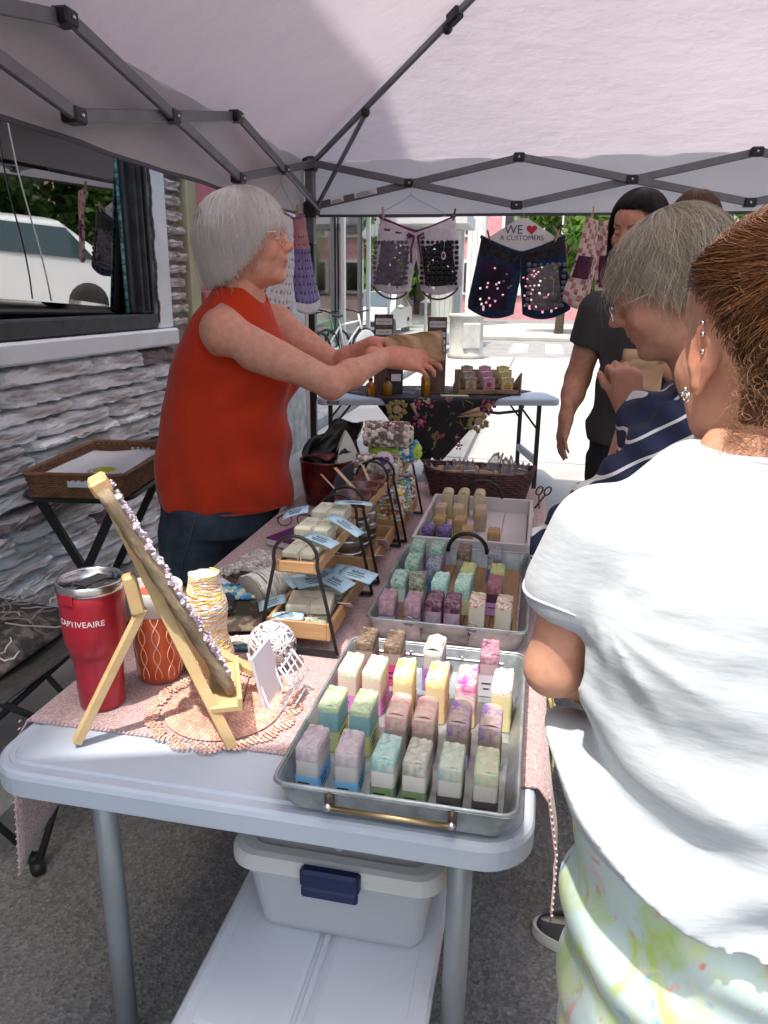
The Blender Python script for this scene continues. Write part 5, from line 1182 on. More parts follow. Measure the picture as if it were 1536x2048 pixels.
# peach doily
dl = thing('crochet_doily', 'round peach crochet doily with scalloped edge under the easel', 'doily', (-.502, 1.072, TZ+.0058)); mb = MB(); C_pch = [yarn_mat('peach cotton', (.60, .32, .23)), yarn_mat('peach light', (.68, .41, .31))]
for rg in range(2, 21):
    R = .0062*rg; n_ = int(2*pi*R/.0072)
    for i in range(n_):
        a = 2*pi*(i+.5*(rg % 2))/n_
        if rg in (12, 16, 17) and (i % 3 == 0 or (rg == 17 and sin(a*8)**2 < .2)): continue
        rr = R+(.010*abs(sin(a*8)) if rg > 16 else 0); mb.mi = random.randrange(2)
        x, y = rr*cos(a), rr*sin(a); dz = 0 if 1.072+y > .955 else -.0005
        mb.ell((x, y, .0022+dz), (.0046, .0030, .0021), 6, 4, rotz(a+random.choice((.5, -.5, 0))))
mb.mi = 0
mb.lathe([(.001, .002), (.102, .002), (.102, .0005)], 40)
mb.build('stitches', C_pch, dl)
# little easel with white wire rack
le = thing('wire_display_stand', 'tiny wooden stand with white wire rack on the doily edge', 'display stand', (0, 0, TZ+.006)); Zq = lambda p: (p[0], p[1], p[2]-TZ-.006)
M_wwire = mat('white coated wire', (.72, .68, .72), .35)
MB().bar(Zq((-.548, 1.12, .832)), Zq((-.462, 1.125, .792)), .02, .013, bev=.002).build('wooden_arm', M_pine, le); MB().box(Zq((-.44, 1.12, .79)), (.006, .085, .11), roty(-.22), .001).build('card', M_label, le)
wr = MB()
for y_ in (1.085, 1.155): wr.tube([Zq((-.46, y_, .85)), Zq((-.425, y_, .75)), Zq((-.40, y_, .748)), Zq((-.375, y_, .79)), Zq((-.405, y_, .83))], .0022, 6)
for i in range(5): wr.tube([Zq((-.402+.006*i, 1.085, .826-.017*i)), Zq((-.402+.006*i, 1.155, .826-.017*i))], .0018, 5)
for i in range(3): wr.tube([Zq((-.405, 1.1+.02*i, .83)), Zq((-.378, 1.1+.02*i, .785)), Zq((-.41, 1.1+.02*i, .75))], .0016, 5)
wr.build('wire_rack', M_wwire, le)
for y_ in (1.09, 1.15): MB().tube([Zq((-.462, y_, .80)), Zq((-.475, y_, .748))], .0016, 5).build('wire_leg', mat('plum wire', (.2, .06, .1), .4) if y_ < 1.1 else bpy.data.materials['plum wire'], le)
# ================================================================ UNDER THE TABLE, BESIDE IT, BEHIND IT
M_binlid = mat('white bin lid', (.62, .65, .71), .4, (.58, .61, .67), 3, spec=.45); M_bingrey = mat('grey bin lid', (.60, .585, .565), .45, spec=.4); M_navy = mat('navy latch', (.008, .018, .075), .4)
M_binclear = mat('frosted clear plastic', (.74, .77, .82), .25, trans=.4, ior=1.2, spec=.5)
def bin_(label, x0, x1, y0, y1, z0, z1, lidm, latch):
    t = thing('storage_bin', label, 'storage bin', ((x0+x1)/2, (y0+y1)/2, z0), 0, 'storage bins under the table'); hx, hy, h = (x1-x0)/2, (y1-y0)/2, z1-z0
    R = lambda d, r=.05: round_rect(-hx-d, hx+d, -hy-d, hy+d, max(.01, r+d*.5), 6)
    ring_top(MB(), [(R(-.045), 0), (R(-.04), .012), (R(-.022), h-.05), (R(-.012), h-.046), (R(-.01), h-.03)]).build('tub', M_binclear, t)
    ld = ring_top(MB(), [(R(-.004), h-.034), (R(0), h-.03), (R(0), h-.012), (R(-.006), h-.003), (R(-.016), h), (R(-.034), h), (R(-.040), h-.007)]).build('lid', lidm, t)
    # two raised fields with a rib between them
    for s_ in (-1, 1):
        cx = s_*hx*.47; w = hx*.80
        ring_top(MB(), [(round_rect(cx-w/2, cx+w/2, -hy+.06, hy-.06, .03, 5), h-.008), (round_rect(cx-w/2, cx+w/2, -hy+.06, hy-.06, .03, 5), h-.003), (round_rect(cx-w/2+.01, cx+w/2-.01, -hy+.07, hy-.07, .025, 5), h-.0005)]).build('lid_field', lidm, ld)
    MB().box((0, 0, h-.004), (.012, hy*2-.10, .006), None, .002).build('lid_rib', lidm, ld)
    if latch:
        lt = MB().box((.0, -hy-.006, h-.016), (.105, .022, .036), None, .005).build('latch', M_navy, t); MB().box((0, -hy-.012, h-.042), (.10, .012, .022), None, .004).build('latch_tab', M_navy, lt)
    return t
bin_('large white-lidded storage bin on the asphalt under the table', -.515, -.105, .77, 1.42, 0.002, .315, M_binlid, False)
bin_('clear storage bin with grey lid and navy latch, stacked on the white one', -.485, -.095, 1.0, 1.42, .317, .505, M_bingrey, True)
# rattan tray on a black folding stand
M_rat = mat('rattan', (.13, .055, .025), .6, (.25, .12, .06), 30, .3, .7, bump=.3, bscale=80)
sn = thing('folding_stand', 'black folding stand with crossed legs against the stone wall', 'stand', (-1.64, 2.52, .12), radians(9))
for y in (-.24, .22):
    MB().bar((-.16, y, .006), (.15, y+.01, .60), .018, .03).build('leg', M_blk, sn); MB().bar((.16, y+.02, .006), (-.15, y+.03, .60), .018, .03).build('leg', M_blk, sn)
ring_top(MB(), [(round_rect(-.20, .20, -.27, .28, .09, 6), .60), (round_rect(-.21, .21, -.28, .29, .1, 6), .612), (round_rect(-.205, .205, -.275, .285, .095, 6), .622)]).build('top', M_blk, sn)
MB().bar((-.12, -.24, .08), (-.12, .24, .08), .016, .02).build('stretcher', M_blk, sn); MB().bar((.12, -.22, .08), (.12, .25, .08), .016, .02).build('stretcher', M_blk, sn)
rtr = thing('rattan_tray', 'rectangular brown rattan tray with cut-out handles on the folding stand', 'tray', (-1.61, 2.52, .743), radians(9))
mb = MB(); hx, hy = .168, .285
for rw in range(9):
    z = .008+.0085*rw; P_ = []
    base = round_rect(-hx-.012*rw/9, hx+.012*rw/9, -hy-.012*rw/9, hy+.012*rw/9, .03, 4)
    pts = [Vector((a, b, z)) for a, b in base]; L_ = [];
    for i in range(len(pts)):
        a, b = pts[i], pts[(i+1) % len(pts)]; n_ = max(1, int((b-a).length/.011))
        for q in range(n_): L_.append(a.lerp(b, q/n_))
    for i, p in enumerate(L_):
        d = (L_[(i+1) % len(L_)]-L_[i-1]); nr = Vector((d.y, -d.x, 0)).normalized(); P_.append(p+nr*.0035*(1 if (i+rw) % 2 else -1))
    mb.tube(P_, .0048, 5, True)
mb.tube([(a, b, .088) for a, b in round_rect(-hx-.013, hx+.013, -hy-.013, hy+.013, .03, 5)], .008, 7, True)
mb.build('woven_sides', M_rat, rtr); MB().box((0, 0, .004), (2*hx, 2*hy, .006)).build('base', M_rat, rtr)
for s_ in (-1, 1): MB().box((.02, s_*(hy+.010), .055), (.085, .012, .026), None, .004).build('handle_opening', mat('handle light', (.55, .60, .68), .6) if s_ < 0 else bpy.data.materials['handle light'], rtr)
ppr = tag(MB().sheet(lambda u, v: (-1.64+(-.16+.30*u)*cos(.157)-(-.27+.54*v)*sin(.157), 2.52+(-.16+.30*u)*sin(.157)+(-.27+.54*v)*cos(.157), .80+.006*sin(6*u)*sin(5*v)), 10, 10, .002).build('paper_sheet', mat('paper sheet', (.70, .73, .78), .8)), 'white paper lying in the rattan tray', 'paper')
tp = thing('tape_roll', 'roll of clear tape with yellow core lying on the paper in the rattan tray', 'tape', (-1.505, 2.33, .805))
MB().lathe([(.038, 0), (.055, 0), (.055, .024), (.038, .024), (.038, 0)], 30, cap=False).build('tape', mat('clear tape', (.62, .64, .58), .3), tp); MB().lathe([(.0375, -.001), (.0375, .0255), (.033, .0255), (.033, -.001)], 30, cap=False).build('core', mat('yellow core', (.48, .50, .04), .5), tp)
# camping chair at the left edge with yarn on it
cc = thing('camping_chair', 'black folding camping chair cut off by the left edge, yarn heaped on its seat', 'chair', (-1.42, 1.60, .0))
M_canvas = mat('charcoal canvas', (.055, .052, .05), .85, (.085, .08, .075), 60, bump=.3, bscale=200)
sf = lambda u, v: (-.30+.52*u, -.25+.5*v, .50-.055*sin(pi*u)*sin(pi*v)+.03*(1-u))
MB().sheet(sf, 14, 12, .006).build('seat', M_canvas, cc); MB().sheet(lambda u, v: (-.30-.14*v, -.27+.54*u, .50+.42*v-.02*sin(pi*u)), 10, 10, .006).build('backrest', M_canvas, cc)
for a, b in (((.20, -.25, .5), (-.28, .22, .02)), ((.20, .25, .5), (-.28, -.22, .02)), ((-.28, -.25, .52), (.22, -.22, .02)), ((-.28, .25, .52), (.22, .22, .02)), ((.20, -.25, .5), (.24, .24, .02)), ((.20, .25, .5), (.24, -.24, .02))): MB().tube([a, b], .0095, 8).build('leg', M_blk, cc)
for p in ((-.28, .22, .0), (-.28, -.22, .0), (.22, -.22, 0), (.22, .22, 0), (.24, .24, 0), (.24, -.24, 0)): MB().lathe([(.018, .002), (.02, .02), (.014, .035)], 10, p).build('foot_cap', M_blk, cc)
MB().tube([(-.32, -.27, .70), (-.05, -.29, .70), (.18, -.28, .66)], .02, 8).build('armrest', M_canvas, cc)
yh = thing('yarn_heap', 'dark patterned cloth and loose pale yarn heaped on the camping chair seat', 'yarn', (-1.47, 1.60, .50)); mb = MB()
MB().sheet(lambda u, v: (-.20+.38*u, -.19+.38*v, .002+.075*sin(pi*u)**.7*sin(pi*v)**.7*(1+.25*sin(u*11+v*7))), 24, 24, .003).build('patterned_cloth', mat('dark patterned cloth', (.05, .045, .042), .9, (.20, .175, .165), 34, .4, .62, bump=.6, bscale=120, bdist=.003, c3=(.10, .085, .08)), yh)
for q in range(40):
    c0 = Vector((random.gauss(0, .08), random.gauss(.0, .09), random.uniform(.07, .09))); P_ = [c0]
    d = Vector((random.gauss(0, 1), random.gauss(0, 1), 0)).normalized()
    for i in range(9):
        d = (d+Vector((random.gauss(0, .5), random.gauss(0, .5), random.gauss(0, .12)))).normalized(); n_ = P_[-1]+d*.022; n_.z = max(.055, min(.095, n_.z)); P_.append(n_)
    mb.mi = q % 3; mb.tube(P_, .0022, 5)
mb.build('strands', [yarn_mat('heap grey', (.14, .11, .10)), yarn_mat('heap taupe', (.30, .26, .25)), yarn_mat('heap white', (.5, .47, .47))], yh)['kind'] = 'stuff'
# copper pot, black bag, leaf mirror
M_cop = mat('hammered copper', (.22, .06, .045), .28, (.11, .03, .035), 14, metal=.85, bump=.6, bscale=38, bdist=.008)
pt_ = thing('copper_pot', 'hammered dark copper pot in front of the table\'s far left corner', 'pot', (-.695, 2.40, TZ+.006))
MB().lathe([(.068, 0), (.075, .004), (.088, .09), (.092, .15), (.095, .155), (.09, .157), (.084, .15), (.07, .02), (.001, .015)], 40).build('pot', M_cop, pt_)
bg_ = thing('black_bag', 'crumpled black bag stuffed into the copper pot', 'bag', (-.69, 2.43, TZ+.06)); rb_ = random.Random(5)
MB().sheet(lambda u, v: ((.078+.03*v*v)*cos(2*pi*u)*(1-.25*max(0, v-.6))+.012*sin(v*13+u*19), (.078+.03*v*v)*sin(2*pi*u)*(1-.25*max(0, v-.6))+.03*v+.01*sin(v*17+u*25), .16*v*(1+.35*sin(2*pi*u+.6)*v)+.012*sin(u*31)), 30, 10, .002).build('folds', mat('black vinyl', (.012, .012, .012), .35, bump=.4, bscale=30), bg_)
mr_ = thing('leaf_mirror', 'upright leaf-shaped white mirror behind the wooden bowls', 'mirror', (-.60, 2.36, TZ+.006), radians(20)); mr_.rotation_euler = (radians(-10), 0, radians(35))
lo_ = [(.042*sin(pi*t)**.9*(1 if k_ == 0 else -1), .26*t) for k_ in (0, 1) for t in ([i/12 for i in range(13)] if k_ == 0 else [1-i/12 for i in range(1, 12)])]
MB().prism(lo_, -.003, .003, XZ).build('glass', mat('white mirror', (.72, .70, .68), .12, spec=.7), mr_); MB().prism([(a*1.07, b*1.03-.004) for a, b in lo_], -.006, -.0032, Matrix.Translation((0, .008, 0)) @ XZ).build('rim', mat('mirror rim', (.45, .42, .40), .4), mr_)
MB().bar((0, .02, .12), (0, .10, .0), .012, .006).build('prop', M_blk, mr_)
pn = thing('dark_pan', 'dark round pan leaning behind the wooden bowls', 'pan', (-.53, 2.23, TZ+.10)); pn.rotation_euler = (radians(60), 0, radians(20)); MB().lathe([(.001, 0), (.085, .002), (.095, .02), (.092, .021), (.082, .006), (.001, .004)], 32).build('dish', mat('slate dish', (.07, .075, .085), .5), pn)
# dark wicker basket with cellophane packets
M_wick = mat('dark wicker', (.05, .018, .018), .55, (.11, .045, .04), 30, bump=.3, bscale=80)
bs = thing('wicker_basket', 'dark wicker basket of cellophane packets at the table\'s far end', 'basket', (-.19, 2.62, TZ+.006)); mb = MB()
for rw in range(12):
    f = rw/11; z = .004+.095*f; rr = 1+.18*f; n_ = 64; P_ = []
    for i in range(n_):
        a = 2*pi*i/n_; sq = 1/(abs(cos(a))**3+abs(sin(a))**3)**(1/3); wv = .0035*(1 if (i+rw) % 2 else -1)
        P_.append((cos(a)*sq*.165*rr+wv*cos(a), sin(a)*sq*.078*rr+wv*sin(a), z+.018*abs(cos(a))**6*f))
    mb.tube(P_, .0055, 5, True)
mb.build('woven_sides', M_wick, bs); MB().box((0, 0, .005), (.30, .14, .008)).build('base', M_wick, bs)
M_cello = mat('cellophane', (.60, .56, .58), .10, trans=.75, spec=.8, ior=1.2); M_kr = mat('kraft paper', (.44, .27, .15), .75, (.5, .33, .2), 10)
for i in range(16):
    x = -.155+.31*(i % 8)/7+random.uniform(-.01, .01); y = (-.045 if i < 8 else .025)+random.uniform(-.008, .008)
    t = thing('cellophane_packet', 'cellophane packet in the dark wicker basket, %s row, %s from the left' % ('near' if i < 8 else 'far', ['first', 'second', 'third', 'fourth', 'fifth', 'sixth', 'seventh', 'eighth'][i % 8]), 'packet', (-.19+x, 2.62+y, TZ+.045), 0, 'packets in the basket'); t.rotation_euler = (radians(random.uniform(-45, -20)), radians(random.uniform(-14, 14)), radians(random.uniform(-25, 25)))
    MB().box((0, 0, .035), (.05, .012, .06), None, .004).build('contents', M_kr if i % 3 else M_cello, t)
    sd_ = random.uniform(0, 6)
    MB().sheet(lambda u, v: ((u-.5)*.066*(1-.45*v), .008*sin(u*9+sd_)*v+.004, .05+(.085 if i in (6, 12) else .036)*v+.01*sin(u*12+sd_)*v), 7, 5, .0006).build('wrapper', M_cello, t)
sc_ = thing('scissors', 'dark bronze scissors hung at the right edge of the white tray', 'scissors', (.03, 2.50, TZ+.03)); sc_.rotation_euler = (.35, .1, .5)
for s_ in (-1, 1):
    MB().tube([(s_*.016+.012*cos(a), .0, .045+.017*sin(a)) for a in [2*pi*i/16 for i in range(16)]], .003, 6, True).build('finger_ring', M_rust, sc_); MB().bar((s_*.012, 0, .028), (-s_*.012, s_*.001, -.04), .006, .003).build('blade', M_rust, sc_)
fl = thing('fallen_foliage', 'straw and green leaf bits beside the white-shirted woman', 'dried flowers', (.055, 1.36, .66)); mb = MB()
for q in range(14): mb.tube([(random.uniform(-.004, .012), random.uniform(-.05, .05), random.uniform(-.02, .05)), (random.uniform(.01, .03), random.uniform(-.06, .06), random.uniform(-.08, 0)), (random.uniform(.01, .03), random.uniform(-.08, .06), random.uniform(-.14, -.05))], .0025, 5)
mb.build('straw', mat('straw', (.50, .40, .18), .8), fl)
mb = MB()
for q in range(5):
    c0 = Vector((.02, random.uniform(-.07, -.01), random.uniform(-.16, -.06))); mb.add([c0, c0+Vector((.008, .012, .03)), c0+Vector((.004, .0, .07)), c0+Vector((-.004, -.012, .03))], [(0, 1, 2, 3)])
mb.build('leaves', mat('leaf bits', (.08, .25, .05), .6), fl)
# ---------------------------------------------------------------- back table goods
def bt(x, y, z=0): 
    a = BTA; return (BT0[0]+x*cos(a)-y*sin(a), BT0[1]+x*sin(a)+y*cos(a), TZ+z)
M_flor = bpy.data.materials.new('flowered cloth'); M_flor.use_nodes = True
nt = M_flor.node_tree; n = nt.nodes; l = nt.links; pr_ = n['Principled BSDF']; pr_.inputs['Roughness'].default_value = .85
tc = n.new('ShaderNodeTexCoord'); v1 = n.new('ShaderNodeTexVoronoi'); v1.inputs['Scale'].default_value = 9; nz = n.new('ShaderNodeTexNoise'); nz.inputs['Scale'].default_value = 16
mxv = n.new('ShaderNodeMix'); mxv.data_type = 'RGBA'; mxv.inputs[0].default_value = .16; l.new(tc.outputs['Object'], mxv.inputs[6]); l.new(nz.outputs['Color'], mxv.inputs[7]); l.new(mxv.outputs[2], v1.inputs['Vector']); l.new(tc.outputs['Object'], nz.inputs['Vector'])
rp = n.new('ShaderNodeValToRGB'); rp.color_ramp.interpolation = 'CONSTANT'; e = rp.color_ramp.elements; e[0].position = 0; e[0].color = (.34, .23, .15, 1); e[1].position = .16; e[1].color = (.20, .17, .06, 1)
q_ = e.new(.24); q_.color = (.012, .009, .012, 1)
hs = n.new('ShaderNodeSeparateColor'); l.new(v1.outputs['Color'], hs.inputs[0])
rp2 = n.new('ShaderNodeValToRGB'); rp2.color_ramp.interpolation = 'CONSTANT'; e2 = rp2.color_ramp.elements; e2[0].color = (.30, .03, .11, 1); e2[1].position = .4; e2[1].color = (.40, .27, .18, 1); q2 = e2.new(.62); q2.color = (.22, .03, .12, 1); q3 = e2.new(.8); q3.color = (.16, .14, .05, 1)
l.new(hs.outputs[0], rp2.inputs[0]); l.new(v1.outputs['Distance'], rp.inputs[0])
lt = n.new('ShaderNodeMath'); lt.operation = 'LESS_THAN'; lt.inputs[1].default_value = .20; l.new(v1.outputs['Distance'], lt.inputs[0])
mx = n.new('ShaderNodeMix'); mx.data_type = 'RGBA'; l.new(lt.outputs[0], mx.inputs[0]); l.new(rp.outputs[0], mx.inputs[6]); l.new(rp2.outputs[0], mx.inputs[7]); l.new(mx.outputs[2], pr_.inputs['Base Color'])
fc = thing('flowered_cloth', 'black cloth with pink and gold flowers, its corner hanging off the back table', 'tablecloth', (*BT0, TZ+.002), BTA)
cx_, cy_, hd_ = .86, .44, .96
def fcl(u, v):
    a = (u-.5)*2; b = (v-.5)*2; x = cx_+(a+b)/2*hd_*.80; y = cy_+(b-a)/2*hd_; z = .002
    if y < -.006: z = y*.9+.004-.002; y = -.012-.01*sin(x*9)-.006
    if y > .745: z = -(y-.745); y = .752
    return (x, y, z)
MB().sheet(fcl, 56, 56, .002).build('cloth', M_flor, fc)
# flower heads appliqued on the hanging corner: petals stand proud
def flower(mb, x, z, r, n_, mi, mc_):
    mb.mi = mi
    for i in range(n_):
        a = 2*pi*i/n_+random.uniform(-.15, .15); q = r*random.uniform(.6, .95); mb.ell((x+q*cos(a), -.022, z+q*sin(a)), (r*.30, .003, r*.22), 7, 4, Matrix.Rotation(-a, 3, 'Y'))
    mb.mi = mc_; mb.ell((x+r*.05, -.0235, z), (r*.46, .004, r*.40), 9, 5)
    mb.mi = mi if n_ < 9 else 1; mb.ell((x-r*.1, -.0245, z+r*.1), (r*.2, .004, r*.16), 7, 4)
mb = MB(); FL = [mat('gold petal', (.30, .24, .09), .8), mat('peach centre', (.45, .29, .2), .8), mat('magenta petal', (.34, .035, .13), .8), mat('pink petal', (.50, .14, .24), .8), mat('stem olive', (.15, .14, .05), .8)]
for (x, z, r, n_, a_, b_) in ((.55, -.075, .075, 14, 0, 1), (1.13, -.155, .075, 14, 0, 1), (.80, -.05, .045, 6, 2, 3), (.72, -.16, .05, 7, 2, 3), (.92, -.055, .04, 6, 3, 2), (1.20, -.05, .055, 8, 2, 0), (.98, -.27, .025, 5, 3, 1), (.90, -.245, .022, 5, 3, 1), (.86, -.18, .04, 6, 3, 2), (1.0, -.33, .03, 6, 2, 3), (.70, -.04, .035, 6, 3, 2)): flower(mb, x, z, r, n_, a_, b_)
mb.mi = 1
for (x0, z0, x1, z1) in ((1.14, -.07, 1.0, -.11), (1.16, -.105, .98, -.125), (.66, -.03, .70, -.13)): mb.tube([(x0, -.022, z0), ((x0+x1)/2, -.023, (z0+z1)/2), (x1, -.022, z1)], [.018, .012, .002], 7)
mb.mi = 4
for i in range(26):
    x0 = .93+random.uniform(-.25, .3); z0 = random.uniform(-.32, -.04)
    if abs(x0-.93) > (.42+z0)*.8: continue
    mb.tube([(x0, -.021, z0), (x0+random.uniform(-.03, .03), -.022, z0+.03), (x0+random.uniform(-.05, .05), -.021, z0+.06)], [.002, .007, .002], 5)
mb.build('flower_pattern', FL, fc)['kind'] = 'stuff'
# stepped soap stand
M_oak = mat('weathered wood', (.27, .17, .11), .7, (.36, .24, .16), 6, stretch=(1, 8, 1), bump=.2, bscale=40)
ss = thing('soap_stand', 'stepped wooden stand holding nine upright soaps on the back table', 'stand', bt(1.245, .30, .004), BTA)
for s_ in (-1, 1): MB().prism([(-.14, 0), (.13, 0), (.13, .035), (.11, .05), (-.14, .165)], -.005, .005, Matrix.Translation((s_*.225, 0, 0)) @ Matrix(((0, 0, 1, 0), (-1, 0, 0, 0), (0, 1, 0, 0), (0, 0, 0, 1))) @ Matrix.Scale(-1, 4, (1, 0, 0))).build('end_panel', M_oak, ss)
for i in range(3):
    MB().box((0, -.085+.085*i, .012+.035*i), (.435, .075, .012), None, .001).build('step', M_oak, ss); MB().box((0, -.123+.085*i, .025+.035*i), (.435, .008, .026), None, .001).build('lip', M_oak, ss)
MB().box((0, .135, .08), (.435, .008, .16)).build('back_panel', M_oak, ss)
S_sg = [plain('grey wrapped soap', (.30, .27, .27)), plain('pink wrapped soap', (.52, .30, .38)), plain('yellow wrapped soap', (.52, .44, .22))]; Lb = [plain('peach label', (.55, .40, .28)), plain('rose label', (.55, .30, .42)), plain('cream label', (.58, .53, .28))]; Fr = [mat('almond print', (.38, .24, .12), .7), mat('pomegranate print', (.50, .05, .05), .7), mat('orange print', (.55, .28, .03), .7)]
for r in range(3):
    for c_ in range(3):
        p = ss.matrix_basis @ Vector((-.135+.135*c_+.0*r, -.085+.085*r, .019+.035*r))
        t = thing('soap_box', ['grey', 'pink', 'yellow'][c_]+' upright soap box in the '+['front', 'middle', 'back'][r]+' step of the wooden stand', 'soap', p, BTA, 'upright soap boxes')
        MB().prism([(-.042, 0), (.042, 0), (.042, .098), (0, .108), (-.042, .098)], -.02, .02, XZ).build('box', S_sg[c_], t)
        lb_ = MB().box((0, -.0208, .052), (.068, .0016, .062)).build('label', Lb[c_], t)
        if c_ == 2:
            for q in ((-.012, .045), (.012, .045), (0, .062)): MB().ell((q[0], -.0222, q[1]), (.013, .0015, .013), 10, 5).build('fruit_print', Fr[2], lb_)
        else: MB().ell((0, -.0222, .055), (.02, .0015, .018 if c_ else .024), 12, 5).build('fruit_print', Fr[c_], lb_)
        MB().box((0, -.0222, .028), (.05, .0008, .004)).build('print_line', M_ink, lb_)
# wooden price posts and oil bottles
M_post = mat('barn wood', (.10, .06, .045), .8, (.19, .125, .10), 7, stretch=(6, 6, 1), bump=.6, bscale=40)
for (x, lab, h, rows, rz) in ((.475, 'left wooden price post with four printed strips', .56, ['Natural Soaps', 'Goats Milk', '$6.50 / 10.00', 'Bath Salts 7.00'], .0), (.86, 'right wooden price post with printed strips', .545, ['Olive Farm Oils', '$8.00', 'Rosemary', 'Lavender', 'Peppermint'], .0)):
    t = thing('price_post', lab, 'sign', bt(x, .26, .004), BTA+rz, 'wooden price posts')
    MB().box((0, 0, h/2), (.135, .04, h), None, .004).build('plank', M_post, t); MB().box((0, .01, .006), (.16, .10, .012), None, .002).build('foot', M_post, t)
    for i, tx in enumerate(rows):
        s_ = MB().box((.0, -.0212, h-.05-.052*i-(.02 if i else 0)), (.115, .002, .036 if i else .044)).build('strip', M_stk, t); lettering(tx, .0165, M_ink, s_, (0, -.0225, h-.05-.052*i-(.02 if i else 0)), (pi/2, 0, 0), extrude=.0002)
M_amber = mat('amber oil bottle', (.55, .24, .02), .1, trans=.5, ior=1.4, spec=.7)
for i, (x, y, h) in enumerate(((.38, .18, .10), (.50, .14, .11), (.775, .16, .17))):
    t = thing('oil_bottle', ['squat amber bottle left of the left price post', 'amber bottle in front of the left price post', 'tall amber bottle beside the right price post'][i], 'bottle', bt(x, y, .004), 0, 'amber bottles')
    MB().lathe([(.03, 0), (.034, .004), (.034, h*.72), (.028, h*.82), (.014, h*.88), (.014, h)], 20).build('glass', M_amber, t); MB().lathe([(.016, h), (.016, h+.02), (.014, h+.022)], 14).build('cap', M_blk, t)
pcs = thing('small_dark_box', 'small dark box beside the left price post', 'box', bt(.565, .24, .004), BTA); MB().box((0, 0, .10), (.10, .06, .20), None, .006).build('carton', M_smoke, pcs); MB().box((0, -.031, .12), (.07, .002, .05)).build('label', M_stk, pcs)
ns = tag(MB().box((0, 0, 0), (.20, .07, .004)).build('yellow_card', mat('pale yellow card', (.62, .58, .34), .7), None, bt(.98, .12, .008), (0, 0, radians(14))), 'pale yellow card lying before the stepped soap stand', 'card')
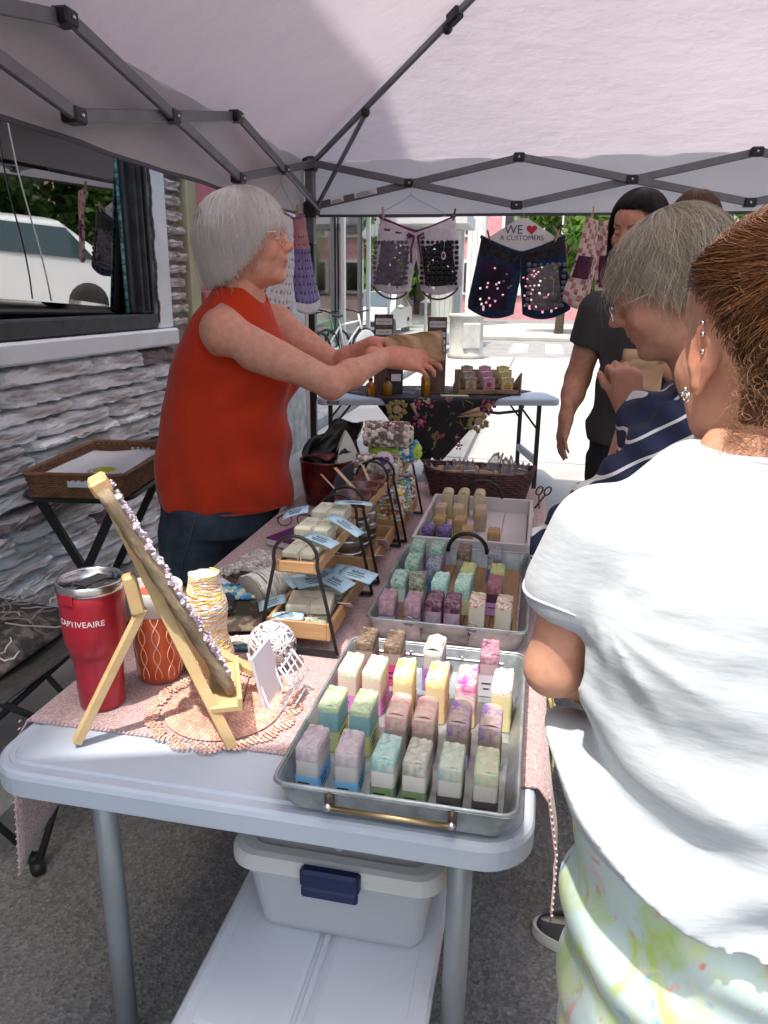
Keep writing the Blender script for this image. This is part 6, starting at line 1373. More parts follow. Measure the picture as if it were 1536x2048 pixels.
# ================================================================ PEOPLE: implicit surfaces turned into one continuous mesh
def frame(o, yaw=0.0, pitch=0.0, roll=0.0):
    """local +x forward, +y left, +z up; pitch > 0 looks down"""
    R = np.array(Matrix.Rotation(yaw, 3, 'Z') @ Matrix.Rotation(pitch, 3, 'Y') @ Matrix.Rotation(roll, 3, 'X'))
    return R, np.array(o, float)
ID = (np.eye(3), np.zeros(3))
def xf(fr, p): return fr[0] @ np.array(p, float)+fr[1]
class SDF:
    def __init__(s, lo, hi, h):
        s.lo = np.array(lo, float); s.h = h; s.n = np.ceil((np.array(hi)-s.lo)/h).astype(int)+1
        s.F = np.full(s.n, .5, np.float32); s.ax = [s.lo[i]+h*np.arange(s.n[i]) for i in range(3)]
    def _reg(s, fr, lo, hi, pad):
        C = np.array([[x, y, z] for x in (lo[0], hi[0]) for y in (lo[1], hi[1]) for z in (lo[2], hi[2])]) @ fr[0].T+fr[1]
        a = np.maximum(0, np.floor((C.min(0)-pad-s.lo)/s.h).astype(int)); b = np.minimum(s.n, np.ceil((C.max(0)+pad-s.lo)/s.h).astype(int)+1)
        if (b <= a).any(): return None
        X, Y, Z = np.meshgrid(*[s.ax[i][a[i]:b[i]]-fr[1][i] for i in range(3)], indexing='ij')
        R = fr[0]; L = [X*R[0, i]+Y*R[1, i]+Z*R[2, i] for i in range(3)]
        return tuple(slice(a[i], b[i]) for i in range(3)), L
    def _put(s, sl, d, k, mode):
        A = s.F[sl]
        if mode == 'cut': A = -A; 
        if k > 0:
            h = np.maximum(k-np.abs(A-d), 0)/k; r = np.minimum(A, d)-h*h*k*.25
        else: r = np.minimum(A, d)
        s.F[sl] = -r if mode == 'cut' else r
    def cone(s, a, b, ra, rb, k=.02, fr=ID, flat=None, mode='add'):
        a, b = np.array(a, float), np.array(b, float); m = max(ra, rb)
        g = s._reg(fr, np.minimum(a, b)-m, np.maximum(a, b)+m, k+.03)
        if g is None: return s
        sl, (x, y, z) = g; d = b-a; L2 = max(1e-12, d @ d)
        t = np.clip(((x-a[0])*d[0]+(y-a[1])*d[1]+(z-a[2])*d[2])/L2, 0, 1)
        dx, dy, dz = x-a[0]-t*d[0], y-a[1]-t*d[1], z-a[2]-t*d[2]
        if flat is not None:
            n_, f_ = np.array(flat[0], float), flat[1]; n_ = n_/np.linalg.norm(n_); q = dx*n_[0]+dy*n_[1]+dz*n_[2]
            e = (1/f_-1)*q; dx = dx+e*n_[0]; dy = dy+e*n_[1]; dz = dz+e*n_[2]
        s._put(sl, np.sqrt(dx*dx+dy*dy+dz*dz)-(ra+(rb-ra)*t), k, mode); return s
    def ell(s, c, r, k=.02, fr=ID, mode='add', rot=None):
        if rot is not None: fr = (fr[0] @ np.array(rot), xf(fr, c)); c = (0, 0, 0)
        c, r = np.array(c, float), np.array(r, float); g = s._reg(fr, c-r, c+r, k+.03)
        if g is None: return s
        sl, (x, y, z) = g; p = [(q-c[i])/r[i] for i, q in enumerate((x, y, z))]
        k0 = np.sqrt(p[0]**2+p[1]**2+p[2]**2); k1 = np.sqrt((p[0]/r[0])**2+(p[1]/r[1])**2+(p[2]/r[2])**2)
        s._put(sl, k0*(k0-1)/np.maximum(k1, 1e-6), k, mode); return s
    def sect(s, S, k=.02, fr=ID, disp=None, mode='add', power=2.0):
        """stacked ellipses (z, cx, cy, rx, ry) along local z"""
        S = np.array(S, float); m = S[:, 3:5].max()+.03
        g = s._reg(fr, (S[:, 1].min()-m, S[:, 2].min()-m, S[0, 0]), (S[:, 1].max()+m, S[:, 2].max()+m, S[-1, 0]), k+.03)
        if g is None: return s
        sl, (x, y, z) = g
        zs = np.linspace(S[0, 0], S[-1, 0], 80); I = [np.interp(zs, S[:, 0], S[:, i]) for i in range(1, 5)]
        for q in range(4):
            for _ in range(6): I[q] = np.concatenate([I[q][:1], (I[q][:-2]+2*I[q][1:-1]+I[q][2:])/4, I[q][-1:]])
        cx, cy, rx_, ry_ = [np.interp(z, zs, q) for q in I]
        rn = (np.abs((x-cx)/rx_)**power+np.abs((y-cy)/ry_)**power)**(1/power)
        d = (rn-1)*np.minimum(rx_, ry_)
        if disp is not None: d = d+disp(x, y, z)
        e = np.maximum(S[0, 0]-z, z-S[-1, 0])+.008
        hh = np.maximum(.016-np.abs(d-e), 0)/.016; d = np.maximum(d, e)+hh*hh*.004
        s._put(sl, d, k, mode); return s
    def half(s, n_, off, fr=ID, k=.0):
        """keep only the side where n.p < off"""
        X, Y, Z = np.meshgrid(*[s.ax[i]-fr[1][i] for i in range(3)], indexing='ij'); R = fr[0]; n_ = R @ (np.array(n_, float)/np.linalg.norm(n_))
        s.F = np.maximum(s.F, (X*n_[0]+Y*n_[1]+Z*n_[2]-off).astype(np.float32)); return s
    def warp(s, fn):
        X, Y, Z = np.meshgrid(*s.ax, indexing='ij'); near = np.abs(s.F) < .05
        s.F[near] += fn(X[near], Y[near], Z[near]).astype(np.float32); return s
    def mesh(s):
        F = s.F; F = F.copy()
        for q in range(3):
            sl = [slice(None)]*3; sl[q] = 0; F[tuple(sl)] = .1; sl[q] = -1; F[tuple(sl)] = .1
        S = F < 0; c = np.zeros([q-1 for q in F.shape], np.int8); co = [(i, j, k) for i in (0, 1) for j in (0, 1) for k in (0, 1)]
        sh = c.shape; sub = lambda A, o: A[o[0]:o[0]+sh[0], o[1]:o[1]+sh[1], o[2]:o[2]+sh[2]]
        for o in co: c += sub(S, o)
        act = (c > 0) & (c < 8); idx = np.argwhere(act); N = len(idx); ids = np.full(sh, -1, np.int32); ids[act] = np.arange(N)
        V = {o: F[idx[:, 0]+o[0], idx[:, 1]+o[1], idx[:, 2]+o[2]] for o in co}; P = np.zeros((N, 3)); W = np.zeros(N)
        for o in co:
            for q in range(3):
                if o[q]: continue
                o2 = list(o); o2[q] = 1; o2 = tuple(o2); a, b = V[o], V[o2]; m = (a < 0) != (b < 0)
                t = np.where(m, a/np.where(m, a-b, 1), 0); p = np.array(o, float)[None]+np.zeros((N, 3)); p[:, q] += t; P += p*m[:, None]; W += m
        P = (idx+P/W[:, None])*s.h+s.lo; Q = []
        for q in range(3):
            a = [slice(1, -1)]*3; a[q] = slice(0, -1); b = list(a); b[q] = slice(1, None)
            A, B_ = S[tuple(a)], S[tuple(b)]; m = A != B_; e = np.argwhere(m)
            if not len(e): continue
            base = e+np.array([0 if i == q else 1 for i in range(3)]); u, v = [(1, 2), (2, 0), (0, 1)][q]
            def g(du, dv):
                z = base.copy(); z[:, u] -= du; z[:, v] -= dv; return ids[z[:, 0], z[:, 1], z[:, 2]]
            f = np.stack([g(1, 1), g(0, 1), g(0, 0), g(1, 0)], 1); ins = A[m]; f[~ins] = f[~ins][:, ::-1]; Q.append(f)
        return P, np.concatenate(Q)
def quad_mesh(name, P, Q, mats, cols=None, smooth=True):
    me = bpy.data.meshes.new(name); n_ = len(P); f = len(Q)
    me.vertices.add(n_); me.vertices.foreach_set('co', np.ascontiguousarray(P, np.float32).ravel())
    me.loops.add(f*4); me.loops.foreach_set('vertex_index', np.ascontiguousarray(Q, np.int32).ravel())
    me.polygons.add(f); me.polygons.foreach_set('loop_start', np.arange(f, dtype=np.int32)*4)
    me.polygons.foreach_set('use_smooth', np.full(f, smooth))
    me.update(calc_edges=True)
    if cols is not None:
        at = me.color_attributes.new('Col', 'FLOAT_COLOR', 'POINT'); c4 = np.ones((n_, 4), np.float32); c4[:, :3] = cols; at.data.foreach_set('color', c4.ravel())
    for m in (mats if isinstance(mats, (list, tuple)) else [mats]): me.materials.append(m)
    return me
def smooth_verts(P, Q, it=2, f=.5):
    for _ in range(it):
        A = np.zeros_like(P); C = np.zeros(len(P))
        for a, b in ((0, 1), (1, 2), (2, 3), (3, 0)):
            np.add.at(A, Q[:, a], P[Q[:, b]]); np.add.at(C, Q[:, a], 1); np.add.at(A, Q[:, b], P[Q[:, a]]); np.add.at(C, Q[:, b], 1)
        P = P*(1-f)+f*A/np.maximum(C, 1)[:, None]
    return P
class Body:
    def __init__(s): s.P = []; s.Q = []; s.C = []; s.n = 0
    def add(s, sdf, colfn, it=1):
        P, Q = sdf.mesh(); P = smooth_verts(P, Q, it, .4); s.P.append(P); s.Q.append(Q+s.n); s.C.append(colfn(P)); s.n += len(P); return s
    def build(s, name, mt, parent):
        P = np.concatenate(s.P); o = np.array(parent.location)
        return link(name, quad_mesh(name, P-o, np.concatenate(s.Q), mt, np.concatenate(s.C)), parent)
def cloth(sdf, name, mt, parent, it=1, colfn=None):
    P, Q = sdf.mesh(); P = smooth_verts(P, Q, it, .5); o = np.array(parent.location)
    return link(name, quad_mesh(name, P-o, Q, mt, None if colfn is None else colfn(P)), parent)
def strands(paths, r, mt, name, parent, c1, c2, rng, taper=.35, sides=3):
    """paths (n, m, 3) -> one mesh of thin tapering tubes, each strand its own shade"""
    N, M = paths.shape[:2]; T = np.gradient(paths, axis=1); T /= np.linalg.norm(T, axis=2, keepdims=True)+1e-9
    up_ = np.array([.3, .2, 1.0]); A = np.cross(T, up_); A /= np.linalg.norm(A, axis=2, keepdims=True)+1e-9; B_ = np.cross(T, A)
    rr = (r*rng.uniform(.7, 1.25, (N, 1))*np.linspace(1, taper, M)[None])[..., None]
    V = np.stack([paths+rr*(A*cos(2*pi*k/sides)+B_*sin(2*pi*k/sides)) for k in range(sides)], 2).reshape(-1, 3)
    b = (np.arange(N)[:, None]*M+np.arange(M-1)[None])*sides; Q = []
    for k in range(sides): Q.append(np.stack([b+k, b+(k+1) % sides, b+sides+(k+1) % sides, b+sides+k], -1).reshape(-1, 4))
    t = rng.beta(1.2, 1.2, (N, 1)); col = np.array(c1)[None]*(1-t)+np.array(c2)[None]*t; col = np.repeat(col, M*sides, 0)
    return link(name, quad_mesh(name, V-np.array(parent.location), np.concatenate(Q), mt, col), parent)
def M_hair(name, rough=.42): return mat(name, (1, 1, 1), rough, attr='Col', spec=.45)
M_skin = mat('skin', (1.06, 1.04, 1.04), .5, (.84, .77, .76), 48, .3, .75, attr='Col', sss=.12, bump=.25, bscale=130, bdist=.002, spec=.35)
def nzf(x, y, z, f, seed):
    r = np.random.default_rng(seed); o = 0
    for i in range(5):
        d = r.normal(size=3); d /= np.linalg.norm(d); o = o+np.sin((x*d[0]+y*d[1]+z*d[2])*f*(1+.35*i)+r.uniform(0, 6.28))/(1+.3*i)
    return o/2.6
def skin_col(base, P, seed=1, red=(1.12, .86, .84)):
    t = np.clip(.5+.5*nzf(P[:, 0], P[:, 1], P[:, 2], 26, seed), 0, 1)[:, None]
    return np.array(base)[None]*(1-.35*t)+np.array(base)[None]*np.array(red)[None]*.35*t
def head_shape(s, fr, sc=1.0, jaw=1.0, nose=1.0, neck=True, ears=True):
    f2 = (fr[0]*1.0, fr[1]); q = lambda *a: tuple(np.array(a)*sc)
    E = lambda c, r, k=.012, mode='add', rot=None: s.ell(q(*c), q(*r), k*sc, f2, mode, rot)
    K = lambda a, b, ra, rb, k=.01: s.cone(q(*a), q(*b), ra*sc, rb*sc, k*sc, f2)
    E((-.015, 0, .034), (.098, .077, .086)); E((.032, 0, -.022), (.058, .064, .088), .03); E((.020, 0, -.068), (.056, .056*jaw, .046), .03)
    E((.070, 0, -.094), (.024, .026*jaw, .019), .022)
    E((.060, 0, .05), (.036, .058, .045), .02)                                           # forehead
    for y in (-1, 1):
        E((.078, y*.028, .027), (.016, .024, .010), .012); E((.064, y*.042, -.026), (.026, .021, .024), .022)      # brow, cheek
        E((.103, y*.032, .008), (.017, .018, .011), .014, 'cut')
        E((.0815, y*.0315, .007), (.0125, .0150, .0118), .003)                            # eye and lid
        E((.101, y*.0105, -.0215), (.011, .0085, .0075), .006)                            # nostril wings
        if ears:
            rot = np.array(Matrix.Rotation(-.25, 3, 'Y') @ Matrix.Rotation(y*.35, 3, 'Z')); E((-.006, y*.079, -.004), (.0185, .008, .031), .006, 'add', rot); E((-.002, y*.0885, -.0), (.011, .006, .019), .006, 'cut', rot); E((.001, y*.079, -.036), (.009, .006, .010), .006)
    K((.086, 0, .022), (.1085*nose, 0, -.014), .0085, .0105, .012); E((.112*nose, 0, -.0175), (.0115, .0115, .0095), .008)
    E((.083, 0, -.047), (.017, .027, .020), .022)                                          # muzzle
    E((.0925, 0, -.0515), (.0085, .0225, .0055), .005); E((.0895, 0, -.0625), (.0090, .0195, .0062), .005); E((.103, 0, -.0570), (.010, .023, .0013), .003, 'cut')
    if neck: K((-.028, 0, -.05), (-.058, 0, -.175), .053, .060, .03)
def head_col(fr, sc, skin, hairc, lip=(.42, .14, .13), brow=(.4, .38, .36), hairline=None, seed=1, shut=False):
    def fn(P):
        L = (P-fr[1]) @ fr[0]/sc; x, y, z = L[:, 0], L[:, 1], L[:, 2]; C = skin_col(skin, P, seed)
        def mix(w, c): 
            nonlocal C
            w = np.clip(w, 0, 1)[:, None]; C = C*(1-w)+np.array(c)[None]*w
        sk = np.array(skin)
        blush = np.exp(-(((x-.07)/.03)**2+((np.abs(y)-.042)/.022)**2+((z+.028)/.02)**2)); mix(blush*.5, sk*np.array([1.1, .72, .70]))
        nz_ = np.exp(-(((x-.113)/.018)**2+(y/.015)**2+((z+.016)/.016)**2)); mix(nz_*.45, sk*np.array([1.08, .74, .72]))
        ear = (np.abs(y) > .074) & (np.abs(z+.005) < .045) & (x < .03); mix(ear*.35, sk*np.array([1.1, .70, .66]))
        lp = (x > .088)*np.exp(-((y/.021)**4+((z+.0565)/.0115)**4)); mix(lp*1.0, lip)
        bw = np.exp(-(((z-.030-.006*np.clip((np.abs(y)-.012)/.03, 0, 1))/.0042)**4))*(x > .066)*np.clip((np.abs(y)-.010)/.006, 0, 1)*(np.abs(y) < .052); mix(bw*.75, brow)
        ey = ((np.abs(y)-.0315)/.0125)**2+((z-.006)/.0042)**2; mix((ey < 1)*(x > .078)*(0 if shut else .9), (.62, .58, .56)); ir = ((np.abs(y)-.0315)/.0052)**2+((z-.0065)/.0046)**2; mix((ir < 1)*(x > .082)*(0 if shut else 1), (.05, .045, .04))
        ln = np.exp(-(((z-(.0005 if shut else .0108))/.0018)**2))*(np.abs(np.abs(y)-.0315) < .0145)*(x > .074); mix(ln*.7, sk*.35)
        if hairline is not None: mix(hairline(x, y, z)*1.0, hairc)
        return C
    return fn
def hand_shape(s, fr, curl=(.5, .6, .4), thumb=(.5, .3), sc=1.0, mirror=1, spread=.06, curls=None):
    """wrist at origin, +x to the fingertips, thumb on +y*mirror, palm facing -z"""
    K = lambda a, b, ra, rb, k: s.cone(np.array(a)*sc, np.array(b)*sc, ra*sc, rb*sc, k*sc, fr)
    K((-.055, 0, 0), (.004, 0, 0), .0265, .0245, .01)
    ys = [.027, .0085, -.0105, -.028]; Ln = [(.040, .024, .020), (.044, .028, .021), (.040, .026, .020), (.031, .019, .018)]; rd = [.0092, .0095, .009, .0078]; kn = [.086, .089, .084, .075]
    for i in range(4):
        y = ys[i]*mirror; K((.0, y*.55, 0), (kn[i], y, .002), .0155, .0115, .02)
    K((.02, .0, -.008), (.066, 0, -.007), .018, .017, .02)
    K((.010, .020*mirror, -.008), (.042, .033*mirror, -.012), .017, .0135, .02)            # thumb base
    for i in range(4):
        cu = curls[i] if curls else curl; p = np.array((kn[i], ys[i]*mirror, .001)); a = 0.0; sp = (1.5-i)*spread*mirror
        for j in range(3):
            a += cu[j]; d = np.array((cos(a)*cos(sp), sin(sp)*cos(a), -sin(a))); q = p+d*Ln[i][j]; r0 = rd[i]*(1-.10*j)
            K(p, q, r0, r0*.90, .0035 if j else .008); p = q
    p = np.array((.042, .033*mirror, -.012)); a = thumb[0]; b = thumb[1]
    for L_, r0 in ((.034, .0108), (.028, .0098)):
        d = np.array((cos(a)*cos(b), sin(a)*mirror*cos(b), -sin(b))); q = p+d*L_; K(p, q, r0, r0*.9, .006); p = q; a -= .35; b += .15
def aim(o, fwd_, up_):
    f = np.array(fwd_, float); f /= np.linalg.norm(f); u = np.array(up_, float); u -= f*(u @ f); u /= np.linalg.norm(u); return np.stack([f, np.cross(u, f), u], 1), np.array(o, float)
def polar_hair(fr, sc, N, phis, theta_end, ell3, rng, top=.142, M=12, wave=.0, layers=(.82, 1.03), drop=.0028, tuck=.25, crown=(-.012, 0), th0=3, flip=0.0, shag=.0, tev=3.5):
    """strands falling from the crown; phi 0 = front, + = left; theta_end(phi) in degrees (> 90 hangs below the equator)"""
    ph = rng.uniform(phis[0], phis[1], N); te = theta_end(ph)+rng.normal(0, tev, N); ly = rng.uniform(0, 1, N)**.5*(layers[1]-layers[0])+layers[0]
    t = np.linspace(0, 1, M)[None]; th = np.radians(th0+(te[:, None]-th0)*t); thd = np.degrees(th); P = ph[:, None]+rng.normal(0, .05, (N, 1))+(rng.normal(0, .10, (N, 1))+wave*np.sin(t*6+rng.uniform(0, 6.3, (N, 1))))*t
    rho = np.where(thd < 90, np.sin(np.clip(th, 0, pi/2))**.85, 1-tuck*((thd-90)/60)**2); z = np.where(thd < 90, top*np.cos(np.clip(th, 0, pi/2)), -(thd-90)*drop)
    a = np.where(np.cos(P) > 0, ell3[0], ell3[1]); rr = 1/np.sqrt((np.cos(P)/a)**2+(np.sin(P)/ell3[2])**2)*rho*ly[:, None]*(1+flip*np.clip(thd-100, 0, 60)/60)
    rr = rr+shag*rng.normal(0, 1, (N, 1))*t**2
    L = np.stack([crown[0]*(1-t)+rr*np.cos(P), crown[1]*(1-t)+rr*np.sin(P), z*(.5+.5*ly[:, None])], 2)*sc
    return L @ fr[0].T+fr[1]
rngH = np.random.default_rng(11)
# ---------------------------------------------------------------- woman in the orange-red tank top, handing over a paper bag
M_kraft = mat('kraft bag paper', (.46, .29, .17), .75, (.52, .34, .21), 14, .35, .65, bump=.5, bscale=45, bdist=.004)
def paper_bag(label, loc, rot, w, h, d, name='paper_bag', flap=True, seed=1):
    t = thing(name, label, 'paper bag', loc); t.rotation_euler = rot; r = random.Random(seed)
    def fn(u, v):
        a = 2*pi*u; cx, cz = cos(a), sin(a); e = .32
        x = math.copysign(abs(cx)**e, cx)*w/2; dd = d*(1-.75*v**2); z = math.copysign(abs(cz)**e, cz)*dd/2
        return (x*(1+.02*sin(v*11)), (v-.5)*h, z+.006*sin(v*13+a*3+seed)+.0035*sin(v*29+a*7)+.002*sin(v*47+a*11))
    mb = MB().sheet(fn, 36, 22); mb.f += [tuple(range(36))]; mb.m += [0]; mb.sm += [False]
    mb.build('sack', M_kraft, t)
    if flap: MB().sheet(lambda u, v: ((u-.5)*w*1.02, h/2-.002-(h*.22)*v+.004*sin(3*v), d*.13+.012*sin(pi*v*.9)+.002*sin(u*14)), 12, 6, .001).build('folded_top', M_kraft, t)
    return t
RWO = (-1.06, 2.30, 0)
rw = thing('person', 'white-haired woman in an orange-red tank top and denim shorts passing a paper bag', 'person', RWO)
RS = (.67, .365, .265)
hf = frame((-.905, 2.30, 1.592), radians(4), radians(-4)); hs_ = 1.10
B_ = Body(); s = SDF((-1.12, 2.14, 1.36), (-.70, 2.46, 1.76), .0034); head_shape(s, hf, hs_, 1.08, 1.0)
B_.add(s, head_col(hf, hs_, RS, (.66, .63, .6), (.50, .20, .17), (.36, .26, .22), lambda x, y, z: ((z > .045-.9*np.clip(x, -.2, .03)) & (x < .06)) | (z > .085) | ((x < -.03) & (z > -.075)), 3))
# torso, arms
SR, ER, WR = (-.925, 2.105, 1.335), (-.590, 2.085, 1.195), (-.462, 2.265, 1.262)
SL, EL, WL = (-.90, 2.49, 1.34), (-.70, 2.56, 1.20), (-.555, 2.47, 1.285)
s = SDF((-1.24, 1.93, .98), (-.38, 2.70, 1.53), .0042)
s.sect([(1.0, -1.02, 2.30, .15, .14), (1.15, -1.0, 2.30, .145, .15), (1.28, -.985, 2.30, .125, .165), (1.38, -.965, 2.30, .098, .155), (1.44, -.945, 2.30, .072, .10), (1.50, -.93, 2.30, .058, .062)], .03)
for (S_, E_, W_) in ((SR, ER, WR), (SL, EL, WL)):
    s.ell(S_, (.062, .058, .066), .05); s.cone(S_, E_, .060, .043, .03); mid = np.array(S_)*.45+np.array(E_)*.55; s.cone(np.array(S_)*.7+np.array(E_)*.3-np.array((0, 0, .022)), mid-np.array((0, 0, .012)), .050, .043, .03)
    s.ell(E_, (.041, .040, .041), .015); m2 = np.array(E_)*.65+np.array(W_)*.35; s.cone(E_, m2, .041, .042, .015); s.cone(m2, W_, .041, .027, .02)
def rw_col(P):
    C = skin_col(RS, P, 5); e = np.exp(-((P-np.array(ER)-np.array((.02, 0, -.03)))**2).sum(1)/.003)[:, None]; d = np.clip((P[:, 0]+.75)/.35, 0, 1)[:, None]
    return C*(1-.25*e-.12*d)+np.array(RS)*np.array((1.05, .72, .66))*(.25*e+.12*d)
B_.add(s, rw_col)
s = SDF((-.56, 2.14, 1.14), (-.26, 2.48, 1.40), .0027)
hand_shape(s, aim(np.array(WR)+np.array((.012, .004, -.002)), (.92, .32, -.10), (-.10, -.75, .55)), thumb=(.35, .45), curls=[(.22, .35, .25), (.30, .42, .3), (.4, .5, .35), (.5, .55, .4)], sc=1.04, mirror=1)
hand_shape(s, aim(np.array(WL)+np.array((.008, -.004, 0)), (.86, -.45, .02), (-.15, .35, .95)), thumb=(.5, .3), curls=[(.3, .4, .3)]*4, sc=1.0, mirror=-1)
def hand_col(P):
    C = skin_col(RS, P, 8, (1.15, .78, .74)); return C*np.array((1.0, .86, .84))
B_.add(s, hand_col, 1)
# calves and feet
s = SDF((-1.28, 2.06, 0.0), (-.80, 2.54, 1.16), .0075); s.cone((-1.03, 2.30, 1.08), (-1.04, 2.30, .80), .16, .15, .03)
for (x, y) in ((-1.12, 2.20), (-1.06, 2.40)):
    s.cone((-1.045, 2.30+(y-2.3)*.8, .80), (x, y, .56), .11, .07, .03); s.cone((x, y, .56), (x-.01, y, .34), .062, .062, .02); s.cone((x-.015, y, .34), (x-.01, y, .09), .058, .037, .03); s.cone((x-.02, y, .05), (x+.14, y, .035), .036, .026, .02)
B_.add(s, lambda P: skin_col(RS, P, 6)); B_.build('body', M_skin, rw)
# tank top: full torso volume with folds, armholes and neckline cut out
s = SDF((-1.34, 2.02, .72), (-.70, 2.58, 1.50), .0048)
def rfold(x, y, z):
    X, Y = x, y
    f = .010*np.sin(z*30+9*Y+2.5*np.sin(X*9))*np.clip((1.2-z)/.3, 0, 1)*np.clip((X+1.0)/.2+.3, .15, 1)
    f += .010*np.sin((z-.8*X)*46)*np.exp(-((X+.86)/.13)**2-((z-1.16)/.10)**2)
    f += .008*nzf(X*1.3, Y*1.3, z*.7, 16, 2)*np.clip((1.4-z)/.3, 0, 1)
    f += .008*np.sin(9*np.arctan2(Y-2.3, X+1.03)+z*7)*np.clip((1.02-z)/.25, 0, 1)
    return f
s.sect([(.745, -1.03, 2.30, .220, .20), (.80, -1.03, 2.30, .228, .205), (.90, -1.03, 2.30, .232, .206), (1.0, -1.02, 2.30, .220, .198), (1.08, -1.015, 2.30, .208, .19), (1.16, -1.0, 2.30, .196, .188), (1.23, -.99, 2.30, .182, .195), (1.30, -.98, 2.30, .154, .18), (1.37, -.972, 2.30, .125, .155), (1.42, -.955, 2.30, .095, .12), (1.455, -.948, 2.30, .078, .095), (1.475, -.945, 2.30, .070, .08)], .02, disp=rfold, power=2.15)
s.ell((-.87, 2.23, 1.20), (.11, .085, .085), .06); s.ell((-.87, 2.38, 1.20), (.11, .085, .085), .06)      # bust
for y, sg in ((2.105, -1), (2.495, 1)):
    s.ell((-.945, y+sg*.035, 1.335), (.098, .085, .135), .006, mode='cut', rot=np.array(Matrix.Rotation(-.30, 3, 'Y')))
s.ell((-.86, 2.30, 1.50), (.10, .09, .085), .01, mode='cut')
s.warp(lambda x, y, z: .0016*np.sin(z*150+12*x)*(np.abs(z-.75) < .03)+.0012*nzf(x, y, z, 60, 4))
M_tank = mat('orange-red knit', (.56, .040, .010), .8, (.50, .034, .009), 12, bump=.45, bscale=14, bdist=.012, bstretch=(1.3, 1.3, .7), sheen=.15, spec=.2)
tk = cloth(s, 'tank_top', M_tank, rw, 2)
hem = [(RWO and (-1.03+.217*cos(a)-RWO[0]), .197*sin(a), .760) for a in [2*pi*i/60 for i in range(60)]]
MB().tube(hem, .0026, 5, True).build('hem_seam', M_tank, tk)
# denim shorts
s = SDF((-1.30, 2.06, .47), (-.78, 2.56, .80), .0055)
dn = lambda x, y, z: .004*np.sin(z*30+x*17+y*9)+.003*nzf(x, y, z, 22, 9)
s.sect([(.66, -1.06, 2.30, .20, .205), (.78, -1.045, 2.30, .205, .21)], .03, disp=dn)
for (x, y) in ((-1.13, 2.205), (-1.075, 2.395)): s.sect([(.492, x, y, .098, .098), (.56, x+.005, y, .102, .102), (.66, x+.03, y+.01*(1 if y < 2.3 else -1), .13, .115), (.74, x+.04, 2.30, .15, .14)], .03, disp=dn)
M_denim = mat('dark denim', (.030, .042, .060), .85, (.055, .072, .095), 18, bump=.3, bscale=500, bdist=.001, spec=.2)
dsh = cloth(s, 'denim_shorts', M_denim, rw, 2)
for (x, y) in ((-1.13, 2.205), (-1.075, 2.395)): MB().tube([(x+.1*cos(a)-RWO[0], y+.1*sin(a)-RWO[1], .522) for a in [2*pi*i/36 for i in range(36)]], .0018, 4, True).build('hem_stitch', mat('denim stitch', (.09, .10, .11), .9) if 'denim stitch' not in bpy.data.materials else bpy.data.materials['denim stitch'], dsh)
MB().tube([(-1.115-RWO[0], 2.105-RWO[1], .50), (-1.10-RWO[0], 2.09-RWO[1], .60), (-1.06-RWO[0], 2.085-RWO[1], .70), (-1.04-RWO[0], 2.085-RWO[1], .76)], .0018, 4).build('side_seam', bpy.data.materials['denim stitch'], dsh)
# white bob
def te(ph):
    a = np.degrees(np.abs(ph)); return np.interp(a, [0, 28, 48, 66, 80, 100, 118, 180], [70, 72, 78, 90, 106, 115, 124, 127])
pth = polar_hair(hf, hs_, 12500, (-pi, pi), te, (.107, .152, .110), rngH, top=.143, M=14, wave=.05, layers=(.86, 1.02), drop=.0026, tuck=.16, flip=-.02, tev=3.5)
MB().ell((0, 0, 0), tuple(np.array((.108, .090, .096))*hs_), 28, 18, Matrix(hf[0].tolist())).build('hair_underlayer', mat('white hair base', (.72, .70, .68), .6), rw, tuple(xf(hf, np.array((-.022, 0, .030))*hs_)-np.array(RWO)))
pth[:2500] = polar_hair(hf, hs_, 2500, (-pi, pi), te, (.107, .152, .110), rngH, top=.143, M=14, wave=.06, layers=(.93, 1.03), drop=.0026, tuck=.16, crown=(-.03, -.02), th0=-12)
strands(pth, .00095, M_hair('white hair', .45), 'hair', rw, (.80, .78, .76), (1.0, .99, .98), rngH)
fly = polar_hair(hf, hs_, 420, (-pi, pi), te, (.107, .152, .110), rngH, top=.146, M=14, wave=.16, layers=(1.02, 1.09), drop=.0026, tuck=.10, shag=.008, tev=10)
strands(fly, .0005, bpy.data.materials['white hair'], 'loose_hair', rw, (.7, .67, .65), (.95, .92, .89), rngH)
MB().ell(tuple(xf(hf, (.0, -.094, -.052))-np.array(RWO)), (.0065, .0065, .0065), 12, 8).build('pearl_earring', mat('pearl', (.75, .72, .66), .2, spec=.7), rw)
gp = lambda p: tuple(xf(hf, np.array(p)*hs_)-np.array(RWO))
gm = MB(); gm.tube([gp((.02, -.083, .016)), gp((.06, -.078, .020)), gp((.098, -.064, .020))], .0022, 6); gm.tube([gp((.099, -.030+.024*cos(a), .006+.02*sin(a))) for a in [2*pi*i/20 for i in range(20)]], .0013, 5, True); gm.tube([gp((.099, .030+.024*cos(a), .006+.02*sin(a))) for a in [2*pi*i/20 for i in range(20)]], .0013, 5, True); gm.tube([gp((.102, -.008, .012)), gp((.106, 0, .014)), gp((.102, .008, .012))], .0013, 5)
gm.build('eyeglasses', mat('pale glasses frame', (.66, .62, .58), .3), rw)
for (x, y) in ((-1.12, 2.20), (-1.06, 2.40)):
    MB().box((x+.05-RWO[0], y-RWO[1], .010), (.25, .085, .02), None, .008).build('sandal', mat('sandal', (.05, .04, .035), .7) if 'sandal' not in bpy.data.materials else bpy.data.materials['sandal'], rw)
paper_bag('crumpled kraft paper bag in the hands of the tank-top woman', (-.385, 2.335, 1.285), Matrix(((-.12, .985, .12), (.10, -.11, .99), (.988, .13, -.09))).to_euler(), .092, .175, .055, seed=3)
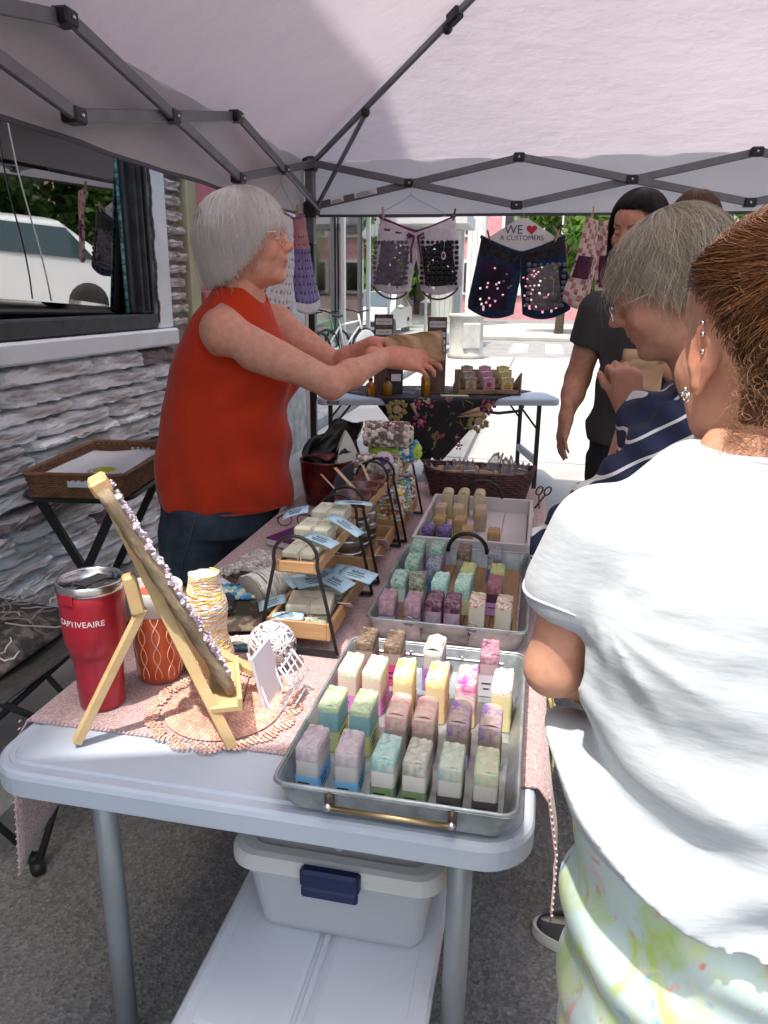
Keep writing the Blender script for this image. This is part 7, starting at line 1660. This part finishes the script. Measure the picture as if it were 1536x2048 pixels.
# ---------------------------------------------------------------- woman in the white T-shirt, seen from behind
WWO = (.235, .74, 0)
ww = thing('person', 'brown-haired woman in a white T-shirt and tie-dye trousers, seen from behind', 'person', WWO)
WS = (.60, .33, .22)
WYW = radians(110); ws_ = 1.0; wf_ = frame((0, 0, 0), WYW, radians(4)); wf_ = (wf_[0], np.array((.150, .765, 1.402))-wf_[0] @ np.array((-.004, .080, -.002)))
B_ = Body(); s = SDF((.04, .62, 1.20), (.42, .99, 1.58), .0036); head_shape(s, wf_, ws_, 1.05, 1.0)
B_.add(s, head_col(wf_, ws_, WS, (.13, .06, .03), (.5, .2, .18), (.15, .08, .05), lambda x, y, z: (z > .066) | (x < -.035) & (z > -.07), 21))
s = SDF((-.06, .58, .90), (.62, 1.16, 1.40), .0050)
s.sect([(.92, .245, .74, .10, .08), (1.08, .24, .74, .12, .08), (1.18, .235, .73, .15, .07), (1.25, .235, .735, .12, .06), (1.30, .235, .745, .085, .062), (1.34, .232, .76, .062, .060)], .03)
aL = [(.064, .735, 1.212), (.036, .738, 1.066), (.150, .92, .955)]; aR = [(.41, .735, 1.205), (.46, .76, 1.03), (.44, .98, 1.0)]
for A in (aL, aR):
    s.ell(A[0], (.038, .038, .038), .02); s.cone(A[0], A[1], .036, .0295, .012); s.cone(A[1], np.array(A[1])*.6+np.array(A[2])*.4, .029, .031, .012); s.cone(np.array(A[1])*.6+np.array(A[2])*.4, A[2], .031, .023, .012)
B_.add(s, lambda P: skin_col(WS, P, 22))
s = SDF((.0, .88, .86), (.56, 1.20, 1.08), .004)
hand_shape(s, aim(aL[2], (.5, .8, -.05), (0, 0, 1)), curl=(.5, .6, .4), mirror=-1, sc=.95); hand_shape(s, aim(aR[2], (-.4, .9, -.05), (0, 0, 1)), curl=(.5, .6, .4), mirror=1, sc=.95)
B_.add(s, lambda P: skin_col(WS, P, 23)); B_.build('body', M_skin, ww)
# T-shirt, gathered low at the left hip, hem sloping down to the right
s = SDF((-.09, .52, .70), (.60, .98, 1.35), .0044)
def wfold(x, y, z):
    zz = z+.55*(x-.05)                                   # folds run down to the right
    f = .022*(np.abs(np.sin((zz-1.0)*23+1.2*np.sin(x*7)))-.55)*np.exp(-((zz-.96)/.13)**2)*np.clip((.5-x)/.3, 0, 1)
    f += .007*np.sin((zz)*66+4*np.sin(x*14))*np.exp(-((zz-1.0)/.14)**2)
    arm_ = np.abs(np.sin(np.arctan2(z-1.16, x-.07)*7))-.6
    f += .0035*arm_*np.exp(-(((x-.13)/.07)**2+((z-1.13)/.07)**2))
    f += .005*nzf(x*.8, y, z*1.5, 26, 31)+.0022*(np.abs(nzf(x*.9, y, z*1.6, 50, 32))-.4)
    return f
s.sect([(.735, .25, .735, .222, .150), (.82, .25, .73, .220, .146), (.93, .249, .73, .206, .138), (1.0, .247, .73, .190, .128), (1.08, .245, .73, .186, .123), (1.15, .242, .73, .188, .120), (1.20, .238, .732, .184, .112), (1.24, .235, .738, .176, .094), (1.275, .234, .742, .138, .082), (1.300, .234, .747, .108, .076), (1.322, .234, .752, .092, .072)], .02, disp=wfold, power=2.2)
for A, sg in ((aL, -1), (aR, 1)):
    a, b = np.array(A[0]), np.array(A[1]); dd = (b-a)/np.linalg.norm(b-a); e = a+dd*.052; s.cone(a+np.array((-sg*.010, 0, .006)), e+np.array((sg*.003, 0, 0)), .054, .052, .014)
    s.cone(e+dd*.075+np.array((sg*.010, 0, 0)), e+dd*.11+np.array((sg*.02, 0, 0)), .060, .05, .003, mode='cut')
# hem: slanted cut, higher on the left
X, Y, Z = np.meshgrid(*s.ax, indexing='ij')
hemz = .858+np.clip((.24-X)/.20, 0, 1)*.085; s.F = np.maximum(s.F, (hemz-Z+.006*np.sin(X*60)).astype(np.float32)); del X, Y, Z
s.ell((.245, .79, 1.365), (.105, .085, .075), .01, mode='cut')
M_white = mat('white slub cotton', (.42, .455, .48), .88, (.49, .52, .55), 60, .3, .7, bump=.22, bscale=48, bdist=.003, bstretch=(1, 1, 3.4), stretch=(1, 1, 5), sheen=.2, spec=.2)
ts = cloth(s, 'white_t_shirt', M_white, ww, 2)
for A, sg in ((aL, -1), (aR, 1)):
    a, b = Vector(A[0]), Vector(A[1]); dd = (b-a).normalized(); c0 = a+dd*.068+Vector((sg*.003, 0, 0))-Vector(WWO); u_ = dd.orthogonal().normalized(); v_ = dd.cross(u_)
    MB().tube([c0-dd*.006+(u_*cos(q)+v_*sin(q))*.0505+dd*(.003*sin(3*q)) for q in [2*pi*i/40 for i in range(40)]], .0022, 6, True).build('sleeve_hem', M_white, ts)
MB().tube([(.235+.103*cos(a)-WWO[0], .765+.082*sin(a)-WWO[1], 1.300-.012*sin(a)) for a in [pi*1.06+pi*.88*i/24 for i in range(25)]], .005, 6).build('neck_band', M_white, ts)
# tie-dye trousers
M_tie = bpy.data.materials.new('tie-dye cotton'); M_tie.use_nodes = True; nt = M_tie.node_tree; n = nt.nodes; l = nt.links; p_ = n['Principled BSDF']; p_.inputs['Roughness'].default_value = .85; tc = n.new('ShaderNodeTexCoord'); src = None
mpp = n.new('ShaderNodeMapping'); mpp.inputs['Rotation'].default_value = (0, .5, 0); mpp.inputs['Scale'].default_value = (1, 1, .6); l.new(tc.outputs['Object'], mpp.inputs[0])
base = (.56, .68, .66)
for i, (c_, sc_n, lo, hi) in enumerate((((.66, .72, .40), 11, .48, .64), ((.46, .62, .18), 17, .55, .70), ((.80, .46, .38), 19, .60, .68), ((.82, .74, .42), 12, .58, .68), ((.72, .24, .22), 24, .62, .70), ((.16, .40, .60), 24, .63, .72))):
    nz = n.new('ShaderNodeTexNoise'); nz.inputs['Scale'].default_value = sc_n; nz.inputs['Detail'].default_value = 5; nz.inputs['Distortion'].default_value = 1.0
    ad = n.new('ShaderNodeVectorMath'); ad.operation = 'ADD'; ad.inputs[1].default_value = (i*3.7+1, i*1.3, i*2.1); l.new(mpp.outputs[0], ad.inputs[0]); l.new(ad.outputs[0], nz.inputs['Vector'])
    mr = n.new('ShaderNodeMapRange'); mr.inputs[1].default_value = lo; mr.inputs[2].default_value = hi; l.new(nz.outputs['Fac'], mr.inputs[0]); mx = n.new('ShaderNodeMix'); mx.data_type = 'RGBA'; l.new(mr.outputs[0], mx.inputs[0])
    if src is None: mx.inputs[6].default_value = (*base, 1)
    else: l.new(src, mx.inputs[6])
    mx.inputs[7].default_value = (*c_, 1); src = mx.outputs[2]
l.new(src, p_.inputs['Base Color'])
s = SDF((-.02, .56, .05), (.50, .96, .98), .0062)
pf = lambda x, y, z: .007*np.sin((z+.5*x)*52)*np.clip((.98-z)/.2, 0, 1)*(z > .6)+.004*nzf(x, y, z, 24, 41)
s.sect([(.70, .245, .745, .165, .130), (.80, .245, .745, .176, .136), (.88, .242, .745, .172, .125), (.965, .238, .74, .165, .11)], .03, disp=pf)
for x in (.158, .342): s.sect([(.10, x+.0, .75, .070, .08), (.30, x, .75, .074, .085), (.55, x, .75, .080, .098), (.70, x+(.02 if x < .2 else -.02)*.3, .748, .090, .116), (.78, x+(.02 if x < .2 else -.02), .745, .092, .12)], .012, disp=pf)
cloth(s, 'tie_dye_trousers', M_tie, ww, 2)
for x in (.158, .342): MB().box((x-WWO[0], .79-WWO[1], .05), (.09, .25, .10), None, .03).build('shoe', mat('white shoe', (.6, .58, .55), .7) if x < .2 else bpy.data.materials['white shoe'], ww)
# hair: swept up from nape and temples to a twist, with loose curls
def sweep(fr, sc, N, rng, M=14):
    a = rng.uniform(0, 1, N); side = rng.choice([-1, 1], N); kind = rng.uniform(0, 1, N)
    # roots along the hairline: temple -> behind ear -> nape, plus the forehead
    ang = np.where(kind < .85, np.where(kind < .45, rng.uniform(1.75, 3.14, N), rng.uniform(.55, 3.14, N)), rng.uniform(0, .55, N))*side
    rz = np.interp(np.abs(ang), [0, .5, 1.0, 1.5, 1.9, 2.4, 3.14], [.082, .080, .066, .050, .000, -.062, -.080])+rng.normal(0, .006, N)
    rz = rz+rng.uniform(0, 1, N)**1.2*.075*(kind < .8)
    ex_, ey_ = .098, .082
    def surf(an, z, k):
        zc = np.clip((z-.03)/.098, -1.6, 1); rr = np.sqrt(np.clip(1-zc**2, .0, 1)); rr = np.where(z < .03, np.maximum(rr, .80+.0*z), rr)
        return np.stack([-.015+np.cos(an)*np.where(np.cos(an) > 0, ex_, .102)*rr*k, np.sin(an)*ey_*rr*k, z*1.0], -1)
    t = np.linspace(0, 1, M)[None]; tgt = pi*side*.97+rng.normal(0, .12, N); zt_ = .075+rng.normal(0, .012, N)
    an = ang[:, None]+(tgt-ang)[:, None]*t**1.25; z = rz[:, None]+(zt_-rz)[:, None]*(t**.8); k = (1.02+.10*np.sin(pi*np.clip(t*.8+.1, 0, 1)))*rng.uniform(.94, 1.05, N)[:, None]
    L = surf(an, z, k)+rng.normal(0, .0004, (N, M, 3)); L = L+(.0035*np.sin(t*8+rng.uniform(0, 6.3, (N, 1))))[..., None]*rng.normal(0, 1, (N, 1, 3))*.7
    return L*sc @ fr[0].T+fr[1]
Hm = M_hair('brown hair', .34)
strands(sweep(wf_, ws_, 24000, rngH), .00048, Hm, 'hair', ww, (.045, .018, .009), (.27, .118, .05), rngH)
# twist at the back and top, and curls
N = 7000; a = rngH.uniform(0, 6.28, N); t = np.linspace(0, 1, 12)[None]; R = .064*rngH.uniform(.2, 1, N)[:, None]**.5
th_ = a[:, None]+t*2.6; L = np.stack([-.118-.028*(1-(R/.066)**2)+.10*R*np.cos(th_*1.3+1), R*1.15*np.cos(th_), .072+R*.9*np.sin(th_)], -1)+rngH.normal(0, .002, (N, 1, 3))
strands(L @ wf_[0].T+wf_[1], .0005, Hm, 'hair_twist', ww, (.05, .022, .011), (.30, .14, .06), rngH)
N = 900; an = rngH.uniform(1.95, 2*pi-1.95, N); L0 = np.stack([-.02+.085*np.cos(an), .080*np.sin(an), rngH.uniform(-.09, .06, N)], -1)[:, None]; t = np.linspace(0, 1, 16)[None]; d = np.stack([np.cos(an), np.sin(an), np.zeros(N)], -1)[:, None]
len_ = rngH.uniform(.012, .04, N)[:, None, None]; curl = (.0035*rngH.uniform(.4, 1.5, (N, 1)))[..., None]; ph = rngH.uniform(0, 6.3, (N, 1))
off = d*len_*t[..., None]*.55+np.stack([np.zeros_like(ph*t), np.zeros_like(ph*t), -(t**1.3)*len_[..., 0]*rngH.uniform(-.4, 1.2, (N, 1))], -1)+curl*np.stack([np.cos(t*13+ph), np.sin(t*13+ph), np.sin(t*11+ph*2)], -1)
strands((L0+off) @ wf_[0].T+wf_[1], .00028, Hm, 'loose_curls', ww, (.10, .045, .024), (.42, .23, .12), rngH)
M_slv = mat('silver', (.75, .72, .70), .2, metal=1)
for (x, z) in ((.006, -.040), (.002, -.046), (.010, -.045), (-.016, .012), (-.018, -.004), (-.014, .022)): MB().ell(tuple(xf(wf_, (x, .088, z))-np.array(WWO)), (.0024, .0024, .0024), 8, 6).build('ear_stud', M_slv, ww)
MB().tube([tuple(xf(wf_, (.003+.005*cos(a), .088, -.047+.005*sin(a)))-np.array(WWO)) for a in [2*pi*i/16 for i in range(16)]], .0009, 5, True).build('ear_hoop', M_slv, ww)
# ---------------------------------------------------------------- short-haired woman in navy stripes
SWO = (.33, 1.60, 0)
sw_ = thing('person', 'grey-blonde woman with glasses in a navy striped shirt, bending over the soaps', 'person', SWO)
SS = (.50, .27, .19)
sf_ = frame((.235, 1.55, 1.462), radians(172), radians(24), radians(0)); ss_ = 1.0
B_ = Body(); s = SDF((.05, 1.40, 1.22), (.48, 1.70, 1.63), .0034); head_shape(s, sf_, ss_, 1.06, 1.03, neck=False); s.cone((.27, 1.55, 1.41), (.34, 1.57, 1.27), .054, .066, .03)
B_.add(s, head_col(sf_, ss_, SS, (.34, .27, .20), (.42, .17, .15), (.30, .24, .2), lambda x, y, z: (z > .072) | ((x < .03) & (z > .01)) | ((x < -.02) & (z > -.06)), 31, True))
s = SDF((.08, 1.45, .98), (.56, 1.95, 1.38), .0045); s.cone((.34, 1.57, 1.27), (.34, 1.74, 1.20), .05, .05, .03); s.cone((.34, 1.74, 1.20), (.40, 1.78, 1.10), .05, .045, .03); s.cone((.20, 1.72, 1.06), (.22, 1.80, 1.18), .042, .03, .02); hand_shape(s, aim((.215, 1.80, 1.20), (-.25, .1, .95), (.2, -.95, .1)), curl=(1.0, 1.1, .7), thumb=(.5, .2), mirror=1, sc=.95)
s.cone((.40, 1.78, 1.10), (.20, 1.70, 1.05), .045, .042, .03)
B_.add(s, lambda P: skin_col(SS, P, 33)); 
s = SDF((.05, 1.25, .02), (.60, 1.90, 1.30), .010); s.cone((.34, 1.57, 1.25), (.38, 1.60, 1.05), .06, .10, .03); s.cone((.38, 1.60, 1.05), (.39, 1.60, .80), .11, .12, .03)
for (x, y) in ((.20, 1.42), (.35, 1.70)): s.cone((.39, 1.60+(y-1.6)*.5, .80), (x+.06, y, .42), .08, .06, .03); s.cone((x+.06, y, .42), (x+.05, y, .08), .06, .04, .02)
B_.add(s, lambda P: skin_col(SS, P, 34)); B_.build('body', M_skin, sw_)
s = SDF((.0, 1.28, .72), (.66, 1.92, 1.37), .0055)
sfold = lambda x, y, z: .009*np.sin((z+.9*x)*44+3*np.sin(y*11))*np.clip((x-.1)/.1, 0, 1)+.005*nzf(x, y, z, 24, 51)
tf_ = frame((.38, 1.60, .80), radians(172), radians(16)); s.sect([(-.04, 0, 0, .15, .20), (.12, 0, 0, .145, .195), (.28, 0, 0, .135, .20), (.38, .0, 0, .115, .185), (.44, .01, 0, .085, .13), (.49, .02, 0, .065, .075)], .03, fr=tf_, disp=sfold)
sh = np.array((.285, 1.425, 1.20)); el_ = np.array((.115, 1.44, 1.02)); s.cone(sh, el_, .082, .066, .05); s.cone((.33, 1.76, 1.20), (.41, 1.80, 1.08), .075, .06, .05); s.cone(el_, (.06, 1.46, .96), .064, .06, .03)
s.warp(lambda x, y, z: .006*np.sin((z+1.1*x)*60+y*6)*(x < .3)+.003*nzf(x, y, z, 30, 52))
M_strp = bpy.data.materials.new('navy stripe jersey'); M_strp.use_nodes = True; nt = M_strp.node_tree; n = nt.nodes; l = nt.links; p_ = n['Principled BSDF']; p_.inputs['Roughness'].default_value = .85
tc = n.new('ShaderNodeTexCoord'); mpp = n.new('ShaderNodeMapping'); mpp.inputs['Rotation'].default_value = (0, radians(33), 0); l.new(tc.outputs['Object'], mpp.inputs[0]); nz = n.new('ShaderNodeTexNoise'); nz.inputs['Scale'].default_value = 4; l.new(tc.outputs['Object'], nz.inputs['Vector'])
sx_ = n.new('ShaderNodeSeparateXYZ'); l.new(mpp.outputs[0], sx_.inputs[0]); m1 = n.new('ShaderNodeMath'); m1.operation = 'MULTIPLY_ADD'; l.new(nz.outputs['Fac'], m1.inputs[0]); m1.inputs[1].default_value = .05; l.new(sx_.outputs['Z'], m1.inputs[2])
m2 = n.new('ShaderNodeMath'); m2.operation = 'MULTIPLY'; m2.inputs[1].default_value = 27; l.new(m1.outputs[0], m2.inputs[0]); m3 = n.new('ShaderNodeMath'); m3.operation = 'FRACT'; l.new(m2.outputs[0], m3.inputs[0]); m4 = n.new('ShaderNodeMath'); m4.operation = 'LESS_THAN'; m4.inputs[1].default_value = .15; l.new(m3.outputs[0], m4.inputs[0])
mx = n.new('ShaderNodeMix'); mx.data_type = 'RGBA'; mx.inputs[6].default_value = (.012, .018, .055, 1); mx.inputs[7].default_value = (.66, .66, .68, 1); l.new(m4.outputs[0], mx.inputs[0]); l.new(mx.outputs[2], p_.inputs['Base Color'])
cloth(s, 'striped_shirt', M_strp, sw_, 2)
s = SDF((.12, 1.30, .06), (.62, 1.90, .86), .008); s.sect([(.62, .39, 1.60, .15, .19), (.82, .39, 1.60, .15, .19)], .03)
for (x, y) in ((.26, 1.44), (.40, 1.71)): s.sect([(.09, x, y, .06, .06), (.45, x+.02, y, .075, .08), (.74, .38, 1.60+(y-1.60)*.55, .10, .105)], .03)
cloth(s, 'dark_trousers', mat('dark trousers', (.03, .03, .035), .9), sw_, 1)
M_snk = mat('charcoal canvas shoe', (.06, .062, .07), .85, bump=.2, bscale=300); M_sole = mat('white rubber sole', (.60, .58, .53), .7)
def sneaker(loc, rz, parent):
    t0 = Matrix.Rotation(rz, 4, 'Z'); ol = []
    for i in range(40):
        a = 2*pi*i/40; x = .135*cos(a); w = .047 if x > 0 else .038; ol.append((x, w*math.copysign(abs(sin(a))**.8, sin(a))))
    so_ = ring_top(MB(), [([(x*1.02, y*1.04) for x, y in ol], 0), ([(x*1.03, y*1.06) for x, y in ol], .012), ([(x*1.01, y*1.03) for x, y in ol], .028)]).build('shoe_sole', M_sole, parent, loc, (0, 0, rz))
    def fn(u, v):
        x, y = ol[int(u*40) % 40]; h = .03+.075*np.interp(x, [-.135, -.03, .06, .135], [1, .95, .45, .18]); k = 1-.55*v**2.2*(1 if x > -.02 else .6)
        return (x*(1-.08*v)-.004, y*k*(.97), .02+(h-.02)*sin(v*pi/2))
    up2 = MB().sheet(fn, 40, 8).build('shoe_upper', M_snk, so_)
    for i in range(4): MB().tube([(.045-.022*i, -.022, .075+.008*i), (.04-.022*i, 0, .086+.008*i), (.045-.022*i, .022, .075+.008*i)], .0035, 5).build('lace', M_sole, up2)
sneaker((.21-SWO[0], 1.43-SWO[1], .002), radians(172), sw_); sneaker((.37-SWO[0], 1.72-SWO[1], .002), radians(165), sw_)
def te2(ph):
    a = np.degrees(np.abs(ph)); return np.interp(a, [0, 25, 50, 75, 95, 130, 180], [68, 68, 72, 84, 93, 112, 122])
pth = polar_hair(sf_, ss_, 10000, (-pi, pi), te2, (.107, .118, .088), rngH, top=.134, M=12, wave=.26, layers=(.86, 1.08), tuck=.30, crown=(-.03, 0), shag=.006, tev=6)
strands(pth, .00075, M_hair('grey blonde hair', .36), 'hair', sw_, (.26, .195, .13), (.80, .70, .56), rngH)
fly = polar_hair(sf_, ss_, 500, (-pi, pi), te2, (.107, .118, .088), rngH, top=.136, M=12, wave=.4, layers=(1.03, 1.15), tuck=.2, crown=(-.03, 0), shag=.014, tev=14)
strands(fly, .0004, bpy.data.materials['grey blonde hair'], 'loose_hair', sw_, (.4, .32, .24), (.85, .75, .62), rngH)
gp = lambda p: tuple(xf(sf_, np.array(p)*ss_)-np.array(SWO)); gm = MB()
for y in (-.032, .032): gm.tube([gp((.113, y+.025*cos(a), -.006+.018*sin(a))) for a in [2*pi*i/24 for i in range(24)]], .0014, 5, True); gm.tube([gp((.112, math.copysign(.056, y), .004)), gp((.06, math.copysign(.079, y), .008)), gp((-.004, math.copysign(.084, y), .010))], .0018, 5)
gm.tube([gp((.113, -.008, 0)), gp((.118, 0, .002)), gp((.113, .008, 0))], .0014, 5); gm.build('eyeglasses', mat('silver glasses', (.6, .6, .6), .2, metal=1), sw_)
# ---------------------------------------------------------------- dark-haired man in the grey T-shirt
MNO = (.42, 3.32, 0)
mn = thing('person', 'man with chin-length black hair in a charcoal T-shirt holding a paper bag', 'person', MNO)
MS = (.54, .30, .205)
mf = frame((.345, 3.28, 1.70), radians(-128), radians(14), radians(-6)); ms = 1.08
B_ = Body(); s = SDF((.14, 3.06, 1.44), (.56, 3.50, 1.87), .0042); head_shape(s, mf, ms, 1.15, .96, neck=False); s.cone((.365, 3.31, 1.64), (.41, 3.34, 1.46), .062, .07, .03)
B_.add(s, head_col(mf, ms, MS, (.012, .010, .010), (.38, .13, .12), (.03, .02, .02), lambda x, y, z: (z > .085) | ((x < .0) & (z > -.06)), 41, True))
aM = [(.225, 3.34, 1.385), (.165, 3.38, 1.10), (.125, 3.28, .945)]; bM = [(.60, 3.22, 1.39), (.60, 3.10, 1.13), (.44, 3.06, 1.20)]
s = SDF((.02, 2.92, .74), (.72, 3.46, 1.46), .0052)
for A in (aM, bM): s.ell(A[0], (.07, .07, .07), .04); s.cone(A[0], A[1], .066, .052, .04); s.cone(A[1], np.array(A[1])*.6+np.array(A[2])*.4, .051, .047, .03); s.cone(np.array(A[1])*.6+np.array(A[2])*.4, A[2], .046, .03, .03)
hand_shape(s, aim(aM[2], (-.10, -.05, -1), (-.9, -.4, 0)), curl=(.18, .25, .2), thumb=(.5, .25), mirror=-1, sc=1.08); hand_shape(s, aim(bM[2], (-.95, -.15, .1), (0, -.6, .75)), curl=(.45, .6, .4), thumb=(.3, .4), mirror=1, sc=1.0)
B_.add(s, lambda P: skin_col(MS, P, 43)); B_.build('body', M_skin, mn)
s = SDF((.02, 2.98, .78), (.82, 3.64, 1.54), .0062); mfold = lambda x, y, z: .007*np.sin(z*26+x*13+y*7)+.005*nzf(x, y, z, 18, 61)
tm_ = frame((.42, 3.34, 0), radians(-115), 0); s.sect([(.83, 0, 0, .165, .195), (.95, .01, 0, .172, .20), (1.10, .01, 0, .165, .20), (1.25, .0, 0, .15, .21), (1.36, -.01, 0, .125, .205), (1.43, -.015, 0, .10, .15), (1.485, -.01, 0, .08, .09)], .03, fr=tm_, disp=mfold, power=2.2)
for A, q in ((aM, .62), (bM, .6)): a, b = np.array(A[0]), np.array(A[1]); s.cone(a, a*(1-q)+b*q, .085, .082, .05); s.cone(a+(b-a)*(q+.16), a+(b-a)*(q+.6), .115, .13, .004, mode='cut')
M_chr = mat('charcoal cotton', (.045, .044, .047), .9, (.055, .054, .058), 20, bump=.3, bscale=260, bdist=.001)
mt_ = cloth(s, 't_shirt', M_chr, mn, 2)
pk = thing('printed_card', 'white and red printed card held against the man\'s chest', 'card', (.405, 3.06, 1.285)); pk.rotation_euler = (0, 0, radians(-22))
MB().box((0, 0, 0), (.085, .004, .12)).build('card', M_stk, pk); MB().box((-.0375, -.0025, 0), (.012, .002, .12)).build('red_edge', mat('red edge', (.40, .03, .05), .6), pk); lettering('POWER', .019, M_ink, pk, (.012, -.0028, -.035), (pi/2, 0, 0))
s = SDF((.08, 3.06, .04), (.78, 3.62, .92), .009); s.sect([(.66, 0, 0, .15, .18), (.90, 0, 0, .16, .19)], .03, fr=tm_)
for y in (-.10, .10): s.sect([(.06, .01, y, .065, .065), (.45, .02, y, .08, .085), (.78, .0, y*.9, .115, .105)], .03, fr=tm_)
cloth(s, 'black_trousers', mat('black trousers', (.018, .018, .022), .9), mn, 1)
for y in (-.10, .10):
    q = xf(tm_, (.05, y, .045)); MB().box((q[0]-MNO[0], q[1]-MNO[1], .045), (.27, .095, .09), rotz(radians(-115)), .03).build('shoe', M_snk, mn)
def te3(ph):
    a = np.degrees(np.abs(ph)); return np.interp(a, [0, 40, 64, 76, 90, 180], [42, 46, 60, 136, 146, 148])
pth = polar_hair(mf, ms, 6500, (-pi, pi), te3, (.110, .118, .102), rngH, top=.140, M=14, wave=.07, layers=(.84, 1.06), tuck=-.12, drop=.0030, flip=.06)
strands(pth, .0012, M_hair('black hair', .35), 'hair', mn, (.006, .005, .005), (.022, .018, .018), rngH)
paper_bag('kraft paper bag with folded top held by the man', (.385, 3.02, 1.145), (radians(86), 0, radians(-14)), .15, .22, .05, seed=5)
# ---------------------------------------------------------------- brown-haired person behind the man
PBO = (.68, 3.92, 0)
pb_ = thing('person', 'person with smooth brown hair hidden behind the man, only the crown showing', 'person', PBO)
pfr = frame((.66, 3.92, 1.775), radians(-150), radians(8)); B_ = Body(); s = SDF((.46, 3.74, 1.50), (.86, 4.10, 1.95), .006); head_shape(s, pfr, 1.05)
B_.add(s, head_col(pfr, 1.05, MS, (.12, .06, .035), hairline=lambda x, y, z: (z > .07) | (x < .0), seed=51)); B_.build('body', M_skin, pb_)
s = SDF((.36, 3.66, .04), (1.02, 4.18, 1.62), .011); s.sect([(.80, .68, 3.92, .2, .14), (1.1, .68, 3.92, .19, .13), (1.35, .68, 3.92, .21, .12), (1.48, .68, 3.92, .16, .10), (1.57, .67, 3.92, .075, .075)], .03)
for x in (.47, .89): s.cone((x, 3.92, 1.42), (x, 3.90, 1.15), .07, .055, .04); s.cone((x, 3.90, 1.15), (x, 3.84, .92), .055, .04, .03)
for x in (.58, .78): s.cone((x, 3.92, .85), (x, 3.92, .10), .10, .06, .03); s.cone((x, 3.90, .06), (x, 3.80, .05), .05, .04, .02)
cloth(s, 'clothes', mat('brown jersey', (.10, .07, .06), .9), pb_, 1)
pth = polar_hair(pfr, 1.05, 3500, (-pi, pi), lambda ph: np.interp(np.degrees(np.abs(ph)), [0, 30, 60, 180], [55, 70, 120, 140]), (.112, .122, .10), rngH, top=.142, M=10)
strands(pth, .0014, M_hair('smooth brown hair', .35), 'hair', pb_, (.07, .035, .02), (.19, .10, .055), rngH)
